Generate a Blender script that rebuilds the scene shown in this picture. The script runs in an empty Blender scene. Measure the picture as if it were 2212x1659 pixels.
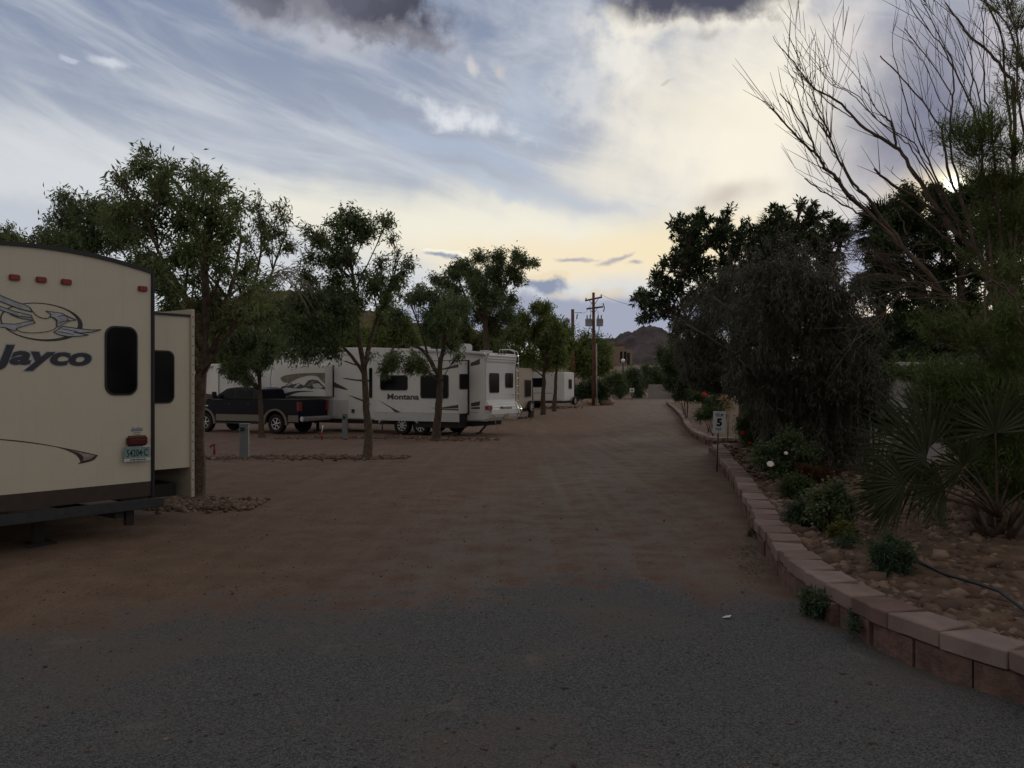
import bpy, bmesh, math, random
import numpy as np
from mathutils import Vector, Matrix, noise as mnoise

R = math.radians
rng = np.random.default_rng(7)
random.seed(7)
scene = bpy.context.scene
C = scene.collection

# ------------------------------------------------------------------ camera
F_D, CX, HZ, EYE = 1841.0, 1106.0, 834.0, 1.7     # traced picture units: 2212 x 1659
cam = bpy.data.cameras.new("camera")
cam.sensor_width = 36.0
cam.lens = 36.0 * F_D / 2212.0
cam.shift_y = (HZ - 829.5) / 2212.0
cam.clip_start = 0.1
cam.clip_end = 6000
cam_o = bpy.data.objects.new("camera", cam)
C.objects.link(cam_o)
cam_o.location = (0, 0, EYE)
cam_o.rotation_euler = (R(90), 0, 0)
scene.camera = cam_o

# ------------------------------------------------------------------ view
vs = scene.view_settings
vs.view_transform = 'Standard'
vs.look = 'None'
vs.exposure = 0.0
vs.gamma = 1.0
vs.use_curve_mapping = False
scene.cycles.use_denoising = True
scene.cycles.max_bounces = 6
scene.cycles.diffuse_bounces = 3
scene.cycles.transparent_max_bounces = 6

SUN_AZ, SUN_EL = R(27.4), R(12.0)


def lin(c):
    def f(v):
        v = v / 255.0
        return v / 12.92 if v <= 0.04045 else ((v + 0.055) / 1.055) ** 2.4
    return tuple(f(v) for v in c)


class NT:
    """small helper to wire shader nodes"""
    def __init__(self, tree):
        self.t = tree

    def n(self, kind, **kw):
        nd = self.t.nodes.new(kind)
        for k, v in kw.items():
            setattr(nd, k, v)
        return nd

    def put(self, sock, v):
        if isinstance(v, bpy.types.NodeSocket):
            self.t.links.new(v, sock)
        elif v is not None:
            sock.default_value = v

    def m(self, op, a=None, b=None, c=None, clamp=False):
        nd = self.n('ShaderNodeMath', operation=op, use_clamp=clamp)
        for i, v in enumerate((a, b, c)):
            if v is not None:
                self.put(nd.inputs[i], v)
        return nd.outputs[0]

    def mix(self, fac, a, b, blend='MIX'):
        nd = self.n('ShaderNodeMix', data_type='RGBA', blend_type=blend, clamp_factor=True)
        self.put(nd.inputs[0], fac)
        for i, v in ((6, a), (7, b)):
            if not isinstance(v, bpy.types.NodeSocket) and len(v) == 3:
                v = (*v, 1)
            self.put(nd.inputs[i], v)
        return nd.outputs[2]

    def sstep(self, v, lo, hi, o0=0.0, o1=1.0):
        nd = self.n('ShaderNodeMapRange', interpolation_type='SMOOTHSTEP')
        self.put(nd.inputs['Value'], v)
        nd.inputs['From Min'].default_value = lo
        nd.inputs['From Max'].default_value = hi
        nd.inputs['To Min'].default_value = o0
        nd.inputs['To Max'].default_value = o1
        return nd.outputs[0]

    def noise(self, vec, scale, detail=4, rough=0.55, dist=0.0):
        nd = self.n('ShaderNodeTexNoise')
        if vec is not None:
            self.t.links.new(vec, nd.inputs['Vector'])
        nd.inputs['Scale'].default_value = scale
        nd.inputs['Detail'].default_value = detail
        nd.inputs['Roughness'].default_value = rough
        nd.inputs['Distortion'].default_value = dist
        return nd.outputs['Fac']

    def xyz(self, x, y, z):
        nd = self.n('ShaderNodeCombineXYZ')
        for i, v in enumerate((x, y, z)):
            self.put(nd.inputs[i], v)
        return nd.outputs[0]


# ------------------------------------------------------------------ sky
world = bpy.data.worlds.new("World")
scene.world = world
world.use_nodes = True
wt = world.node_tree
wt.nodes.clear()
W = NT(wt)
w_out = W.n('ShaderNodeOutputWorld')
w_bg = W.n('ShaderNodeBackground')
w_bg.inputs['Strength'].default_value = 0.1
wt.links.new(w_bg.outputs[0], w_out.inputs[0])
nishita = W.n('ShaderNodeTexSky', sky_type='NISHITA', sun_disc=False)
nishita.sun_elevation = SUN_EL
nishita.sun_rotation = SUN_AZ
tc = W.n('ShaderNodeTexCoord')
sep = W.n('ShaderNodeSeparateXYZ')
wt.links.new(tc.outputs['Generated'], sep.inputs[0])
dx, dy, dz = sep.outputs
AZ = W.m('ARCTAN2', dx, dy)
EL = W.m('ARCSINE', dz)
pv = W.xyz(AZ, EL, 0.0)
AZ0, EL0 = AZ, EL


def warp(scale, detail):
    nd = W.n('ShaderNodeTexNoise')
    wt.links.new(pv, nd.inputs['Vector'])
    nd.inputs['Scale'].default_value = scale
    nd.inputs['Detail'].default_value = detail
    sp = W.n('ShaderNodeSeparateColor')
    wt.links.new(nd.outputs['Color'], sp.inputs[0])
    return W.m('SUBTRACT', sp.outputs[0], 0.5), W.m('SUBTRACT', sp.outputs[1], 0.5)


wa, wb = warp(9.0, 3), warp(34.0, 5)
n_edge = W.noise(pv, 11.0, 7, 0.62, 0.3)
n_fine = W.noise(pv, 30.0, 6, 0.6, 0.2)
n_big = W.noise(pv, 4.0, 4, 0.55, 0.2)
# wisps: long soft fibres falling to the right, in sky angles
ca, sa = math.cos(R(-17)), math.sin(R(-17))
along = W.m('ADD', W.m('MULTIPLY', AZ, ca), W.m('MULTIPLY', EL, sa))
across = W.m('SUBTRACT', W.m('MULTIPLY', EL, ca), W.m('MULTIPLY', AZ, sa))
sv = W.xyz(W.m('MULTIPLY', along, 2.6), W.m('MULTIPLY', across, 13.0), 0.7)
n_str = W.noise(sv, 1.0, 6, 0.6, 0.9)
sv2 = W.xyz(W.m('MULTIPLY', along, 7.0), W.m('MULTIPLY', across, 34.0), 3.1)
n_str2 = W.noise(sv2, 1.0, 5, 0.6, 0.7)
S10 = 10.0


def skyc(c, k=1.0):
    return tuple(v * S10 * k for v in lin(c))


def dirpx(x, y):
    a = (x - CX) / F_D
    e = (HZ - y) / F_D
    return math.atan(a), math.atan(e / math.sqrt(1 + a * a))


def blob(x, y, hw, hh, rot=0, lo=0.0, hi=0.6, amt=0.6, nz=None):
    a0, e0 = dirpx(x, y)
    ra, re = hw / F_D * 0.93, hh / F_D * 0.95
    c, s = math.cos(R(-rot)), math.sin(R(-rot))
    u, v = W.m('SUBTRACT', AZ, a0), W.m('SUBTRACT', EL, e0)
    p = W.m('DIVIDE', W.m('ADD', W.m('MULTIPLY', u, c), W.m('MULTIPLY', v, s)), ra)
    q = W.m('DIVIDE', W.m('SUBTRACT', W.m('MULTIPLY', v, c), W.m('MULTIPLY', u, s)), re)
    d = W.m('SQRT', W.m('ADD', W.m('MULTIPLY', p, p), W.m('MULTIPLY', q, q)))
    f = W.m('SUBTRACT', 1.0, d)
    f = W.m('ADD', f, W.m('MULTIPLY', W.m('SUBTRACT', nz or n_edge, 0.5), amt * 2))
    return W.sstep(f, lo, hi)


# veil between blue at the top left and pale at the bottom
col = W.mix(W.sstep(EL, 0.02, 0.46), skyc((206, 210, 216)), skyc((126, 139, 167)))
col = W.mix(0.12, col, nishita.outputs[0])
col = W.mix(W.m('MULTIPLY', W.sstep(n_str, 0.40, 0.74), 0.62), col, skyc((214, 218, 223)))
col = W.mix(W.m('MULTIPLY', W.sstep(n_str2, 0.45, 0.78), 0.24), col, skyc((214, 219, 228)))
AZ = W.m('ADD', AZ0, W.m('ADD', W.m('MULTIPLY', wa[0], 0.085), W.m('MULTIPLY', wb[0], 0.034)))
EL = W.m('ADD', EL0, W.m('ADD', W.m('MULTIPLY', wa[1], 0.035), W.m('MULTIPLY', wb[1], 0.018)))
LAYERS = [
    # x, y, hw, hh, rot, colour, opacity, lo, hi, amt, noise
    (330, 455, 900, 200, 13, (216, 219, 222), 0.9, 0.0, 0.9, 0.4, n_str),
    (60, 470, 260, 60, 4, (188, 194, 205), 0.7, 0.0, 0.8, 0.3, n_str),
    (1060, 505, 860, 130, 5, (245, 240, 222), 0.92, 0.0, 0.85, 0.38, n_str),
    (1000, 330, 420, 40, 17, (176, 190, 212), 0.55, 0.0, 0.7, 0.7, n_str),
    (1600, 250, 470, 420, 22, (245, 238, 224), 0.9, 0.0, 0.95, 0.75, n_edge),
    (1360, 110, 110, 90, 20, (244, 240, 230), 0.7, 0.0, 0.8, 0.9, n_fine),
    (1300, 380, 240, 110, -10, (240, 234, 218), 0.7, 0.0, 1.0, 0.6, n_str),
    (1600, 320, 300, 300, 0, (253, 245, 226), 0.8, 0.0, 0.9, 0.3, n_str),
    (1480, 230, 240, 60, 16, (236, 228, 212), 0.45, 0.0, 1.0, 0.6, n_str),
    (1250, 190, 90, 90, 30, (228, 228, 226), 0.5, 0.0, 0.9, 0.9, n_fine),
    (1280, 560, 620, 78, 2, (246, 230, 198), 0.9, 0.0, 0.8, 0.2, n_str),
    (1500, 520, 330, 100, 0, (248, 231, 190), 0.75, 0.0, 0.9, 0.15, n_big),
    (1220, 430, 230, 34, 14, (192, 199, 209), 0.8, 0.0, 0.7, 0.6, n_str),
    (1060, 405, 220, 22, 18, (190, 201, 216), 0.65, 0.0, 0.8, 0.7, n_str),
    (1150, 235, 120, 120, 20, (183, 196, 214), 0.5, 0.0, 0.9, 0.5, n_edge),
    (1575, 418, 130, 46, -4, (205, 196, 184), 0.85, 0.0, 1.0, 0.15, n_big),
    (2000, 235, 390, 240, -48, (128, 130, 150), 1.0, 0.0, 1.0, 0.3, n_edge),
    (2200, 100, 100, 170, -30, (200, 194, 200), 0.7, 0.0, 0.8, 0.25, n_edge),
    (1840, 90, 120, 100, -50, (238, 229, 222), 0.6, 0.0, 1.0, 0.3, n_edge),
    (2055, 420, 170, 85, 0, (250, 230, 186), 0.95, 0.0, 0.95, 0.12, n_big),
    (1250, 690, 560, 66, 0, (158, 164, 184), 0.95, 0.0, 0.5, 0.4, n_edge),
    (1330, 745, 330, 30, 0, (196, 186, 186), 0.7, 0.0, 0.9, 0.3, n_edge),
    (1900, 560, 160, 110, 0, (158, 164, 188), 0.9, 0.0, 0.6, 0.3, n_edge),
    (1180, 600, 110, 17, -4, (238, 219, 186), 0.7, 0.0, 0.6, 0.8, n_fine),
    (1180, 619, 100, 26, -3, (142, 152, 174), 1.0, 0.08, 0.7, 0.9, n_fine),
    (1290, 640, 110, 14, 0, (226, 208, 180), 0.55, 0.0, 0.7, 0.8, n_fine),
    (950, 549, 82, 8, 2, (250, 244, 226), 0.9, 0.0, 0.4, 0.5, n_fine),
    (950, 557, 84, 10, 2, (150, 159, 178), 0.95, 0.05, 0.8, 0.5, n_fine),
    (1235, 560, 62, 8, 1, (172, 170, 180), 0.9, 0.05, 1.0, 0.6, n_fine),
    (1318, 563, 60, 9, -9, (172, 168, 178), 0.9, 0.05, 1.0, 0.6, n_fine),
    (1352, 577, 36, 7, 0, (168, 163, 174), 0.85, 0.05, 1.0, 0.6, n_fine),
    (1000, 258, 195, 44, 15, (230, 233, 237), 0.85, 0.05, 1.0, 1.0, n_fine),
    (248, 130, 52, 18, 10, (212, 216, 226), 0.85, 0.0, 0.9, 0.8, n_fine),
    (170, 127, 22, 8, 0, (190, 198, 216), 0.8, 0.0, 0.6, 0.8, n_fine),
    (1010, 128, 30, 24, 20, (212, 210, 209), 0.8, 0.0, 0.9, 0.9, n_fine),
    (1070, 143, 28, 22, 30, (202, 197, 197), 0.8, 0.0, 0.9, 0.9, n_fine),
    (1465, 172, 20, 5, 0, (190, 186, 178), 0.6, 0.0, 0.9, 0.6, n_fine),
    (760, 36, 330, 108, 4, (190, 192, 201), 0.85, 0.0, 0.8, 0.75, n_edge),
    (560, 8, 130, 62, 6, (116, 117, 130), 0.95, 0.0, 0.7, 0.85, n_edge),
    (830, 8, 200, 98, 8, (80, 81, 95), 1.0, 0.0, 0.75, 0.7, n_fine),
    (690, -12, 230, 66, 0, (98, 99, 114), 0.9, 0.0, 0.6, 0.75, n_edge),
    (1520, 10, 330, 64, -3, (246, 240, 226), 0.8, 0.0, 0.6, 0.6, n_edge),
    (1500, -22, 290, 82, -2, (82, 84, 99), 1.0, 0.0, 0.75, 0.6, n_fine),
    (1515, 68, 30, 20, -30, (176, 172, 170), 0.55, 0.0, 0.9, 0.9, n_fine),
    (690, 34, 230, 50, 6, (150, 150, 158), 0.5, 0.25, 0.95, 1.5, n_fine),
    (880, 70, 150, 34, 10, (150, 148, 155), 0.4, 0.2, 0.95, 1.5, n_fine),
    (560, 50, 140, 36, 10, (180, 182, 192), 0.5, 0.2, 0.95, 1.4, n_fine),
    (1500, 34, 240, 22, 0, (130, 128, 138), 0.35, 0.2, 0.95, 1.5, n_fine),
    (1350, 60, 90, 40, 20, (244, 238, 226), 0.7, 0.1, 0.9, 1.3, n_fine),
]
for x, y, hw, hh, rot, cc, op, lo, hi, amt, nz in LAYERS:
    mk = blob(x, y, hw, hh, rot, lo, hi, amt, nz)
    col = W.mix(W.m('MULTIPLY', mk, op), col, skyc(cc))
AZ, EL = AZ0, EL0
# the veiled sun
g = blob(2058, 398, 60, 50, 0, 0.0, 1.0, 0.05, n_big)
col = W.mix(g, col, skyc((255, 250, 222), 1.25))
g = blob(2058, 398, 22, 20, 0, 0.0, 0.8, 0.0, n_big)
col = W.mix(g, col, skyc((255, 252, 240), 3.0))
# overhead and away from the sun: heavy evening cloud
ovh = W.mix(W.sstep(n_big, 0.35, 0.7), skyc((160, 157, 162)), skyc((192, 187, 188)))
east = W.mix(W.sstep(n_big, 0.35, 0.7), skyc((158, 152, 147)), skyc((192, 186, 180)))
col = W.mix(W.sstep(EL, 0.47, 0.72), col, ovh)
back = W.m('ABSOLUTE', AZ)
col = W.mix(W.sstep(back, 0.8, 1.5), col, east)
# below the horizon the world is only ever seen past the edge of the land
col = W.mix(W.sstep(EL, -0.02, -0.12), col, skyc((70, 62, 58)))
wt.links.new(col, w_bg.inputs['Color'])

# ------------------------------------------------------------------ sun behind thin cloud
sun = bpy.data.lights.new("sun", 'SUN')
sun.energy = 0.5
sun.angle = R(12)
sun.color = (1.0, 0.88, 0.68)
sun_o = bpy.data.objects.new("sun", sun)
C.objects.link(sun_o)
sd = Vector((math.sin(SUN_AZ) * math.cos(SUN_EL), math.cos(SUN_AZ) * math.cos(SUN_EL), math.sin(SUN_EL)))
sun_o.rotation_euler = sd.to_track_quat('Z', 'Y').to_euler()
sun_o.location = (20, 30, 30)


# ------------------------------------------------------------------ geometry helpers
def P(x, y, Y):
    """point at distance Y that the traced picture position (x, y) looks at"""
    return Vector(((x - CX) * Y / F_D, Y, EYE - (y - HZ) * Y / F_D))


GY = [-40, 10, 21, 34, 45, 71, 123, 160, 300, 600, 1600]
GZ = [0, 0, -.08, -.33, -.30, -.12, .12, 1.0, 9.0, 14.0, 30.0]


def gz(x, y):
    return float(np.interp(y, GY, GZ))


def GP(x, y):
    """ground point under a traced picture position below the horizon"""
    Y = EYE * F_D / max(y - HZ, 6)
    for _ in range(20):
        Y = (EYE - gz(0, Y)) * F_D / max(y - HZ, 6)
    p = P(x, y, Y)
    return p


def zoomer(ox, oy, sc):
    k = 3840 / 2212.0
    return lambda x, y: ((ox + x / sc) / k, (oy + y / sc) / k)


Z1 = zoomer(0, 880, 2.765)
Z2 = zoomer(0, 1400, 2.765)
Z3 = zoomer(700, 1250, 3.16)
Z4 = zoomer(1350, 1250, 3.16)
Z5 = zoomer(2000, 1050, 3.687)
Z7 = zoomer(2500, 1350, 2.765)
Z8 = zoomer(2800, 0, 2.127)
ZB = zoomer(3000, 600, 2.633)
ZC = zoomer(0, 480, 2.011)
ZD = zoomer(1000, 700, 2.011)
ZE = zoomer(2350, 700, 2.212)
ZF = zoomer(2900, 1400, 2.353)


class Frame:
    """a thing's own axes: x to its right, y forward, z up"""
    def __init__(self, X, Y, Zz, xang):
        self.o = Vector((X, Y, Zz))
        self.a = xang
        self.u = Vector((math.cos(xang), math.sin(xang), 0))
        self.f = Vector((-math.sin(xang), math.cos(xang), 0))

    def ray(self, px):
        d = P(px[0], px[1], 1.0) - Vector((0, 0, EYE))
        c = Vector((0, 0, EYE)) - self.o
        t = lambda q: Vector((q.dot(self.u), q.dot(self.f), q.z))
        return t(c), t(d)

    def on_x(self, px, xv):
        c, d = self.ray(px)
        k = (xv - c.x) / d.x
        return c + d * k

    def on_y(self, px, yv):
        c, d = self.ray(px)
        k = (yv - c.y) / d.y
        return c + d * k

    def place(self, o):
        o.location = self.o
        o.rotation_euler = (0, 0, self.a)


class MB:
    def __init__(self):
        self.v, self.f, self.mi, self.sm = [], [], [], []

    def add(self, verts, faces, mi=0, smooth=False):
        b = len(self.v)
        self.v.extend([tuple(p) for p in verts])
        for fc in faces:
            self.f.append(tuple(i + b for i in fc))
            self.mi.append(mi)
            self.sm.append(smooth)

    def box(self, x0, y0, z0, x1, y1, z1, mi=0):
        v = [(x0, y0, z0), (x1, y0, z0), (x1, y1, z0), (x0, y1, z0), (x0, y0, z1), (x1, y0, z1), (x1, y1, z1), (x0, y1, z1)]
        self.add(v, [(0, 3, 2, 1), (4, 5, 6, 7), (0, 1, 5, 4), (1, 2, 6, 5), (2, 3, 7, 6), (3, 0, 4, 7)], mi)

    def obox(self, c, a, b, d, mi=0):
        c, a, b, d = Vector(c), Vector(a), Vector(b), Vector(d)
        v = [c + a * i + b * j + d * k for k in (-1, 1) for (i, j) in ((-1, -1), (1, -1), (1, 1), (-1, 1))]
        self.add(v, [(0, 3, 2, 1), (4, 5, 6, 7), (0, 1, 5, 4), (1, 2, 6, 5), (2, 3, 7, 6), (3, 0, 4, 7)], mi)

    def prism(self, pts, d, mi=0):
        pts = [Vector(p) for p in pts]
        d = Vector(d)
        n = len(pts)
        v = pts + [p + d for p in pts]
        fs = [tuple(range(n)), tuple(reversed(range(n, 2 * n)))]
        fs += [(i, i + n, (i + 1) % n + n, (i + 1) % n) for i in range(n)]
        self.add(v, fs, mi)

    def tube(self, pts, rads, n=7, mi=0, smooth=True, cap=True):
        pts = [Vector(p) for p in pts]
        if not hasattr(rads, '__len__'):
            rads = [rads] * len(pts)
        t0 = (pts[1] - pts[0]).normalized()
        ref = Vector((0, 0, 1)) if abs(t0.z) < 0.9 else Vector((1, 0, 0))
        s = t0.cross(ref).normalized()
        vs, fs = [], []
        for i, p in enumerate(pts):
            t = (pts[min(i + 1, len(pts) - 1)] - pts[max(i - 1, 0)])
            if t.length < 1e-9:
                t = t0
            t.normalize()
            s = (s - t * s.dot(t))
            if s.length < 1e-6:
                s = t.orthogonal()
            s.normalize()
            b = t.cross(s)
            for k in range(n):
                a = 2 * math.pi * k / n
                vs.append(p + (s * math.cos(a) + b * math.sin(a)) * rads[i])
        for i in range(len(pts) - 1):
            for k in range(n):
                k2 = (k + 1) % n
                fs.append((i * n + k, i * n + k2, (i + 1) * n + k2, (i + 1) * n + k))
        if cap:
            fs.append(tuple(reversed(range(n))))
            fs.append(tuple(range((len(pts) - 1) * n, len(pts) * n)))
        self.add(vs, fs, mi, smooth)

    def lathe(self, prof, o, ax, n=24, mi=0, smooth=True):
        o, ax = Vector(o), Vector(ax).normalized()
        s = ax.orthogonal().normalized()
        b = ax.cross(s)
        vs, fs = [], []
        m = len(prof)
        for k in range(n):
            a = 2 * math.pi * k / n
            e = s * math.cos(a) + b * math.sin(a)
            for r, h in prof:
                vs.append(o + ax * h + e * r)
        for k in range(n):
            k2 = (k + 1) % n
            for i in range(m - 1):
                fs.append((k * m + i, k2 * m + i, k2 * m + i + 1, k * m + i + 1))
        self.add(vs, fs, mi, smooth)

    def ball(self, c, r, n=10, mi=0, sq=(1, 1, 1)):
        c = Vector(c)
        vs, fs = [], []
        for i in range(n + 1):
            th = math.pi * i / n
            for k in range(n * 2):
                a = math.pi * k / n
                vs.append(c + Vector((math.sin(th) * math.cos(a) * sq[0], math.sin(th) * math.sin(a) * sq[1], math.cos(th) * sq[2])) * r)
        m = n * 2
        for i in range(n):
            for k in range(m):
                fs.append((i * m + k, i * m + (k + 1) % m, (i + 1) * m + (k + 1) % m, (i + 1) * m + k))
        self.add(vs, fs, mi, True)

    def build(self, name, mats, parent=None, bevel=0.0, seg=2, weld=False, tri=False):
        me = bpy.data.meshes.new(name)
        me.from_pydata(self.v, [], self.f)
        if not isinstance(mats, (list, tuple)):
            mats = [mats]
        for m in mats:
            me.materials.append(m)
        me.polygons.foreach_set('material_index', self.mi)
        me.polygons.foreach_set('use_smooth', self.sm)
        bm = bmesh.new()
        bm.from_mesh(me)
        if weld:
            bmesh.ops.remove_doubles(bm, verts=bm.verts, dist=1e-5)
        if tri:
            bmesh.ops.triangulate(bm, faces=[f for f in bm.faces if len(f.verts) > 4])
        bmesh.ops.recalc_face_normals(bm, faces=bm.faces)
        if bevel:
            ed = [e for e in bm.edges if len(e.link_faces) == 2 and e.calc_face_angle(0) > 0.45]
            bmesh.ops.bevel(bm, geom=ed, offset=bevel, segments=seg, affect='EDGES', clamp_overlap=True)
        bm.to_mesh(me)
        bm.free()
        o = bpy.data.objects.new(name, me)
        C.objects.link(o)
        if parent:
            o.parent = parent
        return o


def tag(o, label=None, cat=None, group=None, kind=None):
    for k, v in (('label', label), ('category', cat), ('group', group), ('kind', kind)):
        if v:
            o[k] = v
    return o


def empty(name, label, cat, group=None, loc=(0, 0, 0), rz=0.0):
    o = bpy.data.objects.new(name, None)
    C.objects.link(o)
    o.location = loc
    o.rotation_euler = (0, 0, rz)
    return tag(o, label, cat, group)


def copy_tree(o, parent=None):
    c = o.copy()
    C.objects.link(c)
    if parent:
        c.parent = parent
    for ch in [q for q in o.children]:
        copy_tree(ch, c)
    return c


def rrect(x0, z0, x1, z1, r, n=5):
    pts = []
    for cx_, cz_, a0 in ((x1 - r, z1 - r, 0), (x0 + r, z1 - r, 90), (x0 + r, z0 + r, 180), (x1 - r, z0 + r, 270)):
        for k in range(n + 1):
            a = R(a0 + 90 * k / n)
            pts.append((cx_ + r * math.cos(a), cz_ + r * math.sin(a)))
    return pts


def text_mesh(body, offset=0.02, shear=0.0):
    """flat triangles of built-in lettering scaled into the unit square"""
    cu = bpy.data.curves.new("lettering", 'FONT')
    cu.body = body
    cu.size = 1.0
    cu.offset = offset
    cu.shear = shear
    cu.resolution_u = 4
    o = bpy.data.objects.new("lettering", cu)
    C.objects.link(o)
    bpy.context.view_layer.update()
    dg = bpy.context.evaluated_depsgraph_get()
    me = bpy.data.meshes.new_from_object(o.evaluated_get(dg))
    vs = [v.co.copy() for v in me.vertices]
    fs = [tuple(p.vertices) for p in me.polygons]
    bpy.data.objects.remove(o)
    bpy.data.curves.remove(cu)
    bpy.data.meshes.remove(me)
    x0, x1 = min(v.x for v in vs), max(v.x for v in vs)
    y0, y1 = min(v.y for v in vs), max(v.y for v in vs)
    return [((v.x - x0) / (x1 - x0), (v.y - y0) / (y1 - y0)) for v in vs], fs


def put_text(mb, body, corner, ux, uz, d, offset=0.02, shear=0.0, mi=0):
    """corner = lower left of the lettering, ux / uz = its full width and height vectors, d = thickness vector"""
    vs, fs = text_mesh(body, offset, shear)
    corner, ux, uz, d = Vector(corner), Vector(ux), Vector(uz), Vector(d)
    pts = [corner + ux * a + uz * b + d for a, b in vs]
    mb.add(pts, fs, mi)


# ------------------------------------------------------------------ materials
MATS = {}


def mat(name, colr, rough=0.6, spec=0.5, metal=0.0, var=0.0, scale=8.0, bump=0.0, bscale=40.0, coat=0.0, dirt=None, dirt_amt=0.0):
    m = bpy.data.materials.new(name)
    m.use_nodes = True
    t = m.node_tree
    N = NT(t)
    b = t.nodes['Principled BSDF']
    b.inputs['Roughness'].default_value = rough
    b.inputs['Specular IOR Level'].default_value = spec
    b.inputs['Metallic'].default_value = metal
    b.inputs['Coat Weight'].default_value = coat
    tcn = N.n('ShaderNodeTexCoord')
    c = (*colr, 1)
    if var or dirt:
        nz = N.noise(tcn.outputs['Object'], scale, 5, 0.6)
        lo = tuple(max(0, v * (1 - var)) for v in colr)
        hi = tuple(min(1, v * (1 + var)) for v in colr)
        c = N.mix(N.sstep(nz, 0.3, 0.7), lo, hi)
        if dirt:
            nz2 = N.noise(tcn.outputs['Object'], 1.7, 6, 0.65)
            c = N.mix(N.m('MULTIPLY', N.sstep(nz2, 0.45, 0.75), dirt_amt), c, dirt)
    N.put(b.inputs['Base Color'], c)
    if bump:
        nb = N.noise(tcn.outputs['Object'], bscale, 5, 0.6)
        bp = N.n('ShaderNodeBump')
        bp.inputs['Strength'].default_value = bump
        bp.inputs['Distance'].default_value = 0.02
        t.links.new(nb, bp.inputs['Height'])
        t.links.new(bp.outputs[0], b.inputs['Normal'])
    MATS[name] = m
    return m


def leaf_mat(name, c1, c2, c3, rough=0.55, trans=0.25, spec=0.25):
    m = bpy.data.materials.new(name)
    m.use_nodes = True
    t = m.node_tree
    N = NT(t)
    b = t.nodes['Principled BSDF']
    geo = N.n('ShaderNodeNewGeometry')
    tcn = N.n('ShaderNodeTexCoord')
    rp = geo.outputs['Random Per Island']
    c = N.mix(rp, c1, c2)
    nz = N.noise(tcn.outputs['Object'], 1.1, 3, 0.5)
    c = N.mix(N.m('MULTIPLY', N.sstep(nz, 0.42, 0.7), 0.75), c, c3)
    N.put(b.inputs['Base Color'], c)
    b.inputs['Roughness'].default_value = rough
    b.inputs['Specular IOR Level'].default_value = spec
    tr = N.n('ShaderNodeBsdfTranslucent')
    N.put(tr.inputs['Color'], N.mix(0.35, c, (0.16, 0.2, 0.03)))
    mx = N.n('ShaderNodeMixShader')
    mx.inputs[0].default_value = trans
    t.links.new(b.outputs[0], mx.inputs[1])
    t.links.new(tr.outputs[0], mx.inputs[2])
    t.links.new(mx.outputs[0], t.nodes['Material Output'].inputs[0])
    MATS[name] = m
    return m


cream = mat('cream_fibreglass', (0.52, 0.495, 0.41), 0.42, 0.4, var=0.04, scale=60, dirt=(0.40, 0.36, 0.29), dirt_amt=0.25)
cream_dk = mat('cream_flange', (0.44, 0.41, 0.34), 0.5, 0.4, var=0.06, scale=20)
blacktrim = mat('black_trim', (0.018, 0.018, 0.022), 0.45, 0.4)
brownskirt = mat('brown_skirt', (0.045, 0.032, 0.026), 0.5, 0.4, var=0.15, scale=10)
bumperm = mat('bumper_steel', (0.03, 0.032, 0.036), 0.5, 0.4, var=0.2, scale=15)
glass = mat('dark_glass', (0.004, 0.005, 0.006), 0.12, 0.12)
redlens = mat('red_lens', (0.19, 0.012, 0.014), 0.3, 0.5)
darkred = mat('dark_red_lens', (0.065, 0.010, 0.010), 0.3, 0.4)
silver = mat('silver_vinyl', (0.33, 0.35, 0.40), 0.4, 0.5, var=0.25, scale=9)
navy = mat('navy_vinyl', (0.018, 0.02, 0.034), 0.35, 0.5, var=0.4, scale=14)
brownvinyl = mat('brown_vinyl', (0.05, 0.034, 0.03), 0.4, 0.4, var=0.4, scale=12)
white = mat('white_gelcoat', (0.60, 0.61, 0.61), 0.35, 0.5, var=0.03, scale=20, dirt=(0.42, 0.40, 0.37), dirt_amt=0.3)
white2 = mat('white_panel', (0.46, 0.47, 0.48), 0.45, 0.4, var=0.03, scale=20, dirt=(0.38, 0.36, 0.33), dirt_amt=0.35)
beige = mat('beige_panel', (0.36, 0.30, 0.23), 0.5, 0.4, var=0.05)
greyvinyl = mat('charcoal_vinyl', (0.05, 0.05, 0.053), 0.4, 0.4, var=0.2, scale=6)
tanvinyl = mat('khaki_vinyl', (0.16, 0.14, 0.10), 0.45, 0.4, var=0.3, scale=7)
rubber = mat('tyre_rubber', (0.016, 0.016, 0.016), 0.75, 0.3, var=0.3, scale=12)
chrome = mat('polished_alloy', (0.55, 0.56, 0.58), 0.25, 0.5, metal=0.9)
darkframe = mat('chassis_steel', (0.02, 0.02, 0.02), 0.7, 0.3)
truckblue = mat('dark_blue_paint', (0.004, 0.006, 0.013), 0.3, 0.18)
trucktan = mat('tan_paint', (0.15, 0.13, 0.108), 0.4, 0.5)
platem = mat('plate_green', (0.16, 0.26, 0.27), 0.45, 0.4, var=0.12, scale=9)
platewhite = mat('plate_white', (0.50, 0.52, 0.52), 0.45, 0.4)
signwhite = mat('sign_white', (0.58, 0.62, 0.66), 0.45, 0.4, var=0.05, scale=14)
signblack = mat('sign_black', (0.012, 0.012, 0.014), 0.5, 0.3)
poststeel = mat('post_steel', (0.07, 0.06, 0.052), 0.6, 0.4, metal=0.3, var=0.3, scale=15)
pedgrey = mat('pedestal_grey', (0.15, 0.175, 0.19), 0.5, 0.4, var=0.08, scale=6)
redpaint = mat('red_paint', (0.20, 0.014, 0.016), 0.45, 0.4)
whitepipe = mat('white_pvc', (0.6, 0.6, 0.6), 0.4, 0.4)
polewood = mat('pole_wood', (0.12, 0.06, 0.038), 0.8, 0.2, var=0.3, scale=3)
transgrey = mat('transformer_grey', (0.30, 0.32, 0.34), 0.45, 0.4)
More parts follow.
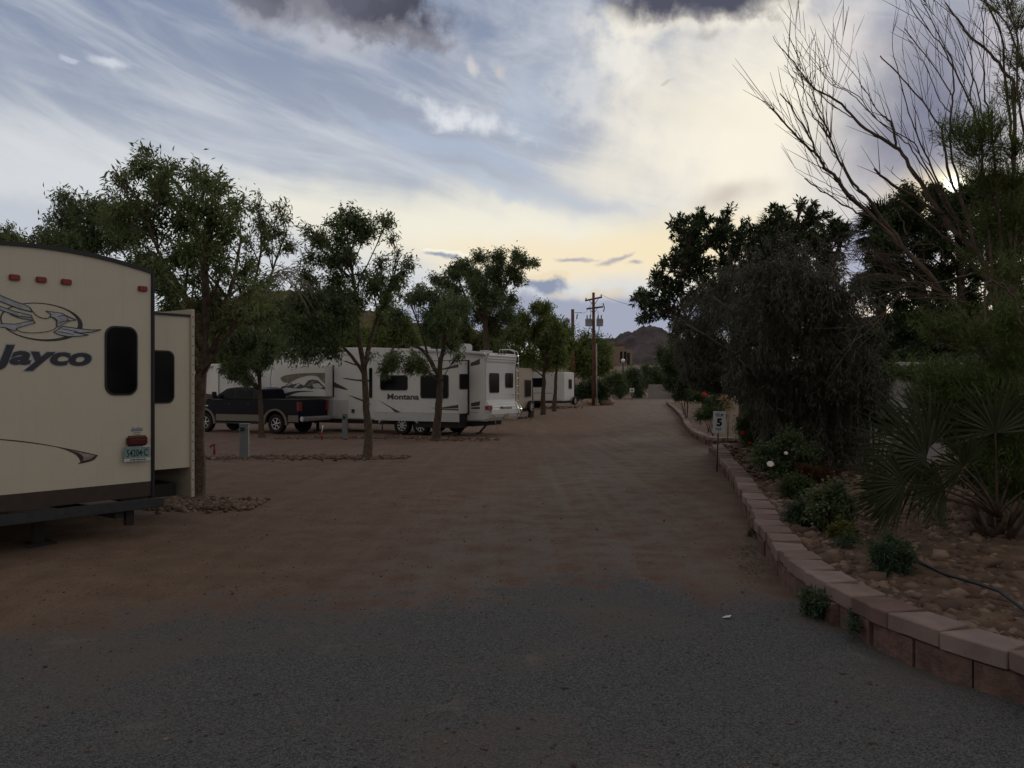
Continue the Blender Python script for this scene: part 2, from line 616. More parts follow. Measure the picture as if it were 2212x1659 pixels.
cable = mat('cable_black', (0.02, 0.02, 0.022), 0.6, 0.3)
capstone = mat('capstone', (0.195, 0.136, 0.122), 0.9, 0.2, var=0.16, scale=5, bump=0.5, bscale=160, dirt=(0.17, 0.13, 0.11), dirt_amt=0.5)
facestone = mat('facestone', (0.15, 0.098, 0.085), 0.95, 0.15, var=0.3, scale=9, bump=0.9, bscale=35, dirt=(0.10, 0.075, 0.062), dirt_amt=0.6)
hosem = mat('black_hose', (0.012, 0.013, 0.016), 0.4, 0.4)
bark = mat('ash_bark', (0.085, 0.063, 0.048), 0.9, 0.2, var=0.4, scale=14, bump=0.7, bscale=40)
barkdry = mat('dry_bark', (0.092, 0.066, 0.052), 0.85, 0.25, var=0.35, scale=12, bump=0.5, bscale=60)
barkpale = mat('dead_twig', (0.19, 0.16, 0.13), 0.85, 0.2, var=0.3, scale=10)
stucco = mat('stucco_tan', (0.23, 0.17, 0.14), 0.95, 0.1, var=0.08, scale=0.5)
shedm = mat('shed_wall', (0.24, 0.235, 0.245), 0.8, 0.2, var=0.06, scale=3)
blockwall = mat('concrete_block', (0.24, 0.225, 0.215), 0.95, 0.1, var=0.1, scale=1)
petalw = mat('white_petal', (0.7, 0.66, 0.66), 0.6, 0.2, var=0.1)
petalr = mat('red_petal', (0.42, 0.018, 0.02), 0.55, 0.2, var=0.3)
yellowm = mat('yellow_plastic', (0.45, 0.38, 0.04), 0.5, 0.3)
straw = mat('straw', (0.34, 0.25, 0.13), 0.8, 0.2, var=0.3)
orangem = mat('orange_cord', (0.20, 0.11, 0.06), 0.6, 0.3)
rockm = mat('tan_rock', (0.20, 0.145, 0.105), 0.95, 0.15, var=0.0, bump=0.4, bscale=50)
L_ash = leaf_mat('ash_leaf', (0.0998, 0.1379, 0.0581), (0.1814, 0.2214, 0.0943), (0.127, 0.1724, 0.0871), trans=0.35)
L_ashdk = leaf_mat('ash_leaf_dark', (0.0762, 0.1124, 0.0581), (0.1362, 0.1778, 0.0835), (0.0943, 0.1452, 0.0835), trans=0.32)
L_far = leaf_mat('far_leaf', (0.1135, 0.1588, 0.0454), (0.1814, 0.2344, 0.0726), (0.1286, 0.1784, 0.0544), trans=0.35)
L_olive = leaf_mat('olive_leaf', (0.075, 0.078, 0.035), (0.11, 0.10, 0.05), (0.07, 0.07, 0.03))
L_lq = leaf_mat('broad_leaf', (0.0243, 0.0486, 0.0216), (0.0567, 0.0864, 0.0351), (0.0405, 0.0702, 0.0297), rough=0.4, trans=0.12, spec=0.4)
L_weep = leaf_mat('weeping_leaf', (0.0283, 0.0373, 0.0311), (0.0881, 0.0913, 0.0747), (0.0435, 0.0498, 0.0415), rough=0.5, trans=0.08)
L_dark = leaf_mat('dense_leaf', (0.0264, 0.0456, 0.0216), (0.06, 0.084, 0.036), (0.0384, 0.06, 0.0288), trans=0.2)
L_will = leaf_mat('willow_leaf', (0.0725, 0.1256, 0.029), (0.1368, 0.2012, 0.0563), (0.0966, 0.153, 0.0354), trans=0.28)
L_palm = leaf_mat('palm_leaf', (0.016, 0.026, 0.010), (0.04, 0.05, 0.02), (0.024, 0.034, 0.013), rough=0.45, trans=0.1, spec=0.3)
L_palmy = leaf_mat('palm_tip', (0.06, 0.066, 0.03), (0.13, 0.12, 0.07), (0.07, 0.07, 0.03), rough=0.45, trans=0.12, spec=0.4)
L_bed = leaf_mat('bed_leaf', (0.035, 0.062, 0.026), (0.07, 0.10, 0.035), (0.05, 0.085, 0.034))
L_yel = leaf_mat('yellow_leaf', (0.10, 0.105, 0.022), (0.16, 0.15, 0.035), (0.12, 0.12, 0.03))
L_red = leaf_mat('red_leaf', (0.066, 0.0192, 0.0132), (0.102, 0.036, 0.0216), (0.054, 0.024, 0.0168))
L_blue = leaf_mat('blue_leaf', (0.032, 0.062, 0.042), (0.06, 0.10, 0.062), (0.04, 0.075, 0.05))

# each cap stone has its own tone and a few stains
_t = capstone.node_tree
_N = NT(_t)
_b = _t.nodes['Principled BSDF']
_old = _b.inputs['Base Color'].links[0].from_socket
_oi = _N.n('ShaderNodeObjectInfo')
_h = _N.n('ShaderNodeHueSaturation')
_t.links.new(_old, _h.inputs['Color'])
_t.links.new(_N.m('ADD', _N.m('MULTIPLY', _oi.outputs['Random'], 0.42), 0.80), _h.inputs['Value'])
_t.links.new(_N.m('ADD', _N.m('MULTIPLY', _oi.outputs['Random'], -0.35), 1.12), _h.inputs['Saturation'])
_t.links.new(_h.outputs[0], _b.inputs['Base Color'])
# faint rain streaks and speckle on the nearest trailer's wall
_t = cream.node_tree
_N = NT(_t)
_b = _t.nodes['Principled BSDF']
_old = _b.inputs['Base Color'].links[0].from_socket
_tc = _N.n('ShaderNodeTexCoord')
_mp = _N.n('ShaderNodeMapping')
_mp.inputs['Scale'].default_value = (16, 16, 0.55)
_t.links.new(_tc.outputs['Object'], _mp.inputs['Vector'])
_st = _N.sstep(_N.noise(_mp.outputs[0], 1.0, 5, 0.6), 0.50, 0.80)
_c = _N.mix(_N.m('MULTIPLY', _st, 0.18), _old, (0.33, 0.30, 0.24))
_sp = _N.noise(_tc.outputs['Object'], 140, 2, 0.6)
_c = _N.mix(_N.m('MULTIPLY', _N.sstep(_sp, 0.5, 0.75), 0.22), _c, (0.36, 0.34, 0.28))
_t.links.new(_c, _b.inputs['Base Color'])

# rock colour differs from stone to stone
_t = rockm.node_tree
_N = NT(_t)
_g = _N.n('ShaderNodeNewGeometry')
_cr = _N.n('ShaderNodeValToRGB')
_t.links.new(_g.outputs['Random Per Island'], _cr.inputs[0])
_e = _cr.color_ramp.elements
_e[0].color = (0.075, 0.054, 0.044, 1)
_e[1].color = (0.22, 0.165, 0.128, 1)
_m = _e.new(0.55)
_m.color = (0.13, 0.088, 0.068, 1)
_t.links.new(_cr.outputs[0], _t.nodes['Principled BSDF'].inputs['Base Color'])


# ------------------------------------------------------------------ the ground
def ground_material():
    m = bpy.data.materials.new('dirt_and_gravel')
    m.use_nodes = True
    t = m.node_tree
    N = NT(t)
    b = t.nodes['Principled BSDF']
    b.inputs['Roughness'].default_value = 0.95
    b.inputs['Specular IOR Level'].default_value = 0.15
    co = N.n('ShaderNodeTexCoord').outputs['Object']

    def attr(nm):
        a = N.n('ShaderNodeAttribute')
        a.attribute_name = nm
        return a.outputs['Fac']
    big = N.noise(co, 0.45, 5, 0.6)
    mid = N.noise(co, 2.2, 5, 0.65)
    fine = N.noise(co, 38, 4, 0.7)
    grit = N.noise(co, 110, 3, 0.7)
    vo = N.n('ShaderNodeTexVoronoi')
    vo.inputs['Scale'].default_value = 130
    t.links.new(co, vo.inputs['Vector'])
    cell = N.n('ShaderNodeSeparateColor')
    t.links.new(vo.outputs['Color'], cell.inputs[0])
    # streaks along the drive
    mp = N.n('ShaderNodeMapping')
    mp.inputs['Rotation'].default_value = (0, 0, R(9))
    mp.inputs['Scale'].default_value = (3.2, 0.07, 1)
    t.links.new(co, mp.inputs['Vector'])
    trk = N.noise(mp.outputs[0], 1.0, 5, 0.6)
    mp2 = N.n('ShaderNodeMapping')
    mp2.inputs['Rotation'].default_value = (0, 0, R(-57))
    mp2.inputs['Scale'].default_value = (2.6, 0.16, 1)
    t.links.new(co, mp2.inputs['Vector'])
    trk2 = N.noise(mp2.outputs[0], 1.0, 4, 0.6)
    dirt = N.mix(N.sstep(mid, 0.3, 0.72), (0.155, 0.100, 0.078), (0.215, 0.148, 0.114))
    dirt = N.mix(N.m('MULTIPLY', N.sstep(big, 0.45, 0.72), 0.45), dirt, (0.17, 0.125, 0.085))
    dirt = N.mix(N.m('MULTIPLY', N.sstep(trk, 0.46, 0.74), 0.42), dirt, (0.225, 0.180, 0.150))
    dirt = N.mix(N.m('MULTIPLY', N.sstep(trk2, 0.54, 0.72), 0.32), dirt, (0.235, 0.172, 0.118))
    dirt = N.mix(N.m('MULTIPLY', N.sstep(fine, 0.5, 0.66), 0.55), dirt, (0.072, 0.052, 0.044))
    road = attr('road')
    rd = N.m('MULTIPLY', road, N.sstep(N.m('ADD', mid, N.m('MULTIPLY', trk, 0.6)), 0.62, 1.0))
    dirt = N.mix(N.m('MULTIPLY', rd, 0.85), dirt, (0.185, 0.168, 0.160))
    grav = N.mix(N.sstep(cell.outputs[0], 0.1, 0.9), (0.062, 0.066, 0.072), (0.162, 0.167, 0.176))
    grav = N.mix(N.m('MULTIPLY', N.sstep(grit, 0.52, 0.7), 0.5), grav, (0.05, 0.05, 0.053))
    grav = N.mix(N.m('MULTIPLY', N.sstep(big, 0.44, 0.62), 0.6), grav, (0.145, 0.124, 0.109))
    pat = N.noise(co, 1.5, 5, 0.7, 0.5)
    grav = N.mix(N.m('MULTIPLY', N.sstep(pat, 0.58, 0.70), 0.6), grav, (0.20, 0.175, 0.148))
    gm = N.m('ADD', attr('gravel'), N.m('MULTIPLY', N.m('SUBTRACT', mid, 0.5), 1.9))
    gm = N.m('ADD', gm, N.m('MULTIPLY', N.m('SUBTRACT', fine, 0.5), 0.9))
    gm = N.sstep(gm, 0.25, 0.75)
    c = N.mix(gm, dirt, grav)
    c = N.mix(N.m('MULTIPLY', attr('far'), N.sstep(N.noise(co, 0.03, 6, 0.6), 0.35, 0.65)), c, (0.13, 0.098, 0.07))
    N.put(b.inputs['Base Color'], c)
    h = N.m('ADD', N.m('MULTIPLY', fine, 0.5), N.m('MULTIPLY', grit, 0.5))
    h = N.m('ADD', h, N.m('MULTIPLY', vo.outputs['Distance'], -0.9))
    h = N.m('ADD', h, N.m('MULTIPLY', mid, 0.7))
    bp = N.n('ShaderNodeBump')
    bp.inputs['Strength'].default_value = 0.8
    bp.inputs['Distance'].default_value = 0.022
    t.links.new(h, bp.inputs['Height'])
    t.links.new(bp.outputs[0], b.inputs['Normal'])
    return m


def gravel_mask(x, y):
    yb = 6.65 + 1.0 * np.exp(-((x - 0.75) / 0.85) ** 2) - np.maximum(0, -2.0 - x) * 0.55 - np.maximum(0, x - 2.0) * 1.2
    return np.clip(0.5 + (yb - y) / 1.9, 0, 1.4)


def road_mask(x, y):
    c = np.interp(y, [0, 8, 16, 27, 40, 82, 125], [0.2, 0.6, 1.9, 3.8, 6.1, 12.6, 20])
    w = np.interp(y, [0, 10, 30, 80], [2.2, 2.2, 2.0, 2.6])
    d = np.abs(x - c)
    return np.clip(1.3 - d / w, 0, 1)


def build_ground():
    ys = list(np.arange(-40, 2, 2.0))
    y = 2.0
    while y < 1600:
        ys.append(y)
        y += max(0.09, y * 0.018)
    ys.append(1600)
    ys = np.array(ys)
    ts = np.linspace(-1.5, 1.5, 361)
    Yg, Tg = np.meshgrid(ys, ts, indexing='ij')
    Xg = Tg * (9 + np.maximum(Yg, 0))
    Zg = np.interp(Yg, GY, GZ)
    nz = np.zeros_like(Zg)
    for i in range(Zg.shape[0]):
        yy = ys[i]
        if 1 < yy < 60:
            for j in range(Zg.shape[1]):
                xx = Xg[i, j]
                nz[i, j] = 0.022 * mnoise.noise(Vector((xx * 0.9, yy * 0.9, 0))) + 0.010 * mnoise.noise(Vector((xx * 3.1, yy * 3.1, 4)))
    Zg = Zg + nz
    v = np.stack([Xg, Yg, Zg], -1).reshape(-1, 3)
    a, b_ = Zg.shape
    idx = np.arange(a * b_).reshape(a, b_)
    q = np.stack([idx[:-1, :-1], idx[:-1, 1:], idx[1:, 1:], idx[1:, :-1]], -1).reshape(-1, 4)
    o = np_mesh('ground', v, q, [ground_material()], smooth=True)
    me = o.data
    for nm, fn in (('gravel', gravel_mask), ('road', road_mask), ('far', lambda x, y: np.clip((y - 100) / 60, 0, 1))):
        at = me.attributes.new(nm, 'FLOAT', 'POINT')
        at.data.foreach_set('value', fn(v[:, 0], v[:, 1]).astype(np.float32))
    tag(o, kind='structure')
    return o


def np_mesh(name, v, q, mats, parent=None, smooth=False, mi=None):
    """mesh from numpy vertices and faces that all have the same number of corners"""
    me = bpy.data.meshes.new(name)
    v = np.asarray(v, dtype=np.float32)
    q = np.asarray(q, dtype=np.int32)
    k = q.shape[1]
    me.vertices.add(len(v))
    me.vertices.foreach_set('co', v.ravel())
    me.loops.add(q.size)
    me.loops.foreach_set('vertex_index', q.ravel())
    me.polygons.add(len(q))
    me.polygons.foreach_set('loop_start', np.arange(0, q.size, k, dtype=np.int32))
    me.polygons.foreach_set('loop_total', np.full(len(q), k, dtype=np.int32))
    for m in mats:
        me.materials.append(m)
    if mi is not None:
        me.polygons.foreach_set('material_index', np.asarray(mi, dtype=np.int32))
    if smooth:
        me.polygons.foreach_set('use_smooth', np.ones(len(q), dtype=bool))
    me.update(calc_edges=True)
    me.validate()
    o = bpy.data.objects.new(name, me)
    C.objects.link(o)
    if parent:
        o.parent = parent
    return o


ground = build_ground()


def rock_stuff(name, spots, mats, label):
    """a spill of broken stone; spots = (x, y, z, size)"""
    bm = bmesh.new()
    bmesh.ops.create_icosphere(bm, subdivisions=1, radius=1.0)
    bv = np.array([v.co[:] for v in bm.verts])
    bf = np.array([[v.index for v in f.verts] for f in bm.faces])
    bm.free()
    n = len(spots)
    sp = np.array(spots)
    vs = np.empty((n, len(bv), 3))
    for i in range(n):
        j = bv * (1 + rng.normal(0, 0.22, (len(bv), 1)))
        s = sp[i, 3] * np.array([rng.uniform(0.7, 1.3), rng.uniform(0.7, 1.2), rng.uniform(0.45, 0.8)])
        a = rng.uniform(0, 6.28)
        ct, st = math.cos(a), math.sin(a)
        rot = np.array([[ct, -st, 0], [st, ct, 0], [0, 0, 1]])
        b2 = rng.uniform(-0.4, 0.4)
        rx = np.array([[1, 0, 0], [0, math.cos(b2), -math.sin(b2)], [0, math.sin(b2), math.cos(b2)]])
        vs[i] = (j * s) @ rx.T @ rot.T + sp[i, :3]
    f = (bf[None] + (np.arange(n) * len(bv))[:, None, None]).reshape(-1, 3)
    o = np_mesh(name, vs.reshape(-1, 3), f, mats)
    tag(o, label=label, kind='stuff')
    return o


# ------------------------------------------------------------------ plants
def unit(n):
    v = rng.normal(size=(n, 3))
    return v / np.linalg.norm(v, axis=1, keepdims=True)


class Leaves:
    def __init__(self):
        self.p, self.d, self.L, self.w = [], [], [], []

    def add(self, p, d, L, w):
        self.p.append(p)
        self.d.append(d)
        self.L.append(L)
        self.w.append(w)

    def build(self, name, mats, parent, fold=0.12, curl=0.12):
        if not self.p:
            return None
        p = np.concatenate(self.p)
        d = np.concatenate(self.d)
        L = np.concatenate(self.L)[:, None]
        w = np.concatenate(self.w)[:, None]
        n = len(p)
        d = d / np.linalg.norm(d, axis=1, keepdims=True)
        s = np.cross(d, unit(n) * 0.8 + np.array([0, 0, 0.9]))
        s /= np.linalg.norm(s, axis=1, keepdims=True) + 1e-9
        nr = np.cross(s, d)
        m = p + d * L * 0.45
        a = p
        b = m + s * w * 0.5 + nr * w * fold
        t = p + d * L - nr * L * curl
        c = m - s * w * 0.5 + nr * w * fold
        v = np.stack([a, b, t, c], 1).reshape(-1, 3)
        q = np.arange(n * 4).reshape(-1, 4)
        # hundredths of the leaves are turned or tattered in the second material
        mi = (rng.random(n) < 0.15).astype(int) if len(mats) > 1 else None
        return np_mesh(name, v, q, mats, parent, mi=mi)


def bez(a, b, c, n):
    t = np.linspace(0, 1, n)[:, None]
    return (1 - t) ** 2 * a + 2 * t * (1 - t) * b + t ** 2 * c


def make_tree(name, label, cat, base, trunks, clumps, mats, barkm=None, leaf=(0.085, 0.03), dens=1.0, droop=0.35, group=None,
              twig_r=0.006, bough_r=0.02, rosette=False, spread=1.0, ntwig=None, bare=0.0, cover=7.0, parts=('trunk', 'crown')):
    """trunks: list of (points, radii) in world space; clumps: (centre, radius, fill)"""
    base = Vector(base)
    root = empty(name, label, cat, group, base)
    wood = MB()
    lv = Leaves()
    bo = np.array(base)
    samples, srad = [], []
    for pts, rads in trunks:
        pts = [Vector(p) - base for p in pts]
        # smooth and roughen the stem
        fine, fr = [], []
        for i in range(len(pts) - 1):
            for k in range(4):
                t = k / 4
                p0, p1, p2, p3 = pts[max(i - 1, 0)], pts[i], pts[i + 1], pts[min(i + 2, len(pts) - 1)]
                q = 0.5 * ((2 * p1) + (p2 - p0) * t + (2 * p0 - 5 * p1 + 4 * p2 - p3) * t * t + (3 * p1 - p0 - 3 * p2 + p3) * t ** 3)
                r = rads[i] * (1 - t) + rads[i + 1] * t
                fine.append(q + Vector(rng.normal(0, r * 0.10, 3)))
                fr.append(r * rng.uniform(0.93, 1.07))
        fine.append(pts[-1])
        fr.append(rads[-1])
        if not len(samples) and fr[0] > .06:
            for i_, kf in enumerate((1.5, 1.16, 1.05)):
                fr[i_] *= kf
            fine[0] = fine[0] - Vector((0, 0, .06))
            fine.insert(1, fine[0] * .82 + fine[1] * .18 + Vector((0, 0, .03)))
            fr.insert(1, fr[0] * .84)
        wood.tube(fine, fr, 9 if fr[0] > 0.05 else 6)
        for q, r in zip(fine[3:], fr[3:]):
            samples.append(np.array(q))
            srad.append(r)
    samples = np.array(samples)
    srad = np.array(srad)
    zlow = 0.36 * samples[:, 2].max()
    for cc, cr, fill in clumps:
        c = np.array(cc) - bo
        dv = c - samples
        dist = np.linalg.norm(dv, axis=1)
        score = dist + np.maximum(0, 0.75 * dist - dv[:, 2]) * 1.3 + np.maximum(0, zlow - samples[:, 2]) * 6
        k = int(np.argmin(score + rng.uniform(0, 0.25, len(score)) * cr))
        a = samples[k]
        br = min(srad[k] * 0.7, bough_r)
        mid = a + (c - a) * 0.5 + np.array([0, 0, 0.12 * dist[k]]) + rng.normal(0, 0.06 * dist[k] + 1e-3, 3)
        bp = bez(a, mid, c + unit(1)[0] * cr * 0.2, 7)
        wood.tube([Vector(q) for q in bp], list(np.linspace(br, max(twig_r, br * 0.35), 7)), 5)
        area = math.pi * cr * cr
        nl = int(cover * dens * fill * area / (leaf[0] * leaf[1] * 0.55))
        nt = ntwig or max(8, int(14 + 44 * cr))
        ends = c + unit(nt) * cr * (rng.uniform(0.25, 1.05, (nt, 1))) * spread
        ends[:, 2] += 0.15 * cr
        shoot = rng.random(nt) < 0.22
        ends[shoot] += np.array([0, 0, 0.35 * cr]) + unit(int(shoot.sum())) * 0.35 * cr
        starts = bp[rng.integers(3, 7, nt)]
        per = max(1, int(nl / nt))
        for i in range(nt):
            s, e = starts[i], ends[i]
            m = (s + e) / 2 + unit(1)[0] * 0.12 * cr + np.array([0, 0, 0.10 * cr])
            e2 = e - np.array([0, 0, droop * 0.25 * cr])
            tp = bez(s, m, e2, 5)
            wood.tube([Vector(q) for q in tp], list(np.linspace(twig_r, twig_r * 0.5, 5)), 3, cap=False)
            if rng.random() < bare:
                continue
            n = max(1, int(per * rng.uniform(0.4, 1.6)))
            if rosette:
                t = np.clip(1 - np.abs(rng.normal(0, 0.16, n)), 0.1, 1)
            else:
                t = rng.uniform(0.25, 1.05, n)
            t = t[:, None]
            pos = (1 - t) ** 2 * s + 2 * t * (1 - t) * m + t * t * e2
            dirv = (e2 - s) / (np.linalg.norm(e2 - s) + 1e-6)
            if rosette:
                d = unit(n) * 0.9 + dirv * 0.8 + np.array([0, 0, 0.15])
                j = 0.2
            else:
                d = unit(n) * 0.75 + dirv * 0.6 - np.array([0, 0, droop])
                j = 1.1
            pos = pos + unit(n) * (leaf[0] * j + (0 if rosette else 0.13 * cr)) * rng.uniform(0.1, 1.1, (n, 1))
            lv.add(pos, d, leaf[0] * rng.uniform(0.65, 1.25, n), leaf[1] * rng.uniform(0.7, 1.2, n))
    wood.build(parts[0], barkm or bark, root)
    lv.build(parts[1], mats, root)
    return root


def pxclumps(zm, Y, lst, k, dspread=0.7, extra=0.0, fill=1.0):
    """clumps traced in the picture, each given its own distance round Y"""
    out = []
    for it in lst:
        x, y, r = it[:3]
        fl = it[3] if len(it) > 3 else fill
        px, py = zm(x, y) if zm else (x, y)
        rw = 1.12 * r / k * Y / F_D
        out.append((P(px, py, Y + rng.uniform(-1, 1) * dspread), rw, fl))
        if extra and rng.random() < extra:
            out.append((P(px + rng.uniform(-1, 1) * r / k, py + rng.uniform(-0.6, 0.6) * r / k, Y + rng.uniform(-1, 1) * dspread * 1.5), rw * 0.9, fl))
    return out


def pxtrunk(Y, lst, r0, r1, base=None, dy=0.0):
    pts = []
    n = len(lst)
    for i, (x, y) in enumerate(lst):
        pts.append(P(x, y, Y + dy * i / max(1, n - 1)))
    if base is not None:
        pts[0] = Vector(base)
    return pts, list(np.linspace(r0, r1, n))


# ================================================================== LARGE STRUCTURE
# ------------------------------------------------------------------ hills
def ridge(name, prof, Y0, depth, rough, m, seed, ny=46, nx=170):
    xs = np.array([p[0] for p in prof], float)
    zs = np.array([EYE + (HZ - p[1]) * Y0 / F_D for p in prof])
    X = (xs - CX) * Y0 / F_D
    gx = np.linspace(X[0], X[-1], nx)
    gy = np.linspace(Y0 - depth, Y0 + depth, ny)
    v = []
    for yy in gy:
        fall = max(0.0, 1 - abs(yy - Y0) / depth)
        fall = fall ** 0.8
        for xx in gx:
            h = float(np.interp(xx, X, zs))
            g0 = gz(xx, yy) - 2.0
            q = Vector((xx / rough[0], yy / rough[0], seed))
            nzv = (mnoise.fractal(q, 0.9, 2.1, 6) - 0.2) * rough[1]
            rg = 1 - abs(mnoise.noise(q * 1.7))
            z = g0 + (h - g0) * fall + nzv * (0.15 + 0.85 * min(1, fall * 1.4)) + (rg - 0.75) * rough[1] * 0.8
            v.append((xx, yy, z))
    idx = np.arange(nx * ny).reshape(ny, nx)
    q = np.stack([idx[:-1, :-1], idx[:-1, 1:], idx[1:, 1:], idx[1:, :-1]], -1).reshape(-1, 4)
    o = np_mesh(name, v, q, [m], smooth=False)
    return tag(o, kind='structure')


hillm = mat('hazed_desert_rock', (0.082, 0.070, 0.078), 1.0, 0.05, var=0.45, scale=0.035, bump=0.6, bscale=0.4, dirt=(0.12, 0.095, 0.082), dirt_amt=0.4)  # distance haze is put into the bluish tint of the rock colour
scrubm = mat('scrub_slope', (0.105, 0.078, 0.055), 1.0, 0.05, var=0.4, scale=0.12, dirt=(0.05, 0.055, 0.03), dirt_amt=0.9, bump=0.8, bscale=0.8)
ridge('mountain', [(1140, 800), (1200, 770), (1258, 736), (1271, 733), (1285, 738), (1308, 739), (1329, 730), (1345, 715), (1355, 712), (1377, 706), (1396, 709),
                   (1420, 716), (1450, 728), (1500, 745), (1600, 765), (1750, 790), (1900, 815)], 1000, 230, (38, 13), hillm, 2.0, 60, 260)
ridge('hill', [(-250, 700), (100, 690), (300, 676), (412, 652), (475, 640), (573, 634), (700, 648), (850, 672), (1000, 712), (1100, 752), (1160, 790), (1230, 835)],
      260, 90, (26, 5), scrubm, 5.0)

# ------------------------------------------------------------------ planting beds behind the block walls
WALL_PX = [(2290, 1455), (2182, 1406), (2073, 1373), (1946, 1329), (1797, 1261), (1721, 1215), (1678, 1172), (1645, 1133), (1633, 1106), (1607, 1057), (1586, 1017), (1563, 988), (1552, 965), (1541, 950)]
ZT = 0.27


def wall_pt(x, y):
    Y = (EYE - ZT) * F_D / (y - HZ)
    return Vector(((x - CX) * Y / F_D, Y, 0))


near_path = [wall_pt(*p) for p in WALL_PX]
far_path = [Vector((6.55, 26.6, 0)), Vector((6.30, 27.4, 0)), Vector((7.0, 32.5, 0)), Vector((8.15, 40, 0)), Vector((10.6, 54, 0)), Vector((15.2, 84, 0))]
near_path = [Vector((3.2, 3.0, 0)), Vector((2.93, 3.75, 0))] + near_path[1:]


def resample(path, step):
    out = [path[0].copy()]
    acc = 0.0
    # smooth once with a spline first
    fine = []
    for i in range(len(path) - 1):
        p0, p1, p2, p3 = path[max(i - 1, 0)], path[i], path[i + 1], path[min(i + 2, len(path) - 1)]
        for k in range(12):
            t = k / 12
            fine.append(0.5 * ((2 * p1) + (p2 - p0) * t + (2 * p0 - 5 * p1 + 4 * p2 - p3) * t * t + (3 * p1 - p0 - 3 * p2 + p3) * t ** 3))
    fine.append(path[-1])
    for a, b in zip(fine, fine[1:]):
        d = (b - a).length
        while acc + d >= step:
            r = (step - acc) / d
            a = a + (b - a) * r
            out.append(a.copy())
            d = (b - a).length
            acc = 0.0
        acc += d
    return out


soil = mat('bed_soil', (0.105, 0.07, 0.052), 1.0, 0.1, var=0.35, scale=3, bump=0.9, bscale=24, dirt=(0.16, 0.115, 0.08), dirt_amt=0.6)


def bed(name, path, far, h, zoff=0.0):
    """raised soil from the wall's back to the fence line"""
    pts = resample(path, 0.45)
    rows = []
    for p in pts:
        row = []
        for k in range(30):
            t = (k / 29) ** 1.4
            x = p.x + 0.16 + t * far
            base = gz(x, p.y)
            bump = 0.05 * mnoise.noise(Vector((x * 1.3, p.y * 1.3, 3))) + 0.03 * mnoise.noise(Vector((x * 4, p.y * 4, 1)))
            row.append((x, p.y, base + h + bump * min(1, k / 4) + zoff + 0.20 * t))
        rows.append(row)
    v = np.array(rows).reshape(-1, 3)
    a, b = len(rows), 30
    idx = np.arange(a * b).reshape(a, b)
    q = np.stack([idx[:-1, :-1], idx[:-1, 1:], idx[1:, 1:], idx[1:, :-1]], -1).reshape(-1, 4)
    return tag(np_mesh(name, v, q, [soil], smooth=True), kind='structure')


bed('planting_bed', near_path, 9.0, 0.20)
bed('planting_bed', far_path, 10.0, 0.16)


def bed_z(x, y):
    return gz(x, y) + 0.20 + 0.20 * min(1, max(0, (x - 3)) / 9)


def BP(x, y):
    """point of the near planting bed under a traced picture position"""
    Y = (EYE - 0.24) * F_D / (y - HZ)
    for _ in range(12):
        X = (x - CX) * Y / F_D
        Y = (EYE - bed_z(X, Y)) * F_D / (y - HZ)
    X = (x - CX) * Y / F_D
    return Vector((X, Y, bed_z(X, Y)))


def block_wall(label, path, ret=None, h=ZT):
    root = empty('retaining_wall', label, 'wall', 'low block walls edging the drive', path[0])
    o = path[0]
    course = MB()
    pts = resample(path, 0.42)
    caps = []
    if ret:
        caps.append(resample(ret, 0.42))
    caps.append(pts)
    for line in caps:
        for i in range(len(line) - 1):
            a, b = line[i], line[i + 1]
            t = (b - a).normalized()
            nrm = Vector((t.y, -t.x, 0))          # to the right of travel = bed side when walking away
            m = (a + b) / 2
            g = gz(m.x, m.y)
            L = (b - a).length / 2 - 0.003
            yaw = rng.normal(0, 0.035)
            ct, st = math.cos(yaw), math.sin(yaw)
            t2 = Vector((t.x * ct - t.y * st, t.x * st + t.y * ct, 0))
            n2 = Vector((t2.y, -t2.x, 0))
            off = rng.normal(0, 0.012)
            top = h + rng.normal(0, 0.006)
            mb = MB()
            # trapezoid cap stone, wider at its face, rough front
            fr = m + n2 * (-0.03 + off) - o
            bk = m + n2 * (0.235 + off) - o
            z1, z0 = g + top, g + top - 0.105
            nf = 5
            front = [fr + t2 * L * (-1 + 2 * k / nf) - n2 * abs(rng.normal(0, 0.010)) for k in range(nf + 1)]
            back = [bk + t2 * L * 0.74, bk - t2 * L * 0.74]
            mb.prism([(p.x, p.y, z1) for p in front + back], (0, 0, z0 - z1))
            mb.build('cap_block', capstone, root, bevel=0.007, seg=1)
            # lower course, half a stone along
            for zc0, zc1, back_off in ((-0.12, h - 0.112, 0.012),):
                m2 = a - o
                f0 = m2 + n2 * (-0.015 + back_off + rng.normal(0, 0.008))
                nf2 = 5
                fr2 = [f0 + t2 * (L - 0.004) * (-1 + 2 * k / nf2) - n2 * abs(rng.normal(0, 0.013)) for k in range(nf2 + 1)]
                bk2 = [f0 + n2 * 0.2 + t2 * L * 0.8, f0 + n2 * 0.2 - t2 * L * 0.8]
                course.prism([(p.x, p.y, g + zc1) for p in fr2 + bk2], (0, 0, zc0 - zc1))
    course.build('block_course', facestone, root)
    return root


block_wall('low curving wall of pinkish blocks beside the speed limit sign in the foreground', near_path,
           ret=[near_path[-1] + Vector((0.12, 0.25, 0)), near_path[-1] + Vector((1.6, 0.6, 0)), near_path[-1] + Vector((3.2, 0.7, 0))])
block_wall('farther low block wall running on along the drive towards the poles', far_path,
           ret=[Vector((6.6, 26.9, 0)), Vector((8.2, 26.7, 0)), Vector((9.6, 26.8, 0))])

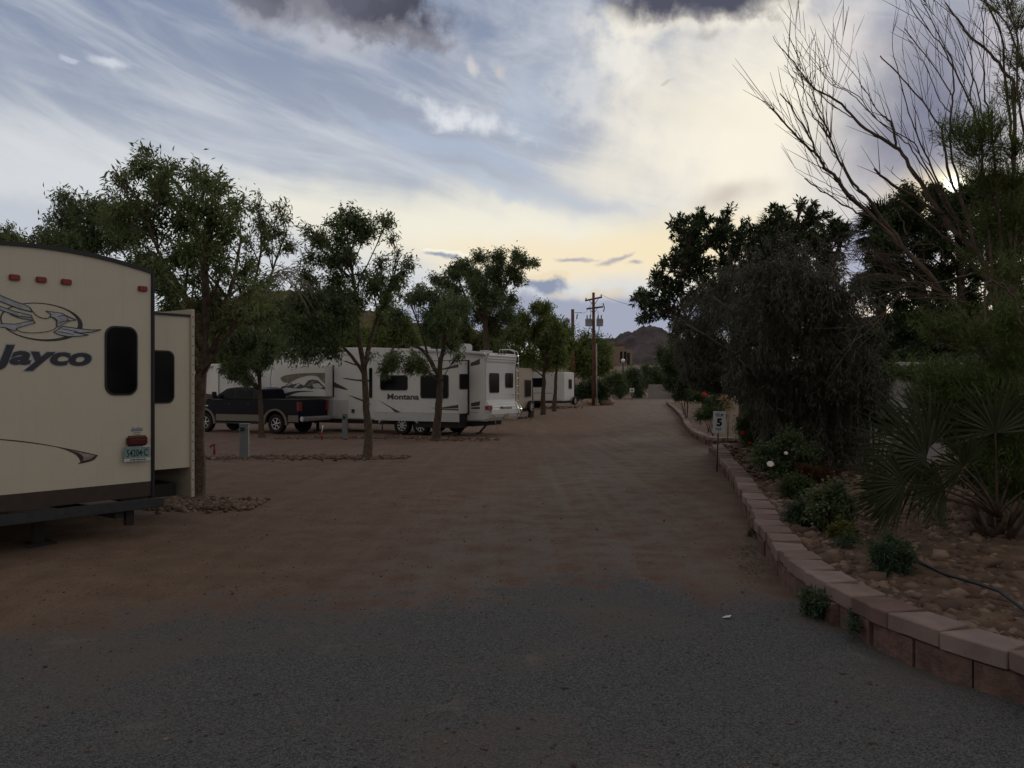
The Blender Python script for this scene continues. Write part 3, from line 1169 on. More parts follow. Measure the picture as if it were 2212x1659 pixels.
# ------------------------------------------------------------------ far buildings, walls and posts
b0 = P(1289, 787, 300)
b1 = P(1349, 787, 300)
fb = empty('building', 'flat roofed tan building with narrow dark windows below the mountain', 'building', None, b0 - Vector((0, 0, 1.5)))
Wd = b1.x - b0.x
mb = MB()
mb.box(0, 0, 0, Wd, 12, 8.2)
mb.prism([(Wd + .003, 0, 0), (Wd + .003, 0, 6.9), (Wd + 3.2, 3.0, 6.9), (Wd + 3.2, 3.0, 0)], (0.5, 12, 0))
mb.build('wall', stucco, fb)
mb = MB()
mb.box(-0.3, -0.3, 8.203, Wd + .3, 12.3, 8.8)
mb.build('parapet', mat('parapet_brown', (0.13, 0.095, 0.08), 0.9, 0.1), fb)
for zx in (1215, 1270):
    cx_ = (Z5(zx, 0)[0] - 1289) * 300 / F_D
    mb = MB()
    mb.box(cx_ - .42, -.06, 2.2, cx_ + .42, .1, 6.0)
    mb.build('window', glass, fb)
mb = MB()
mb.obox((Wd + 1.6, 1.42, 3.0), (0.5, 0.47, 0), (0.08, -0.085, 0), (0, 0, 2.6))
mb.build('door', glass, fb)

w0, w1 = P(1401, 855, 112), P(1476, 855, 112)
mb = MB()
mb.box(w0.x, 112, gz(0, 112) - .2, w1.x, 112.2, 1.92)
mb.box(w1.x - 0.003 - 1.6, 111.2, gz(0, 112) - .2, w1.x + 3.0, 111.4, 1.55)
cw = mb.build('block_wall', blockwall)
tag(cw, 'plain grey concrete block wall across the far end of the drive', 'wall')

# far paved lane on the rise
mb = MB()
pts = [P(1395, 779, 260), P(1470, 776, 270), P(1480, 800, 200), P(1402, 800, 190)]
for p in pts:
    p.z = gz(p.x, p.y) + 0.15
mb.prism(pts, (0, 0, -0.1))
tag(mb.build('road', mat('far_asphalt', (0.15, 0.15, 0.155), 0.95, 0.1)), kind='structure')

# lamp post far off
lp = P(1346, 856, 150)
lpo = empty('lamp_post', 'thin dark post with a pale globe among the bushes below the tan building', 'lamp post', None, (lp.x, lp.y, gz(0, 150)))
mb = MB()
top = P(1346, 783, 150).z - gz(0, 150)
mb.tube([(0, 0, 0), (0, 0, top)], [0.16, 0.1], 8)
mb.build('post', darkframe, lpo)
mb = MB()
mb.ball((0, 0, top + .32), 0.36, 8)
mb.build('globe', mat('lamp_globe', (0.75, 0.78, 0.8), 0.3, 0.4), lpo)

# small sign at the end of the drive
sp = P(1365, 855, 100)
so = empty('small_sign', 'tiny white sign on a thin post before the far bushes', 'sign', None, (sp.x, 100, gz(0, 100)))
mb = MB()
mb.tube([(0, 0, 0), (0, 0, 1.4)], 0.03, 6)
mb.build('post', poststeel, so)
mb = MB()
mb.box(-.27, -.05, 0.95, .27, -.032, 1.45)
pn = mb.build('panel', platewhite, so)
mb = MB()
mb.prism([(-.14, -.054, 1.13), (.02, -.054, 1.13), (.02, -.054, 1.06), (.17, -.054, 1.2), (.02, -.054, 1.34), (.02, -.054, 1.27), (-.14, -.054, 1.27)], (0, 0.003, 0))
mb.build('arrow', signblack, pn)

# grey shed wall on the right
sh = empty('shed', 'grey flat walled shed half hidden behind the front fan palm', 'shed', None, (0, 0, 0))
a, b = P(1880, 905, 15.6), P(2330, 905, 17.5)
sh.location = (a.x, a.y, bed_z(a.x, a.y) - .1)
d = Vector((b.x - a.x, b.y - a.y, 0))
n_ = Vector((-d.y, d.x, 0)).normalized()
hgt = P(1950, 790, 15.6).z - sh.location.z
mb = MB()
mb.prism([(0, 0, 0), (d.x, d.y, 0), (d.x, d.y, hgt), (0, 0, hgt)], n_ * 3.0)
mb.build('wall', shedm, sh)
mb = MB()
e = d.normalized() * 0.15
f_ = n_ * -0.14
q0 = Vector((0, 0, hgt + .003)) + f_ - e
mb.prism([q0, q0 + d + e * 2, q0 + d + e * 2 + Vector((0, 0, .07)), q0 + Vector((0, 0, .07))], n_ * 3.3)
mb.build('roof', white2, sh)

# pale mobile home seen between the crowns
mh = empty('mobile_home', 'pale wall of a mobile home showing between the dark crowns', 'mobile home', None, (0, 0, 0))
a = P(1820, 800, 21)
mh.location = (a.x, 21, bed_z(a.x, 21) - .2)
mb = MB()
t_ = P(1850, 705, 21).z - mh.location.z
mb.box(0, 0, 0, 4.5, 3, t_)
mb.build('wall', mat('home_siding', (.30, .29, .29), .7, .2, var=.05), mh)
mb = MB()
mb.prism([(-.2, -.2, t_ + .003), (4.7, -.2, t_ + .003), (4.7, -.2, t_ + .1), (2.2, -.2, t_ + .5), (-.2, -.2, t_ + .1)], (0, 3.4, 0))
mb.build('roof', shedm, mh)

# ------------------------------------------------------------------ utility poles
def wood_pole(label, x, ytop, Y, r, full):
    p = P(x, HZ, Y)
    g = gz(p.x, Y)
    H = P(x, ytop, Y).z - g
    ro = empty('utility_pole', label, 'utility pole', 'wooden utility poles', (p.x, Y, g))
    mb = MB()
    mb.tube([(0, 0, 0), (0.02, 0, H * .5), (0, 0, H)], [r * 1.25, r * 1.1, r * .9], 12)
    mb.build('pole', polewood, ro)
    return ro, H


YP = 78
k = YP / F_D
up, H = wood_pole('tall wooden utility pole with two crossarms and grey transformers', 1282, 632, YP, 0.135, True)
zt = lambda y: H - (y - 632) * k


def arm(par, x0, y0, x1, y1, dy):
    mb = MB()
    a = Vector(((x0 - 1282) * k, -0.17 - dy, zt(y0)))
    b = Vector(((x1 - 1282) * k, -0.17 + dy, zt(y1)))
    ax = (b - a) / 2
    mb.obox((a + b) / 2, ax, Vector((-ax.y, ax.x, 0)).normalized() * .05, (0, 0, .08))
    o = mb.build('crossarm', polewood, par)
    return o, a, b


arm1, a1, b1_ = arm(up, 1263, 651, 1301, 641, 0.55)
arm2, a2, b2_ = arm(up, 1266, 668.5, 1303, 662, 0.5)
for par, y in ((up, 648), (up, 665)):
    mb = MB()
    for s in (-1, 1):
        mb.tube([(0, -.15, zt(y + 13)), (s * .42, -.15, zt(y + (1 if s < 0 else -2)))], 0.03, 5)
    mb.build('brace', polewood, par)
for (ax_, ay, px) in ((a1, 0, 0), (b1_, 0, 0)):
    mb = MB()
    mb.lathe([(0.0, 0), (.05, 0), (.07, .04), (.05, .08), (.07, .12), (.05, .16), (.03, .2), (0, .2)], ax_ + Vector((0.06 if ax_.x < 0 else -.06, 0, .083)), (0, 0, 1), 8)
    mb.build('insulator', transgrey, up)
for dxp in (-11, 13):
    cx_ = dxp * k
    z0, z1 = zt(705), zt(690)
    mb = MB()
    h = z1 - z0
    mb.lathe([(0, 0), (.30, 0), (.31, .04), (.31, h - .05), (.33, h - .04), (.33, h), (.2, h + .05), (0, h + .06)], (cx_, -.28, z0), (0, 0, 1), 20)
    tr = mb.build('transformer', transgrey, up)
    for s in (-1, 1):
        mb = MB()
        mb.lathe([(0, 0), (.05, 0), (.07, .1), (.04, .13), (.07, .22), (.04, .25), (.05, .36), (0, .4)], (cx_ + s * .14, -.28, z1 + .02), (0, 0, 1), 8)
        mb.build('bushing', blacktrim, tr)
mb = MB()
mb.tube([(b2_.x + .05, b2_.y, b2_.z + .25), (b2_.x + .15, b2_.y, b2_.z - .1), (b2_.x + .05, b2_.y, b2_.z - .45)], .05, 6)
mb.tube([(b2_.x - .1, b2_.y, b2_.z + .25), (b2_.x + .1, b2_.y, b2_.z + .3)], .03, 6)
mb.build('fuse_cutout', blacktrim, up)
mb = MB()
for x0, y0, x1, y1, sag in ((-.45, 692, -.55, 722, .0), (-.35, 700, -.1, 735, .1), (.5, 700, .12, 727, .15), (.45, 690, .5, 715, .0), (-.3, 672, -.38, 690, 0), (.35, 672, .3, 690, 0), (.12, 715, .2, 800, 0)):
    mb.tube([(x0, -.3, zt(y0)), ((x0 + x1) / 2 + .08, -.35, zt((y0 + y1) / 2) - sag), (x1, -.22, zt(y1))], .022, 5)
mb.build('drop_cable', cable, up)
mb = MB()
mb.tube([(.23, -.14, zt(742)), (.30, -.14, 0)], .055, 8)
mb.build('conduit', transgrey, up)

up2, H2 = wood_pole('shorter plain utility pole standing left of the transformer pole', 1237, 668, 84, 0.17, False)
mb = MB()
mb.tube([(.2, -.1, H2 - .35), (.9, -.3, H2 - .38)], .03, 5)
mb.tube([(.45, -.2, H2 - .5), (.38, -.2, H2 - 1.0)], .06, 6)
mb.build('bracket', cable, up2)


def wire(label, a, b, sag, r=.014):
    mb = MB()
    n = 14
    pts = [a + (b - a) * (i / n) - Vector((0, 0, sag * 4 * (i / n) * (1 - i / n))) for i in range(n + 1)]
    mb.tube([p - a for p in pts], r, 4)
    o = mb.build('power_line', cable)
    o.location = a
    return tag(o, label, 'power line', 'overhead wires')


wire('wire strung between the two wooden utility poles', up2.location + Vector((.9, -.3, H2 - .38)), up.location + Vector((-.1, -.1, H - .8)), .35)
wire('wire running right from the upper crossarm towards the dark trees', up.location + b1_ + Vector((0, 0, .2)), P(1560, 640, 60), 1.0)

# ================================================================== TREES
GT = 'ash trees planted between the camping pitches'
Yt = 13.0
t1 = GP(425, 1078)
make_tree('ash_tree', 'tallest ash tree, its trunk against the slide-out of the nearest trailer', 'tree', t1,
          [pxtrunk(Yt, [(425, 1078), (428, 930), (433, 815), (440, 720), (446, 620), (430, 520), (405, 430), (340, 350)], .115, .014, t1),
           pxtrunk(Yt, [(433, 815), (462, 752), (480, 690), (505, 600), (520, 520)], .075, .015, None, .6),
           pxtrunk(Yt, [(440, 720), (400, 640), (350, 560), (320, 480)], .05, .012, None, -.7)],
          pxclumps(ZC, Yt, [(1100, 200, 70), (1100, 300, 90), (1310, 320, 75), (1480, 370, 115), (1180, 400, 100), (930, 400, 70), (870, 370, 40), (1000, 560, 120), (1250, 520, 120), (1450, 560, 115),
                            (1690, 450, 85), (1800, 570, 75), (1620, 640, 120), (1380, 740, 150), (1150, 760, 140), (900, 690, 120), (1740, 780, 120), (1560, 930, 130), (1300, 960, 140),
                            (1050, 960, 120), (1480, 1130, 100, .7), (1690, 1040, 100, .8), (1650, 1250, 110, .8), (1850, 1200, 110, .7), (1500, 1350, 110, .8), (1950, 1330, 100, .7), (1750, 1430, 110, .8), (1880, 1060, 90, .6), (2000, 1200, 90, .6), (1600, 1420, 100, .8), (1850, 1420, 110, .8), (2050, 1420, 100, .7), (1650, 1550, 90, .7), (1250, 1180, 110), (1280, 1330, 90, .8), (1150, 1080, 120)], 3.49, 1.0, .75),
          [L_ash, L_ashdk], leaf=(.115, .030), dens=.52, group=GT, twig_r=.004, bough_r=.025, droop=.3)
Y0 = 16.5
b = P(250, 1000, Y0)
b = Vector((b.x, Y0, gz(b.x, Y0)))
make_tree('ash_tree', 'ash tree rising behind the roof of the nearest trailer, left of the tallest', 'tree', b,
          [pxtrunk(Y0, [(250, 1000), (245, 850), (235, 720), (215, 620), (160, 520)], .12, .015, b), pxtrunk(Y0, [(240, 780), (180, 690), (110, 620)], .06, .015),
           pxtrunk(Y0, [(240, 740), (290, 650), (310, 580)], .05, .012)],
          pxclumps(ZC, Y0, [(480, 520, 70), (560, 620, 90), (430, 660, 90), (700, 560, 65), (720, 660, 90), (550, 780, 120), (370, 800, 95), (750, 800, 120), (280, 850, 75), (450, 890, 100),
                            (850, 620, 80), (880, 850, 120), (650, 930, 120), (980, 800, 110), (820, 480, 40), (1000, 1100, 120)], 3.49, 1.2, .6),
          [L_ashdk, L_ash], leaf=(.12, .032), dens=.55, group=GT, twig_r=.005, bough_r=.025)
Y0 = 24
b = P(30, 1000, Y0)
b = Vector((b.x, Y0, gz(b.x, Y0)))
make_tree('ash_tree', 'leftmost treetop showing above the roof of the nearest trailer', 'tree', b,
          [pxtrunk(Y0, [(30, 1000), (30, 800), (40, 650), (30, 540)], .13, .02, b)],
          pxclumps(ZC, Y0, [(60, 800, 60), (130, 860, 60), (10, 850, 60), (200, 900, 60), (30, 920, 80), (-120, 860, 90), (150, 960, 80)], 3.49, 1.0, .6),
          [L_ash, L_ashdk], leaf=(.13, .036), dens=.6, group=GT)
Y0 = 15.5
b = P(520, 1010, Y0)
b = GP(452, 1010) if False else Vector((P(520, 900, Y0).x, Y0, gz(0, Y0)))
Y0 = 26
b = Vector((P(565, 900, 33.5).x, 33.5, gz(0, 33.5)))
make_tree('ash_tree', 'thin trunked dark ash in front of the pickup truck', 'tree', b,
          [pxtrunk(33.5, [(565, 938), (562, 860), (560, 800), (556, 740), (545, 690)], .11, .03, b), pxtrunk(33.5, [(561, 820), (540, 760), (500, 700)], .06, .02),
           pxtrunk(33.5, [(560, 790), (590, 730), (600, 680)], .06, .02)],
          pxclumps(Z3, 33.5, [(550, 250, 190), (800, 120, 170), (640, 450, 130), (820, 380, 130), (460, 100, 140), (700, 560, 70), (1000, 150, 150), (620, 50, 150), (900, -80, 150), (560, 400, 120)], 5.486, 1.3, .9),
          [L_ashdk, L_ash], leaf=(.12, .042), dens=1.0, group=GT, twig_r=.008)
Y0 = 22
b = Vector((P(600, 900, Y0).x, Y0, gz(0, Y0)))
b = Vector((P(431, 960, 17.0).x, 17.0, gz(0, 17)))
make_tree('ash_tree', 'sparse half bare ash with brown drooping twigs, right of the tallest', 'tree', b,
          [pxtrunk(17.0, [(431, 985), (432, 880), (438, 800), (470, 735), (525, 690), (550, 610), (565, 530), (560, 460)], .07, .01, b), pxtrunk(17.0, [(525, 690), (575, 620), (600, 550), (620, 500)], .035, .008)],
          pxclumps(ZC, 17.0, [(1950, 490, 28), (1950, 600, 60), (2090, 590, 50), (2140, 680, 55), (1960, 720, 80), (2080, 790, 90), (1850, 850, 75, .8), (2170, 900, 90), (2010, 900, 75), (1900, 1000, 80, .6), (1800, 1120, 70, .6)], 3.49, .8, .5),
          [L_ash, L_olive], leaf=(.11, .028), dens=.42, group=GT, twig_r=.004, bare=.25)
# brown broom of dead twigs hanging in it
mbt = MB()
Yd = 16.6
for i in range(110):
    a0 = P(615 + rng.normal(0, 12), 590 + rng.normal(0, 8), Yd + rng.normal(0, .2))
    an = rng.uniform(-2.5, 2.3)
    ln = rng.uniform(.35, 1.0)
    e = a0 + Vector((math.sin(an) * ln * .8, rng.normal(0, .25), -.1 + .30 * math.cos(an) - rng.uniform(.2, .6)))
    m = (a0 + e) / 2 + Vector((0, 0, .22))
    mbt.tube([Vector(q) for q in bez(np.array(a0 - b), np.array(m - b), np.array(e - b), 5)], [.006, .005, .004, .003, .002], 3, cap=False)
ash_dead = [o for o in C.objects if o.name.startswith('ash_tree')][-1]
mbt.build('dead_twigs', barkpale, ash_dead)

Y2 = 21.0
b = GP(793, 992)
make_tree('ash_tree', 'ash with a straight bare lower trunk in the stone strip before the fifth wheel', 'tree', b,
          [pxtrunk(Y2, [(793, 992), (795, 930), (791, 870), (786, 800), (775, 730), (770, 650), (757, 560), (748, 490)], .115, .015, b),
           pxtrunk(Y2, [(786, 800), (799, 740), (815, 690), (842, 620), (862, 555)], .07, .012, None, .5),
           pxtrunk(Y2, [(787, 810), (760, 770), (715, 725), (680, 690)], .05, .015, None, -.5)],
          pxclumps(ZD, Y2, [(620, 230, 100), (500, 280, 80), (290, 320, 45), (400, 420, 90), (560, 410, 100), (720, 390, 90), (860, 240, 50), (920, 260, 40), (800, 340, 60), (330, 540, 85), (480, 560, 95),
                            (620, 540, 80), (300, 680, 95), (520, 720, 115), (700, 680, 60), (950, 380, 45, .5), (1000, 500, 50, .5), (1080, 590, 60, .6), (880, 590, 80, .7), (1000, 690, 80, .7), (780, 760, 90),
                            (900, 860, 85, .8), (450, 880, 140), (250, 900, 125), (600, 1000, 140), (400, 1100, 140), (200, 1100, 120), (310, 1280, 100), (490, 1260, 95), (150, 1280, 85), (800, 1280, 28), (60, 1000, 120), (680, 880, 110)], 3.49, 1.1, .55),
          [L_ashdk, L_ash], leaf=(.13, .037), dens=.6, group=GT, twig_r=.006)
Y3 = 30.5
b = GP(940, 952)
make_tree('ash_tree', 'forked ash before the lettered side of the white fifth wheel', 'tree', b,
          [pxtrunk(Y3, [(940, 952), (946, 890), (950, 830), (950, 790), (960, 740), (962, 690), (958, 640)], .15, .03, b),
           pxtrunk(Y3, [(948, 815), (925, 770), (905, 752), (880, 745), (850, 748)], .09, .02, None, -.4),
           pxtrunk(Y3, [(925, 772), (914, 730), (896, 680), (880, 640)], .05, .015)],
          pxclumps(ZD, Y3, [(1250, 830, 90), (1150, 850, 75), (1060, 870, 55, .6), (960, 980, 70, .7), (1300, 960, 125), (1400, 900, 100), (1200, 1000, 80, .8), (1350, 1060, 105), (950, 1320, 80), (1080, 1330, 80),
                            (890, 1390, 45), (1150, 1380, 50), (1400, 1200, 60, .7), (1450, 1270, 45, .7), (1270, 1140, 60), (1000, 830, 45, .5)], 3.49, 1.1, .6),
          [L_ashdk, L_ash], leaf=(.15, .046), dens=.65, group=GT, twig_r=.009)
Y4 = 47.0
b = Vector((P(1052, 890, Y4).x, Y4, gz(0, Y4)))
make_tree('ash_tree', 'dark ash spreading above the rear roof of the fifth wheel, one arm reaching right', 'tree', b,
          [pxtrunk(Y4, [(1052, 900), (1050, 740), (1048, 680), (1050, 620), (1055, 570)], .2, .05, b), pxtrunk(Y4, [(1048, 690), (1080, 640), (1110, 590), (1140, 570)], .1, .03),
           pxtrunk(Y4, [(1048, 700), (1010, 650), (990, 600)], .1, .03)],
          pxclumps(ZD, Y4, [(1600, 540, 70), (1750, 530, 75), (1870, 510, 55), (1950, 580, 55), (2010, 575, 30), (1480, 600, 75), (1400, 640, 70), (1340, 720, 65), (1550, 680, 100), (1720, 650, 95), (1840, 640, 85),
                            (1400, 800, 95), (1600, 800, 125), (1750, 800, 105), (1850, 860, 55), (1600, 950, 110), (1800, 960, 80), (1450, 950, 100), (1700, 1050, 100, .8)], 3.49, 1.6, .7),
          [L_ashdk, L_ash], leaf=(.19, .062), dens=.7, group=GT, twig_r=.014)

def far_tree(label, x, ybase, Y, clumps, k=1.0, mats=None, zm=None, th=.16, leaf=(.22, .09), dens=.9, group=GT, name='ash_tree', top=None):
    g = gz(0, Y)
    b = Vector((P(x, ybase, Y).x, Y, g))
    ys = [c[1] for c in clumps]
    xm = sum(c[0] for c in clumps) / len(clumps)
    tz = EYE - (min(ys) - HZ) * Y / F_D
    t1 = P(x + (xm - x) * .3, (ybase + min(ys)) / 2, Y)
    t2 = P(xm, min(ys) + 12, Y)
    return make_tree(name, label, 'tree', b, [([b, b + (t1 - b) * .6, t1, t2], [th, th * .85, th * .6, th * .2]),
                                             ([t1, (t1 + P(min(c[0] for c in clumps) + 10, sum(ys) / len(ys), Y)) / 2, P(min(c[0] for c in clumps) + 12, sum(ys) / len(ys), Y)], [th * .5, th * .3, th * .15]),
                                             ([t1, (t1 + P(max(c[0] for c in clumps) - 10, sum(ys) / len(ys), Y)) / 2, P(max(c[0] for c in clumps) - 12, sum(ys) / len(ys), Y)], [th * .5, th * .3, th * .15])],
                     pxclumps(zm, Y, clumps, k, 1.4, .6), mats or [L_far, L_ash], leaf=leaf, dens=dens, group=group, twig_r=.014, bough_r=.05)


far_tree('ash tree with a slim trunk close behind the spare wheel of the beige trailer', 1148, 893, 53,
         [(1130, 690, 22), (1160, 668, 18), (1120, 730, 26), (1150, 720, 28), (1110, 765, 24), (1140, 770, 26), (1170, 700, 18)], leaf=(.19, .07))
far_tree('ash tree leaning over the side of the ribbed white trailer', 1173, 889, 57,
         [(1175, 670, 17), (1185, 700, 22), (1165, 740, 26), (1195, 740, 26), (1180, 775, 24), (1150, 780, 22), (1205, 710, 18), (1210, 775, 20)], leaf=(.2, .075))
far_tree('ash tree before the window of the ribbed white trailer', 1197, 881, 63,
         [(1205, 750, 22), (1225, 720, 18), (1190, 785, 20), (1220, 770, 22), (1235, 745, 16)], leaf=(.22, .08))
far_tree('full green tree round the foot of the transformer pole', 1276, 850, 88,
         [(1262, 735, 18), (1290, 745, 20), (1250, 765, 24), (1280, 775, 26), (1305, 770, 20), (1240, 795, 22), (1268, 805, 24), (1298, 800, 20), (1310, 790, 14)], leaf=(.3, .12), th=.2)
# row of trees behind the trailers
far_tree('bushy tree behind the white motorhome at the left', 470, 880, 60, [(440, 700, 40), (480, 690, 42), (520, 720, 40), (450, 750, 42), (500, 760, 40), (430, 790, 36), (470, 800, 36), (530, 780, 34)], leaf=(.24, .09), dens=1.0)
far_tree('bushy tree behind the pickup truck', 620, 880, 62, [(580, 720, 40), (620, 700, 42), (660, 720, 40), (590, 770, 40), (640, 770, 42), (560, 800, 30), (680, 770, 34)], leaf=(.24, .09), dens=1.0)
far_tree('bushy tree behind the nose of the fifth wheel', 735, 880, 64, [(710, 715, 36), (750, 720, 36), (780, 735, 32), (720, 760, 36), (760, 765, 34), (690, 750, 30)], leaf=(.24, .09), dens=1.0)
far_tree('bushy tree behind the middle of the fifth wheel roof', 850, 880, 60, [(830, 690, 26), (865, 695, 24), (850, 730, 34), (815, 735, 30), (885, 740, 30), (870, 765, 28), (830, 770, 30)], leaf=(.24, .09), dens=1.0)
far_tree('olive green tree seen over the fifth wheel between two dark ashes', 985, 880, 66, [(960, 725, 30), (1000, 715, 30), (985, 755, 30), (940, 760, 28), (1020, 750, 30), (1050, 760, 26), (1080, 740, 26), (1085, 770, 24)], mats=[L_ash, L_far], leaf=(.24, .09), dens=1.0)

# bushes along the far end
def bush(name, label, x, ybase, Y, clumps, mats, leaf, dens=1.0, group=None, cat='bush', bark_=None, droop=.2, zm=None, k=1.0, base=None, twig=.01, ds=.5, rosette=False):
    b = base if base is not None else Vector((P(x, ybase, Y).x, Y, gz(P(x, ybase, Y).x, Y)))
    tr = []
    cl = pxclumps(zm, Y, clumps, k, ds, .5)
    for i in range(min(4, len(cl))):
        c = Vector(cl[i * len(cl) // min(4, len(cl))][0])
        tr.append(([b.copy(), b + (c - b) * .4 + Vector((0, 0, .02)), b + (c - b) * .85], [twig * 2.4, twig * 1.8, twig]))
    return make_tree(name, label, cat, b, tr, cl, mats, bark_ or bark, leaf=leaf, dens=dens, droop=droop, group=group, spread=1.22, twig_r=twig * .5, bough_r=twig, rosette=rosette, parts=('stem', 'foliage'))


GB = 'bushes along the far end of the drive'
bush('bush', 'dark low spreading bush at the foot of the transformer pole', 1282, 862, 80, [(1255, 845, 16), (1280, 838, 18), (1305, 845, 16), (1245, 852, 10), (1292, 852, 14), (1268, 852, 14)], [L_dark, L_ashdk], (.25, .1), 1.3, GB)
bush('bush', 'grey green bush left of the thin lamp post', 1325, 858, 108, [(1312, 825, 14), (1330, 820, 15), (1322, 842, 16), (1340, 842, 14), (1305, 845, 12)], [L_ashdk, L_blue], (.3, .11), 1.1, GB)
bush('bush', 'grey green bush right of the thin lamp post', 1365, 856, 114, [(1355, 812, 13), (1372, 808, 14), (1360, 832, 16), (1380, 830, 15), (1350, 846, 12), (1378, 846, 12)], [L_ashdk, L_blue], (.3, .11), 1.1, GB)
bush('bush', 'bush rising behind the grey block wall', 1405, 850, 118, [(1395, 800, 13), (1412, 806, 14), (1400, 826, 14), (1425, 822, 14), (1440, 815, 13), (1455, 808, 12)], [L_ashdk, L_dark], (.32, .12), 1.1, GB)
far_tree('rounded green tree left of the dark broadleaf tree, beyond the lane', 1462, 800, 150, [(1455, 745, 18), (1470, 760, 18), (1450, 768, 16), (1485, 745, 18)], leaf=(.45, .18), th=.3, group=None, mats=[L_far, L_ash], name='round_tree')

# the drooping dark shrub, broadleaf tree and palms on the right
def weeping(label, base, Y, domes, seed):
    b = Vector(base)
    root = empty('weeping_shrub', label, 'shrub', None, b)
    wood = MB()
    lv = Leaves()
    for i in range(6):
        x, y, r = domes[i * len(domes) // 6]
        c = P(x, y, Y + rng.normal(0, .4)) - b
        wood.tube([Vector(q) for q in bez(np.zeros(3) + rng.normal(0, .06, 3) * [1, 1, 0], np.array(c) * [.3, .3, .75], np.array(c), 9)], list(np.linspace(.07, .015, 9)), 7)
    for x, y, r in domes:
        Yl = Y + rng.uniform(-.9, .9) + max(0, min(1, (1660 - x) / 90)) * 4.6
        c = np.array(P(x, y, Yl) - b)
        rw = r * Yl / F_D
        low = EYE - (float(np.interp(x, [1480, 1560, 1600, 1640, 1700], [815, 850, 880, 985, 1040])) - HZ) * Yl / F_D - b.z
        n = int(95 * rw * rw * 9)
        for j in range(n):
            u = unit(1)[0]
            u[2] = abs(u[2]) * .7
            s0 = c + u * rw * rng.uniform(.35, 1.0)
            hang = rng.uniform(.22, .75)
            out = np.array([u[0], u[1], 0]) * rng.uniform(.05, .4)
            e = s0 + out + np.array([0, 0, -hang])
            if e[2] < max(.04, low):
                e[2] = max(.04, low) + rng.uniform(0, .3)
            w_ = e + np.array(b)
            xe, ye = CX + w_[0] * F_D / w_[1], HZ - (w_[2] - EYE) * F_D / w_[1]
            if xe < np.interp(ye, [560, 680, 750, 830, 870, 900, 960, 1040], [1520, 1455, 1440, 1490, 1600, 1622, 1640, 1665]):
                continue
            m = (s0 + e) / 2 + out * .6 + np.array([0, 0, hang * .28])
            pts = bez(s0, m, e, 6)
            wood.tube([Vector(q) for q in pts], list(np.linspace(.0022, .0009, 6)), 3, cap=False)
            k = int(32 * hang) + 7
            t = rng.uniform(0.05, 1.0, k)[:, None]
            pos = (1 - t) ** 2 * s0 + 2 * t * (1 - t) * m + t * t * e
            d = unit(k) * .75 + np.array([0, 0, -.7]) + out * .6
            lv.add(pos, d, rng.uniform(.07, .15, k), rng.uniform(.010, .018, k))
    for j in range(420):
        x, y, r = domes[rng.integers(0, len(domes))]
        if y > 800 or x < 1470:
            continue
        c = np.array(P(x, y, Y + rng.uniform(-.9, .9) + max(0, min(1, (1660 - x) / 90)) * 4.6) - b)
        rw = r * Y / F_D
        u = unit(1)[0]
        u[2] = abs(u[2]) * .8 + .35
        s0 = c + u * rw * .8
        e = s0 + (u * .6 + unit(1)[0] * .5 + np.array([0, 0, .25])) * rng.uniform(.2, .55)
        m = (s0 + e) / 2 + np.array([0, 0, .06])
        pts = bez(s0, m, e, 5)
        wood.tube([Vector(q) for q in pts], list(np.linspace(.004, .0015, 5)), 3, cap=False)
        k = 22
        t = rng.uniform(.2, 1.05, k)[:, None]
        lv.add(s0 + (e - s0) * t, unit(k) * .7 + (e - s0) * .8 + np.array([0, 0, -.35]), rng.uniform(.07, .14, k), rng.uniform(.010, .018, k))
    wood.build('branches', barkdry, root)
    lv.build('foliage', [L_weep, L_olive if seed else L_weep], root, fold=.1, curl=.2)
    return root


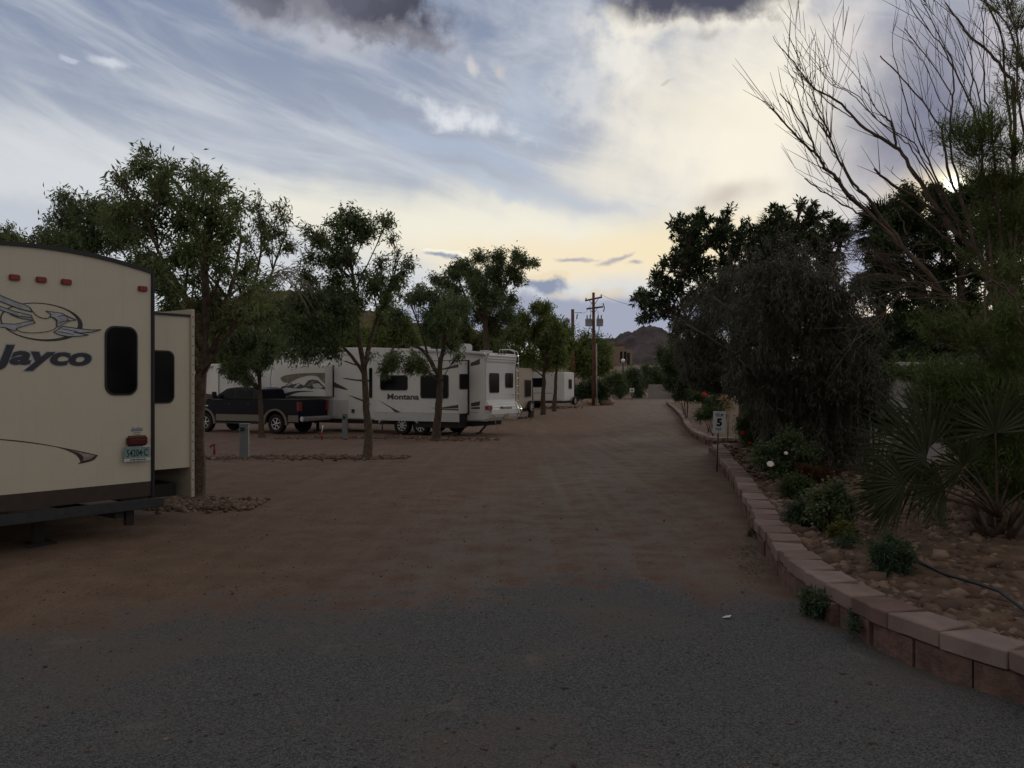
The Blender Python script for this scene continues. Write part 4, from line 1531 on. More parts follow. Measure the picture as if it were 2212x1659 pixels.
# ------------------------------------------------------------------ right-hand planting
# loquat-like broadleaf tree
Yb = 23.0
bb = Vector((P(1610, 900, Yb).x, Yb, bed_z(7, Yb)))
make_tree('broadleaf_tree', 'tall broadleaf tree with leaf tufts against the bright sky, leaning over the drive', 'tree', bb,
          [pxtrunk(Yb, [(1610, 930), (1600, 800), (1585, 680), (1570, 580), (1540, 500)], .14, .03, bb),
           pxtrunk(Yb, [(1600, 800), (1520, 720), (1450, 670), (1400, 650)], .09, .02, None, -.8), pxtrunk(Yb, [(1590, 720), (1660, 620), (1720, 520), (1760, 460)], .09, .02, None, .8),
           pxtrunk(Yb, [(1590, 710), (1500, 600), (1470, 540)], .07, .02), pxtrunk(Yb, [(1600, 760), (1700, 680), (1790, 590), (1815, 540)], .08, .02, None, .4)],
          pxclumps(ZE, Yb, [(380, 330, 40), (440, 300, 60), (430, 400, 65), (480, 440, 70), (600, 270, 60), (640, 320, 70), (560, 400, 75), (520, 500, 80), (800, 290, 70), (850, 200, 35), (770, 370, 80), (740, 450, 80), (860, 420, 80),
                            (660, 480, 70), (320, 640, 40), (420, 640, 65), (540, 620, 85), (480, 720, 90), (260, 740, 55), (230, 800, 50), (330, 800, 60), (600, 720, 90), (120, 930, 60), (60, 930, 30), (220, 950, 75), (330, 950, 80), (150, 1010, 55),
                            (300, 1070, 75), (200, 1100, 55), (400, 1060, 70), (130, 1110, 40), (420, 1180, 70), (1220, 190, 50), (1260, 260, 60), (1320, 250, 30), (1440, 200, 42), (1450, 130, 25), (1540, 230, 50), (1560, 160, 35), (1550, 320, 60), (1650, 250, 42), (1480, 380, 80),
                            (1340, 380, 80), (1720, 330, 55), (1790, 380, 62), (1830, 420, 40), (1700, 430, 75), (1600, 480, 85), (1780, 500, 55), (1650, 580, 80), (1500, 530, 90), (1620, 680, 70), (1120, 420, 90), (1000, 380, 80), (980, 520, 90), (1250, 520, 90),
                            (850, 600, 90), (1100, 650, 90), (1350, 650, 90), (700, 850, 90), (560, 950, 80), (1640, 760, 60), (1550, 800, 70), (900, 750, 90), (1050, 800, 95), (1200, 800, 95), (1350, 830, 95), (1480, 690, 90), (1000, 640, 85), (1250, 690, 90), (800, 700, 85), (450, 850, 80), (430, 560, 60), (1150, 560, 85), (1400, 480, 80), (1750, 700, 45, .7)], 3.66, 1.4, .45),
          [L_lq, L_lq], leaf=(.15, .052), dens=.85, twig_r=.008, bough_r=.03, rosette=True, droop=.05, spread=1.0, cover=6.0)

weeping('broad dark shrub with grey drooping leaves hanging to the ground behind the sign', BP(1730, 1010), 14.4,
        [(1540, 640, 50), (1600, 605, 60), (1680, 585, 62), (1755, 595, 60), (1815, 640, 55), (1480, 700, 42), (1455, 750, 36), (1640, 660, 65), (1720, 660, 65), (1520, 740, 50), (1560, 690, 55), (1620, 650, 60), (1690, 630, 60), (1760, 650, 60), (1820, 700, 55), (1850, 770, 50), (1500, 800, 45), (1570, 780, 70), (1650, 730, 75), (1740, 730, 80), (1800, 800, 70), (1640, 830, 80), (1720, 840, 80),
         (1560, 850, 50), (1790, 890, 60), (1840, 860, 50), (1650, 910, 70), (1730, 930, 70), (1700, 980, 60), (1770, 970, 55), (1640, 960, 45), (1480, 830, 36), (1860, 830, 40), (1810, 950, 45)], 1)
# dense small-leaved tree behind
Yd = 18.0
bd = Vector((P(2080, 900, Yd).x, Yd, bed_z(9, Yd)))
make_tree('evergreen_tree', 'dense rounded dark evergreen behind the bare branches, where the sun shows through', 'tree', bd,
          [pxtrunk(Yd, [(2080, 920), (2080, 760), (2075, 620), (2070, 480)], .16, .04, bd), pxtrunk(Yd, [(2080, 760), (1990, 640), (1940, 560)], .09, .03), pxtrunk(Yd, [(2080, 740), (2160, 600), (2200, 500)], .09, .03)],
          pxclumps(ZB, Yd, [(1000, 370, 90), (1080, 330, 80), (950, 450, 90), (1130, 420, 120), (1280, 330, 90), (1400, 400, 110), (1340, 290, 50), (1570, 370, 50), (1560, 420, 100), (1650, 300, 80), (1800, 250, 100), (1900, 200, 90), (2050, 230, 100), (2180, 250, 90),
                            (1700, 420, 130), (1900, 420, 140), (2100, 420, 140), (950, 600, 120), (1150, 600, 150), (1400, 600, 150), (1650, 620, 150), (1900, 640, 150), (2100, 650, 150), (800, 700, 100), (760, 820, 90), (900, 850, 140), (1150, 850, 150),
                            (1400, 850, 150), (1650, 870, 150), (1900, 880, 150), (2150, 880, 150), (680, 980, 70), (760, 1060, 100), (950, 1080, 140), (1200, 1100, 150), (1450, 1100, 150), (1700, 1120, 150), (700, 1230, 110), (600, 1180, 60), (900, 1280, 120), (1150, 1320, 130), (1400, 1350, 130), (520, 1260, 70), (1700, 1350, 120), (1950, 1150, 150), (850, 560, 60),
                            (1000, 1480, 90, .8), (1250, 1500, 110), (1500, 1500, 140), (1750, 1520, 150), (2000, 1400, 150), (2000, 1600, 150), (1450, 1650, 140), (1200, 1650, 130), (950, 1600, 100), (1700, 1750, 150), (1950, 1850, 150), (1450, 1820, 140), (1200, 1800, 120), (2150, 1100, 150), (2200, 1350, 150), (2200, 1600, 150), (1000, 1750, 90), (2150, 1800, 150), (1300, 1950, 110), (1600, 1980, 130), (750, 700, 90), (720, 1400, 80), (800, 1600, 90), (850, 1850, 90), (1000, 2000, 110)], 4.571, 1.1, .3),
          [L_dark, L_dark], leaf=(.075, .032), dens=.72, twig_r=.006, bough_r=.03, cover=11.5)


# ------------------------------------------------------------------ fan palms
def fan(lv_list, hub, dirv, side, Rr, n=34, spread=125, web=.38, wid=.03, droop=.18, stiff=None):
    """one fan leaf: webbed heart and tapering fingers; returns verts, quads"""
    hub, dirv, side = Vector(hub), Vector(dirv).normalized(), Vector(side)
    side = (side - dirv * side.dot(dirv)).normalized()
    nrm = side.cross(dirv)
    vs, fs = [], []
    for i in range(n):
        a = R(-spread + 2 * spread * i / (n - 1)) + rng.normal(0, .02)
        d = dirv * math.cos(a) + side * math.sin(a)
        ps = d.cross(nrm)
        L = Rr * (0.72 + 0.28 * math.cos(a * .7)) * rng.uniform(.88, 1.06)
        hw = Rr * web * math.tan(R(spread / (n - 1))) * 1.05
        g = Vector((0, 0, -1))
        p0 = hub
        p1 = hub + d * L * web
        p2 = hub + d * L * (web + (1 - web) * .55) + g * L * droop * .22 + nrm * rng.normal(0, .012)
        p3 = hub + d * L + g * L * droop * rng.uniform(.5, 1.2) + nrm * rng.normal(0, .03)
        k = len(vs)
        fd = nrm * hw * .5 * (1 if i % 2 else -1)
        vs += [p0, p1 - ps * hw + fd, p1 + ps * hw - fd, p2 - ps * wid * .4, p2 + ps * wid * .4, p3 - ps * .0015, p3 + ps * .0015]
        fs += [(k, k + 1, k + 2), (k + 1, k + 3, k + 4, k + 2), (k + 3, k + 5, k + 6, k + 4)]
    return vs, fs


def palm(label, base, crown, fronds, trunk_r, group, mats, wid=.03, n=34):
    base, crown = Vector(base), Vector(crown)
    root = empty('fan_palm', label, 'palm', group, base)
    mb = MB()
    H = crown - base
    if H.length > .3:
        pts = [H * t + Vector((.03 * math.sin(6 * t), 0, 0)) for t in np.linspace(0, 1, 14)]
        mb.tube(pts, [trunk_r * (1.15 - .15 * t) * (1 + .08 * (i % 2)) for i, t in enumerate(np.linspace(0, 1, 14))], 12)
    for i in range(26):
        a = rng.uniform(0, 6.28)
        z = rng.uniform(.0, 1.0)
        p = H * z + Vector((math.cos(a), math.sin(a), 0)) * trunk_r * .9
        e = p + Vector((math.cos(a) * .14, math.sin(a) * .14, .22))
        mb.tube([p, e], [.028, .014], 5)
    mb.build('trunk', barkdry, root)
    for hub, dv, sd, Rr, kw in fronds:
        m = MB()
        hb = Vector(hub) - base
        st = H + Vector((0, 0, .0))
        mid = (st + hb) / 2 + Vector((0, 0, .12 * (hb - st).length))
        m.tube([Vector(q) for q in bez(np.array(st), np.array(mid), np.array(hb), 8)], list(np.linspace(.016, .007, 8)), 5, mi=1)
        vs, fs = fan(None, hb, dv, sd, Rr, wid=wid, n=n, **kw)
        m.add(vs, fs, 0)
        m.build('frond', mats, root)
    return root


GPALM = 'fan palms in the planting bed'


def crown_fronds(c, Rr, n, reach):
    out = []
    for i in range(n):
        a = 2.4 * i + rng.normal(0, .15)
        el = R(80 - 118 * (i / n)) + rng.normal(0, .08)
        d = Vector((math.cos(a) * math.cos(el), math.sin(a) * math.cos(el), math.sin(el)))
        s = Vector((-math.sin(a), math.cos(a), 0)) + Vector((0, 0, rng.normal(0, .25)))
        out.append((Vector(c) + d * reach * rng.uniform(.85, 1.1), d + Vector((0, 0, -.12)), s, Rr * rng.uniform(.85, 1.1), dict(spread=100, droop=.22)))
    return out


Yp = 25.5
pc = P(1672, 525, Yp)
palm('fan palm whose spiky crown stands in the top of the broadleaf tree', (pc.x, Yp, bed_z(pc.x, Yp)), pc, crown_fronds(pc, .80, 32, .42), .13, GPALM, [L_palm, barkdry])
Yp = 19.8
pc = P(1905, 505, Yp)
palm('tall fan palm fanning out left of the dense evergreen', (pc.x, Yp, bed_z(pc.x, Yp)), pc, crown_fronds(pc, .68, 30, .35), .11, GPALM, [L_palm, barkdry])

# the low palm in front
Yp = 8.0
pb = BP(2150, 1165)
Yp = pb.y


def fp(x, y, dy):
    return P(x, y, Yp + dy)


SD = Vector((.15, -.35, 1))
fr = []
for hx, hy, dy, tx, ty, tdy, Rr, sp in ((2001, 990, -.35, 1850, 985, -.1, .70, 100), (2010, 965, .15, 1905, 850, .25, .72, 82), (1957, 1047, -.45, 1850, 1050, -.3, .50, 75), (1945, 1070, -.2, 1850, 1080, 0, .42, 55),
                                       (2040, 1052, -.5, 1960, 1075, -.5, .40, 80), (2060, 930, .3, 2010, 830, .4, .66, 75), (2150, 935, -.3, 2130, 820, -.35, .60, 95), (2215, 960, .2, 2330, 880, .2, .62, 100),
                                       (2230, 1050, -.3, 2350, 1040, -.35, .60, 100), (2080, 1010, -.6, 2000, 960, -.9, .5, 100), (2160, 1010, .6, 2200, 900, .9, .6, 100)):
    h_ = fp(hx, hy, dy)
    t_ = fp(tx, ty, tdy)
    d_ = t_ - h_
    s_ = d_.cross(Vector((.25, 1, .12))).normalized()
    fr.append((h_, d_, s_, Rr, dict(spread=sp, droop=.10, web=.33)))
palm('low fan palm spreading its fronds over the stony bed in the foreground', pb, pb + Vector((0.02, 0, .22)), fr, .13, GPALM, [L_palm, barkdry], wid=.026, n=32)

# ------------------------------------------------------------------ desert willow with bare stems
Yw = 8.6
wb = P(2195, 1130, Yw)
wb = Vector((wb.x, Yw, bed_z(wb.x, Yw)))
wr = empty('desert_willow', 'big half bare shrub whose leafless stems sweep up across the sky', 'shrub', None, wb)
wood = MB()
STEMS = []


def stem(pts, r0, r1, dy0=0.0, dy1=0.0, n=7, m=None, echo=False):
    r0, r1 = r0 * .66, r1 * .8
    """pts already in picture units; distance drifts from dy0 to dy1"""
    q = [P(x, y, Yw + dy0 + (dy1 - dy0) * i / max(1, len(pts) - 1)) - wb for i, (x, y) in enumerate(pts)]
    fine, fr_ = [], []
    for i in range(len(q) - 1):
        p0, p1, p2, p3 = q[max(i - 1, 0)], q[i], q[i + 1], q[min(i + 2, len(q) - 1)]
        for k_ in range(4):
            t = k_ / 4
            v = 0.5 * ((2 * p1) + (p2 - p0) * t + (2 * p0 - 5 * p1 + 4 * p2 - p3) * t * t + (3 * p1 - p0 - 3 * p2 + p3) * t ** 3)
            rr = r0 + (r1 - r0) * (i + t) / (len(q) - 1)
            fine.append(v + Vector(rng.normal(0, .004 + rr * .10, 3)))
            fr_.append(rr * rng.uniform(.88, 1.14))
    fine.append(q[-1])
    fr_.append(r1)
    (m or wood).tube(fine, fr_, n)
    STEMS.append((fine, fr_))
    if len(pts) > 3 and not echo and n > 4:
        cut = len(pts) // 3
        for _ in range(2 if r1 < .006 else 1):
            jx, jy = rng.uniform(-8, 44), rng.normal(0, 10)
            sub_ = [(x + jx * i / len(pts) * 1.6 + rng.normal(0, 4), y + jy * i / len(pts) + rng.normal(0, 4)) for i, (x, y) in enumerate(pts)][cut:]
            sub_[0] = pts[cut]
            rr_ = (r0 + (r1 - r0) * cut / len(pts)) * .5
            d_ = dy0 + (dy1 - dy0) * cut / max(1, len(pts) - 1)
            stem(sub_, min(rr_, .016), .0022, d_, d_ + rng.normal(0, .7), 5, m, True)


c8 = lambda l: [Z8(*p) for p in l]
cb = lambda l: [ZB(*p) for p in l]
ROOT = [(2197, 1135), (2190, 1010), (2185, 900)]
# main stems from the foot
stem(ROOT + cb([(1680, 1659), (1500, 1420), (1250, 1120), (960, 820), (700, 560), (450, 310)]) + c8([(720, 1420), (620, 1340), (560, 1240), (440, 1130), (310, 990), (200, 865)]), .052, .007, 0, -1.0)
stem(c8([(200, 865), (85, 770)]), .004, .002, -1.0, -1.05, 4)
stem(c8([(560, 1240), (500, 1090), (380, 890), (265, 745)]), .014, .006, -.85, -.7)
stem(c8([(540, 1180), (450, 900), (390, 680), (300, 520)]), .009, .003, -.85, -1.2, 5)
stem(cb([(1250, 1120), (1000, 830), (760, 500), (640, 340)]) + c8([(880, 1500), (770, 1330), (690, 1170), (640, 1020), (560, 880), (545, 740), (548, 330)]), .030, .003, -.3, -.5)
stem(c8([(690, 1170), (610, 1000), (530, 930), (470, 760), (430, 560), (428, 505)]), .010, .003, -.45, -.8, 5)
stem(c8([(670, 1100), (682, 880), (690, 560), (690, 140)]), .009, .002, -.45, -.2, 5)
stem(c8([(640, 1020), (600, 860), (610, 670)]), .009, .005, -.45, -.6, 5)
stem(ROOT + [(2180, 820)] + cb([(1950, 1500), (1850, 1100), (1750, 900), (1600, 780), (1400, 540), (1230, 290), (1040, 0)]) + c8([(1190, 1170), (1030, 1080), (870, 950), (720, 800), (560, 720), (490, 650), (400, 530), (270, 380), (210, 290)]), .060, .003, .1, .8)
stem(c8([(1190, 1170), (1160, 1000), (1095, 930)]), .020, .012, .6, .55)
stem(c8([(1095, 930), (1020, 850), (890, 640), (735, 445)]), .010, .003, .55, .3, 5)
stem(c8([(870, 950), (760, 890), (640, 800), (480, 640), (370, 540)]), .010, .003, .7, .5, 5)
stem(c8([(1190, 1090), (1130, 880), (1060, 750)]), .006, .002, .6, .9, 4)
stem(cb([(1400, 540), (1180, 400), (900, 230), (735, 85)]), .030, .013, .4, .0)
stem(cb([(1600, 780), (1520, 520), (1400, 300), (1270, 0)]) + c8([(1370, 1100), (1300, 900), (1210, 590), (1160, 350), (1195, 50)]), .022, .002, .3, .9)
stem(c8([(1560, 1040), (1480, 920), (1370, 770), (1200, 580), (1065, 445)]), .014, .008, .4, .6)
stem(cb([(1720, 860), (1690, 640), (1600, 420), (1480, 180)]) + c8([(1560, 1040)]), .026, .014, .2, .4)
stem(cb([(1740, 900), (1650, 560), (1560, 250)]) + c8([(1620, 1100), (1640, 820), (1655, 640), (1600, 440), (1500, 300), (1340, 110), (1285, -20)]), .022, .003, .1, -.3)
stem(c8([(1620, 900), (1540, 800), (1440, 560), (1340, 370)]), .009, .003, -.1, -.4, 5)
stem(c8([(1630, 760), (1560, 620), (1420, 430), (1260, 225)]), .010, .006, -.1, .2, 5)
stem(cb([(1900, 1300), (1880, 900), (1840, 500)]) + c8([(1850, 1050), (1780, 820), (1680, 600), (1560, 330), (1400, 30), (1385, -20)]), .026, .003, .2, .5)
stem(c8([(1780, 820), (1800, 600), (1790, 420), (1765, 300), (1820, 0)]), .010, .002, .3, .1, 5)
stem(cb([(1960, 1400), (1990, 900), (1960, 500)]) + c8([(1950, 1000), (1900, 750), (1890, 400), (1880, 50)]), .024, .004, .3, -.3)
stem(c8([(1885, 1010), (1850, 760), (1780, 560), (1660, 250)]), .012, .005, .1, .4, 5)
stem(ROOT + [(2195, 700), (2190, 480)] + c8([(2130, 750), (2070, 590), (1950, 430), (1770, 280), (1680, 150), (1585, 20)]), .045, .009, .2, .8)
stem([(2190, 560)] + c8([(2130, 1430), (2120, 1200), (2100, 900), (2050, 500), (2040, 300), (1900, 0), (1870, -60)]), .028, .008, .3, .2)
stem(c8([(2330, 900), (2200, 500), (2100, 250), (2020, 130), (1830, -50)]), .020, .007, .2, .5)
stem(c8([(2260, 1250), (2180, 900), (2150, 560), (2160, 300), (2100, 60), (2080, -40)]), .018, .006, -.4, -.6)
stem(c8([(2100, 260), (2180, 130), (2260, -40)]), .012, .006, .3, .2)
stem(cb([(450, 310), (250, 190), (120, 230)][:1]) + cb([(300, 340), (150, 265), (45, 180)]) if False else cb([(700, 560), (520, 490), (380, 410), (160, 265), (45, 182)]), .014, .006, -.6, -.8, 5)
stem(cb([(430, 310), (250, 230), (0, 110), (-60, 70)]), .005, .002, -.8, -1.0, 4)
stem(cb([(2080, 1659), (2060, 1300), (1850, 1210), (1820, 1659)][1:]), .013, .012, -.9, -1.1, 6)
stem(cb([(1850, 1205), (2000, 1230), (2120, 1380), (2180, 1560), (2230, 1700)]), .012, .010, -.9, -1.0, 6)
stem(ROOT + cb([(2130, 1500), (2080, 1200), (2100, 900), (2050, 500), (2120, 200)]), .045, .02, .3, 1.0)
stem(ROOT + cb([(1980, 1450), (1800, 1150), (1600, 900), (1450, 780), (1230, 590), (1000, 400)]), .04, .012, .4, 1.2)
stem(cb([(1500, 1420), (1350, 1280), (1150, 1130), (1000, 1020)]), .02, .008, -.2, -.6)
# grey dry twigs lying out to the left
for l, a_, b_ in (([(1400, 1390), (1200, 1250), (1000, 1195), (600, 1130), (140, 1110)], -.3, -.8), ([(1370, 1070), (1050, 960), (700, 915), (480, 895), (330, 940)], -.2, -.4), ([(1300, 1030), (900, 990), (600, 985), (340, 990)], -.1, -.3),
                  ([(1380, 1290), (1100, 1190), (780, 1130), (480, 1150)], -.4, -.9), ([(1280, 1000), (1050, 945), (800, 940), (380, 925)], .1, .3), ([(1450, 1310), (1250, 1260), (1000, 1260), (830, 1285)], -.5, -.9), ([(1700, 1120), (1400, 1200), (1200, 1215), (900, 1180), (700, 1140)], -.6, -.8),
                  ([(1690, 1420), (1500, 1360), (1250, 1290), (1000, 1230)], -.4, -.7), ([(1770, 1470), (1600, 1400), (1400, 1370), (1100, 1370), (850, 1340)], -.5, -.8), ([(1570, 1560), (1300, 1490), (1200, 1400)], -.6, -.7), ([(980, 1340), (860, 1480), (720, 1650), (400, 1900)], -.7, -1.0),
                  ([(1040, 1290), (940, 1400), (760, 1560), (560, 1680)], -.7, -.9), ([(1030, 1080), (880, 1000), (760, 955)], -.2, -.4), ([(1250, 1150), (1000, 1100), (820, 1060), (640, 1020)], -.2, -.5), ([(1430, 1030), (1380, 860), (1250, 830), (1080, 860), (960, 1000)], -.3, -.6),
                  ([(480, 1080), (400, 1040), (370, 950), (330, 940)], -.5, -.5), ([(1060, 740), (1000, 580), (940, 480)], .1, .3)):
    stem(cb(l), .0105, .003, a_, b_, 5)
# side twigs off everything
for fine, fr_ in list(STEMS):
    L = len(fine)
    for j in range(int(L * .28)):
        i = rng.integers(L // 3, L)
        if fr_[i] > .03:
            continue
        t = (fine[i] - fine[i - 1]).normalized()
        d = (t * .9 + Vector(unit(1)[0]) * .55 + Vector((0, 0, .35))).normalized()
        ln = rng.uniform(.06, .55)
        p = fine[i]
        wood.tube([p, p + d * ln * .5 + Vector((0, 0, .01)), p + d * ln + Vector((0, 0, .05 * ln))], [min(.0045, fr_[i] * .5), .003, .0013], 4, cap=False)
wood.build('stems', barkdry, wr)
lv = Leaves()
lw = MB()
for x, y, r, f, dy in [(2110, 330, 50, 1, -.2), (2140, 285, 45, .8, -.4), (2065, 300, 38, .8, 0), (2175, 400, 60, 1, .3), (2130, 395, 52, 1, .2), (2195, 330, 50, .8, -.2), (2200, 60, 28, .5, 0), (2205, 140, 30, .5, .2), (2195, 215, 30, .5, .1), (2170, 20, 20, .3, .2),
                      (2150, 480, 70, 1, .4), (2210, 480, 60, 1, .1), (2130, 560, 50, .6, .5), (2200, 600, 60, .8, -.2), (2180, 700, 60, .7, -.5), (2030, 720, 30, .5, -.4), (2110, 740, 40, .5, -.6), (2200, 780, 60, .8, -.4),
                      (2140, 850, 75, 1, -.3), (2070, 860, 60, 1, -.1), (2030, 830, 45, .8, .1), (2190, 900, 75, 1, -.5), (2100, 930, 70, 1, -.2), (2180, 990, 70, 1, -.4), (2060, 920, 40, .7, .2), (2200, 1060, 60, .8, -.2), (1990, 870, 22, .5, .3), (1960, 820, 16, .5, .4), (2205, 1150, 60, .7, .4), (2150, 1210, 40, .5, .5)]:
    rw = r * Yw / F_D
    c = np.array(P(x, y, Yw + dy) - wb)
    nt = int(20 + (420 if y < 700 else 900) * rw * f)
    for j in range(nt):
        u = unit(1)[0]
        s0 = c + u * rw * rng.uniform(0, .7) - np.array([0, 0, .15 * rw])
        d = u * .6 + np.array([-.12, 0, .75])
        d /= np.linalg.norm(d)
        ln = rng.uniform(.12, .34)
        e = s0 + d * ln
        lw.tube([Vector(s0), Vector((s0 + e) / 2 + unit(1)[0] * .012), Vector(e)], [.003, .002, .001], 3, cap=False)
        k_ = int(rng.uniform(9, 20))
        t = rng.uniform(.05, 1, k_)[:, None]
        lv.add(s0 + (e - s0) * t, unit(k_) * .75 + d * .75 + np.array([0, 0, -.05]), rng.uniform(.05, .10, k_), rng.uniform(.005, .0085, k_))
lw.build('twigs', barkdry, wr)
lv.build('foliage', [L_will, L_far], wr, fold=.1, curl=.15)

# ------------------------------------------------------------------ low plants in the bed
GL = 'low plants in the stony bed'


def low_plant(name, label, px, clumps, mats, leaf, dens=1.0, group=GL, cat='plant', droop=.05, ds=.12, base=None, rosette=False, twig=.005):
    b = base if base is not None else BP(*px)
    return bush(name, label, 0, 0, b.y, clumps, mats, leaf, dens, group, cat, barkdry, droop, None, 1.0, b, twig, ds, rosette)


rose1 = low_plant('rose_bush', 'dark rose bush with one big white bloom beside the block wall', (1690, 1035), [(1665, 985, 26), (1700, 975, 32), (1735, 1000, 28), (1680, 1010, 26), (1715, 1020, 26), (1650, 1005, 16), (1755, 985, 22)], [L_ashdk, L_dark], (.05, .03), .8)
low_plant('rose_bush', 'dark green leafy rose bush in front of the low palm fronds', (1800, 1150), [(1775, 1085, 28), (1810, 1070, 30), (1825, 1105, 26), (1785, 1120, 30), (1815, 1135, 22), (1760, 1110, 20)], [L_ashdk, L_dark], (.05, .03), .9)
low_plant('leafy_plant', 'bright green clump along the block wall edge, nearest the white bloom', (1720, 1075), [(1695, 1055, 18), (1720, 1048, 20), (1745, 1055, 18), (1730, 1066, 16)], [L_bed, L_yel], (.045, .018), .8)
low_plant('leafy_plant', 'blue green feathery clump close behind the wall cap stones', (1735, 1140), [(1715, 1110, 22), (1745, 1105, 24), (1730, 1130, 20), (1762, 1130, 18)], [L_blue, L_bed], (.045, .014), .8)
low_plant('leafy_plant', 'yellowish green tuft at the foot of the dark rose bush', (1820, 1165), [(1815, 1145, 16), (1835, 1150, 14), (1800, 1152, 12)], [L_yel, L_bed], (.04, .016), .8)
low_plant('leafy_plant', 'bushy blue green clump alone among the stones by the black hose', (1925, 1240), [(1900, 1205, 26), (1930, 1195, 30), (1955, 1212, 24), (1915, 1222, 26), (1940, 1228, 22), (1922, 1172, 16)], [L_blue, L_bed], (.035, .009), .9)
low_plant('leafy_plant', 'small green tuft on the stones behind the wall curve', (1835, 1190), [(1825, 1172, 15), (1845, 1168, 14), (1810, 1178, 10)], [L_blue, L_bed], (.035, .012), .6)
low_plant('red_shrub', 'small reddish leaved shrub under the weeping foliage', (1765, 1045), [(1745, 1022, 18), (1770, 1028, 18), (1755, 1036, 14)], [L_red, L_red], (.04, .02), .7)
GW = 'weeds at the foot of the block wall'


def GPn(x, y):
    return Vector(((x - CX) * EYE / (y - HZ), EYE * F_D / (y - HZ), 0)) if False else Vector(((x - CX) * (EYE / (y - HZ)), EYE * F_D / (y - HZ), 0))


low_plant('weed', 'dark leafy weed growing on the gravel against the block wall', None, [(1748, 1290, 18), (1768, 1300, 22), (1755, 1318, 20), (1778, 1322, 16)], [L_blue, L_ashdk], (.035, .012), .8, GW, 'weed', base=GPn(1762, 1335))
low_plant('weed', 'sprig of weed sprouting between the lower wall blocks', None, [(1850, 1335, 14), (1862, 1350, 16), (1845, 1355, 12)], [L_blue, L_ashdk], (.03, .01), .8, GW, 'weed', base=GPn(1858, 1375))
low_plant('weed', 'dry yellow sprig by the wall just beyond the sign post', None, [(1640, 1140, 12), (1628, 1150, 12)], [L_olive, L_yel], (.03, .01), .5, GW, 'weed', base=GPn(1632, 1165))
# far bed
GF = 'plants in the far bed'


def FBP(x, Y):
    return Vector((P(x, 900, Y).x, Y, gz(0, Y) + .2))


low_plant('flowering_plant', 'green clump with a red bloom along the far wall', None, [(1520, 862, 16), (1545, 868, 18), (1500, 855, 14), (1530, 878, 16), (1560, 880, 14)], [L_bed, L_ashdk], (.07, .03), .9, GF, base=FBP(1530, 33), ds=.4)
low_plant('leafy_plant', 'green clump beyond the sign at the near end of the far wall', None, [(1540, 892, 16), (1525, 898, 14), (1555, 900, 13)], [L_bed, L_ashdk], (.06, .026), .9, GF, base=FBP(1540, 29.5), ds=.3)
low_plant('leafy_plant', 'dark mound of leaves where the far wall bends out of sight', None, [(1468, 852, 12), (1480, 848, 13), (1492, 858, 12), (1462, 860, 8)], [L_dark, L_ashdk], (.1, .045), 1.0, GF, base=FBP(1478, 50), ds=.6)
low_plant('red_shrub', 'rust coloured dry shrub under the broadleaf tree', None, [(1490, 810, 22), (1520, 800, 26), (1550, 815, 26), (1580, 800, 24), (1500, 835, 18), (1535, 840, 20), (1570, 840, 20), (1600, 820, 20), (1475, 790, 14)], [L_red, L_olive], (.09, .03), .6, GF, 'shrub', base=FBP(1540, 36), ds=.7)
low_plant('grass_tuft', 'pale straw grass tuft in the far bed behind the sign', None, [(1570, 872, 8), (1576, 880, 8)], [mat('straw_leaf', (0.36, 0.27, 0.13), .8, .1), L_olive], (.16, .012), .8, GF, 'grass', base=FBP(1572, 25.8), ds=.1)
# dark filler shrubs that close the view under the crowns
bush('evergreen_bush', 'dark bush between the broadleaf tree and the far wall', 1484, 850, 46, [(1485, 845, 16), (1500, 850, 16), (1475, 850, 12), (1510, 842, 16), (1440, 790, 18), (1465, 780, 22), (1430, 765, 16), (1460, 815, 22), (1490, 790, 24), (1480, 830, 18), (1440, 830, 14)], [L_dark, L_ashdk], (.16, .06), 1.0, None, ds=1.0)
bush('evergreen_bush', 'dark leafy bush filling the right edge behind the low palm', 2150, 1060, 10.2, [(2040, 850, 40), (2090, 830, 46), (2150, 820, 50), (2205, 820, 50), (2060, 900, 46), (2120, 890, 52), (2190, 890, 55), (2080, 960, 46), (2150, 960, 52), (2210, 970, 50), (2120, 1030, 46), (2190, 1040, 50), (2030, 800, 30)], [L_dark, L_ash], (.07, .022), .75, None, ds=.35)
bush('tall_bush', 'dark upright bush closing the gap between the weeping shrub and the shed', 1890, 930, 14.8, [(1880, 740, 26), (1893, 780, 28), (1878, 830, 30), (1900, 850, 26), (1885, 890, 30), (1905, 910, 26), (1915, 800, 18)], [L_dark, L_weep], (.075, .022), .8, None, ds=.3)
bush('evergreen_bush', 'deep green bush low behind the weeping shrub', 1640, 900, 19, [(1600, 800, 34), (1650, 790, 40), (1700, 800, 40), (1760, 790, 40), (1620, 850, 34), (1680, 860, 36), (1740, 850, 36), (1820, 800, 40), (1850, 860, 36)], [L_dark, L_ashdk], (.09, .04), .8, None, ds=.6)

# flowers are blooms on their bushes
def bloom(parent, p, r, m):
    mb = MB()
    for ring, (n, rr, tilt) in enumerate(((7, 1.0, .35), (6, .75, .75), (5, .5, 1.1))):
        for i in range(n):
            a = 6.283 * i / n + ring * .4
            o = Vector((math.cos(a), math.sin(a), 0))
            c = o * r * rr * math.cos(tilt) * .62 + Vector((0, 0, r * rr * math.sin(tilt) * .7 - .1 * r))
            mb.ball(c, r * .48 * (1.1 - .2 * ring), 5, 0, (1, 1, .55))
    o = mb.build('bloom', m, parent)
    o.location = Vector(p) - parent.location
    o.rotation_euler = (R(50), R(-12), 0)
    return o


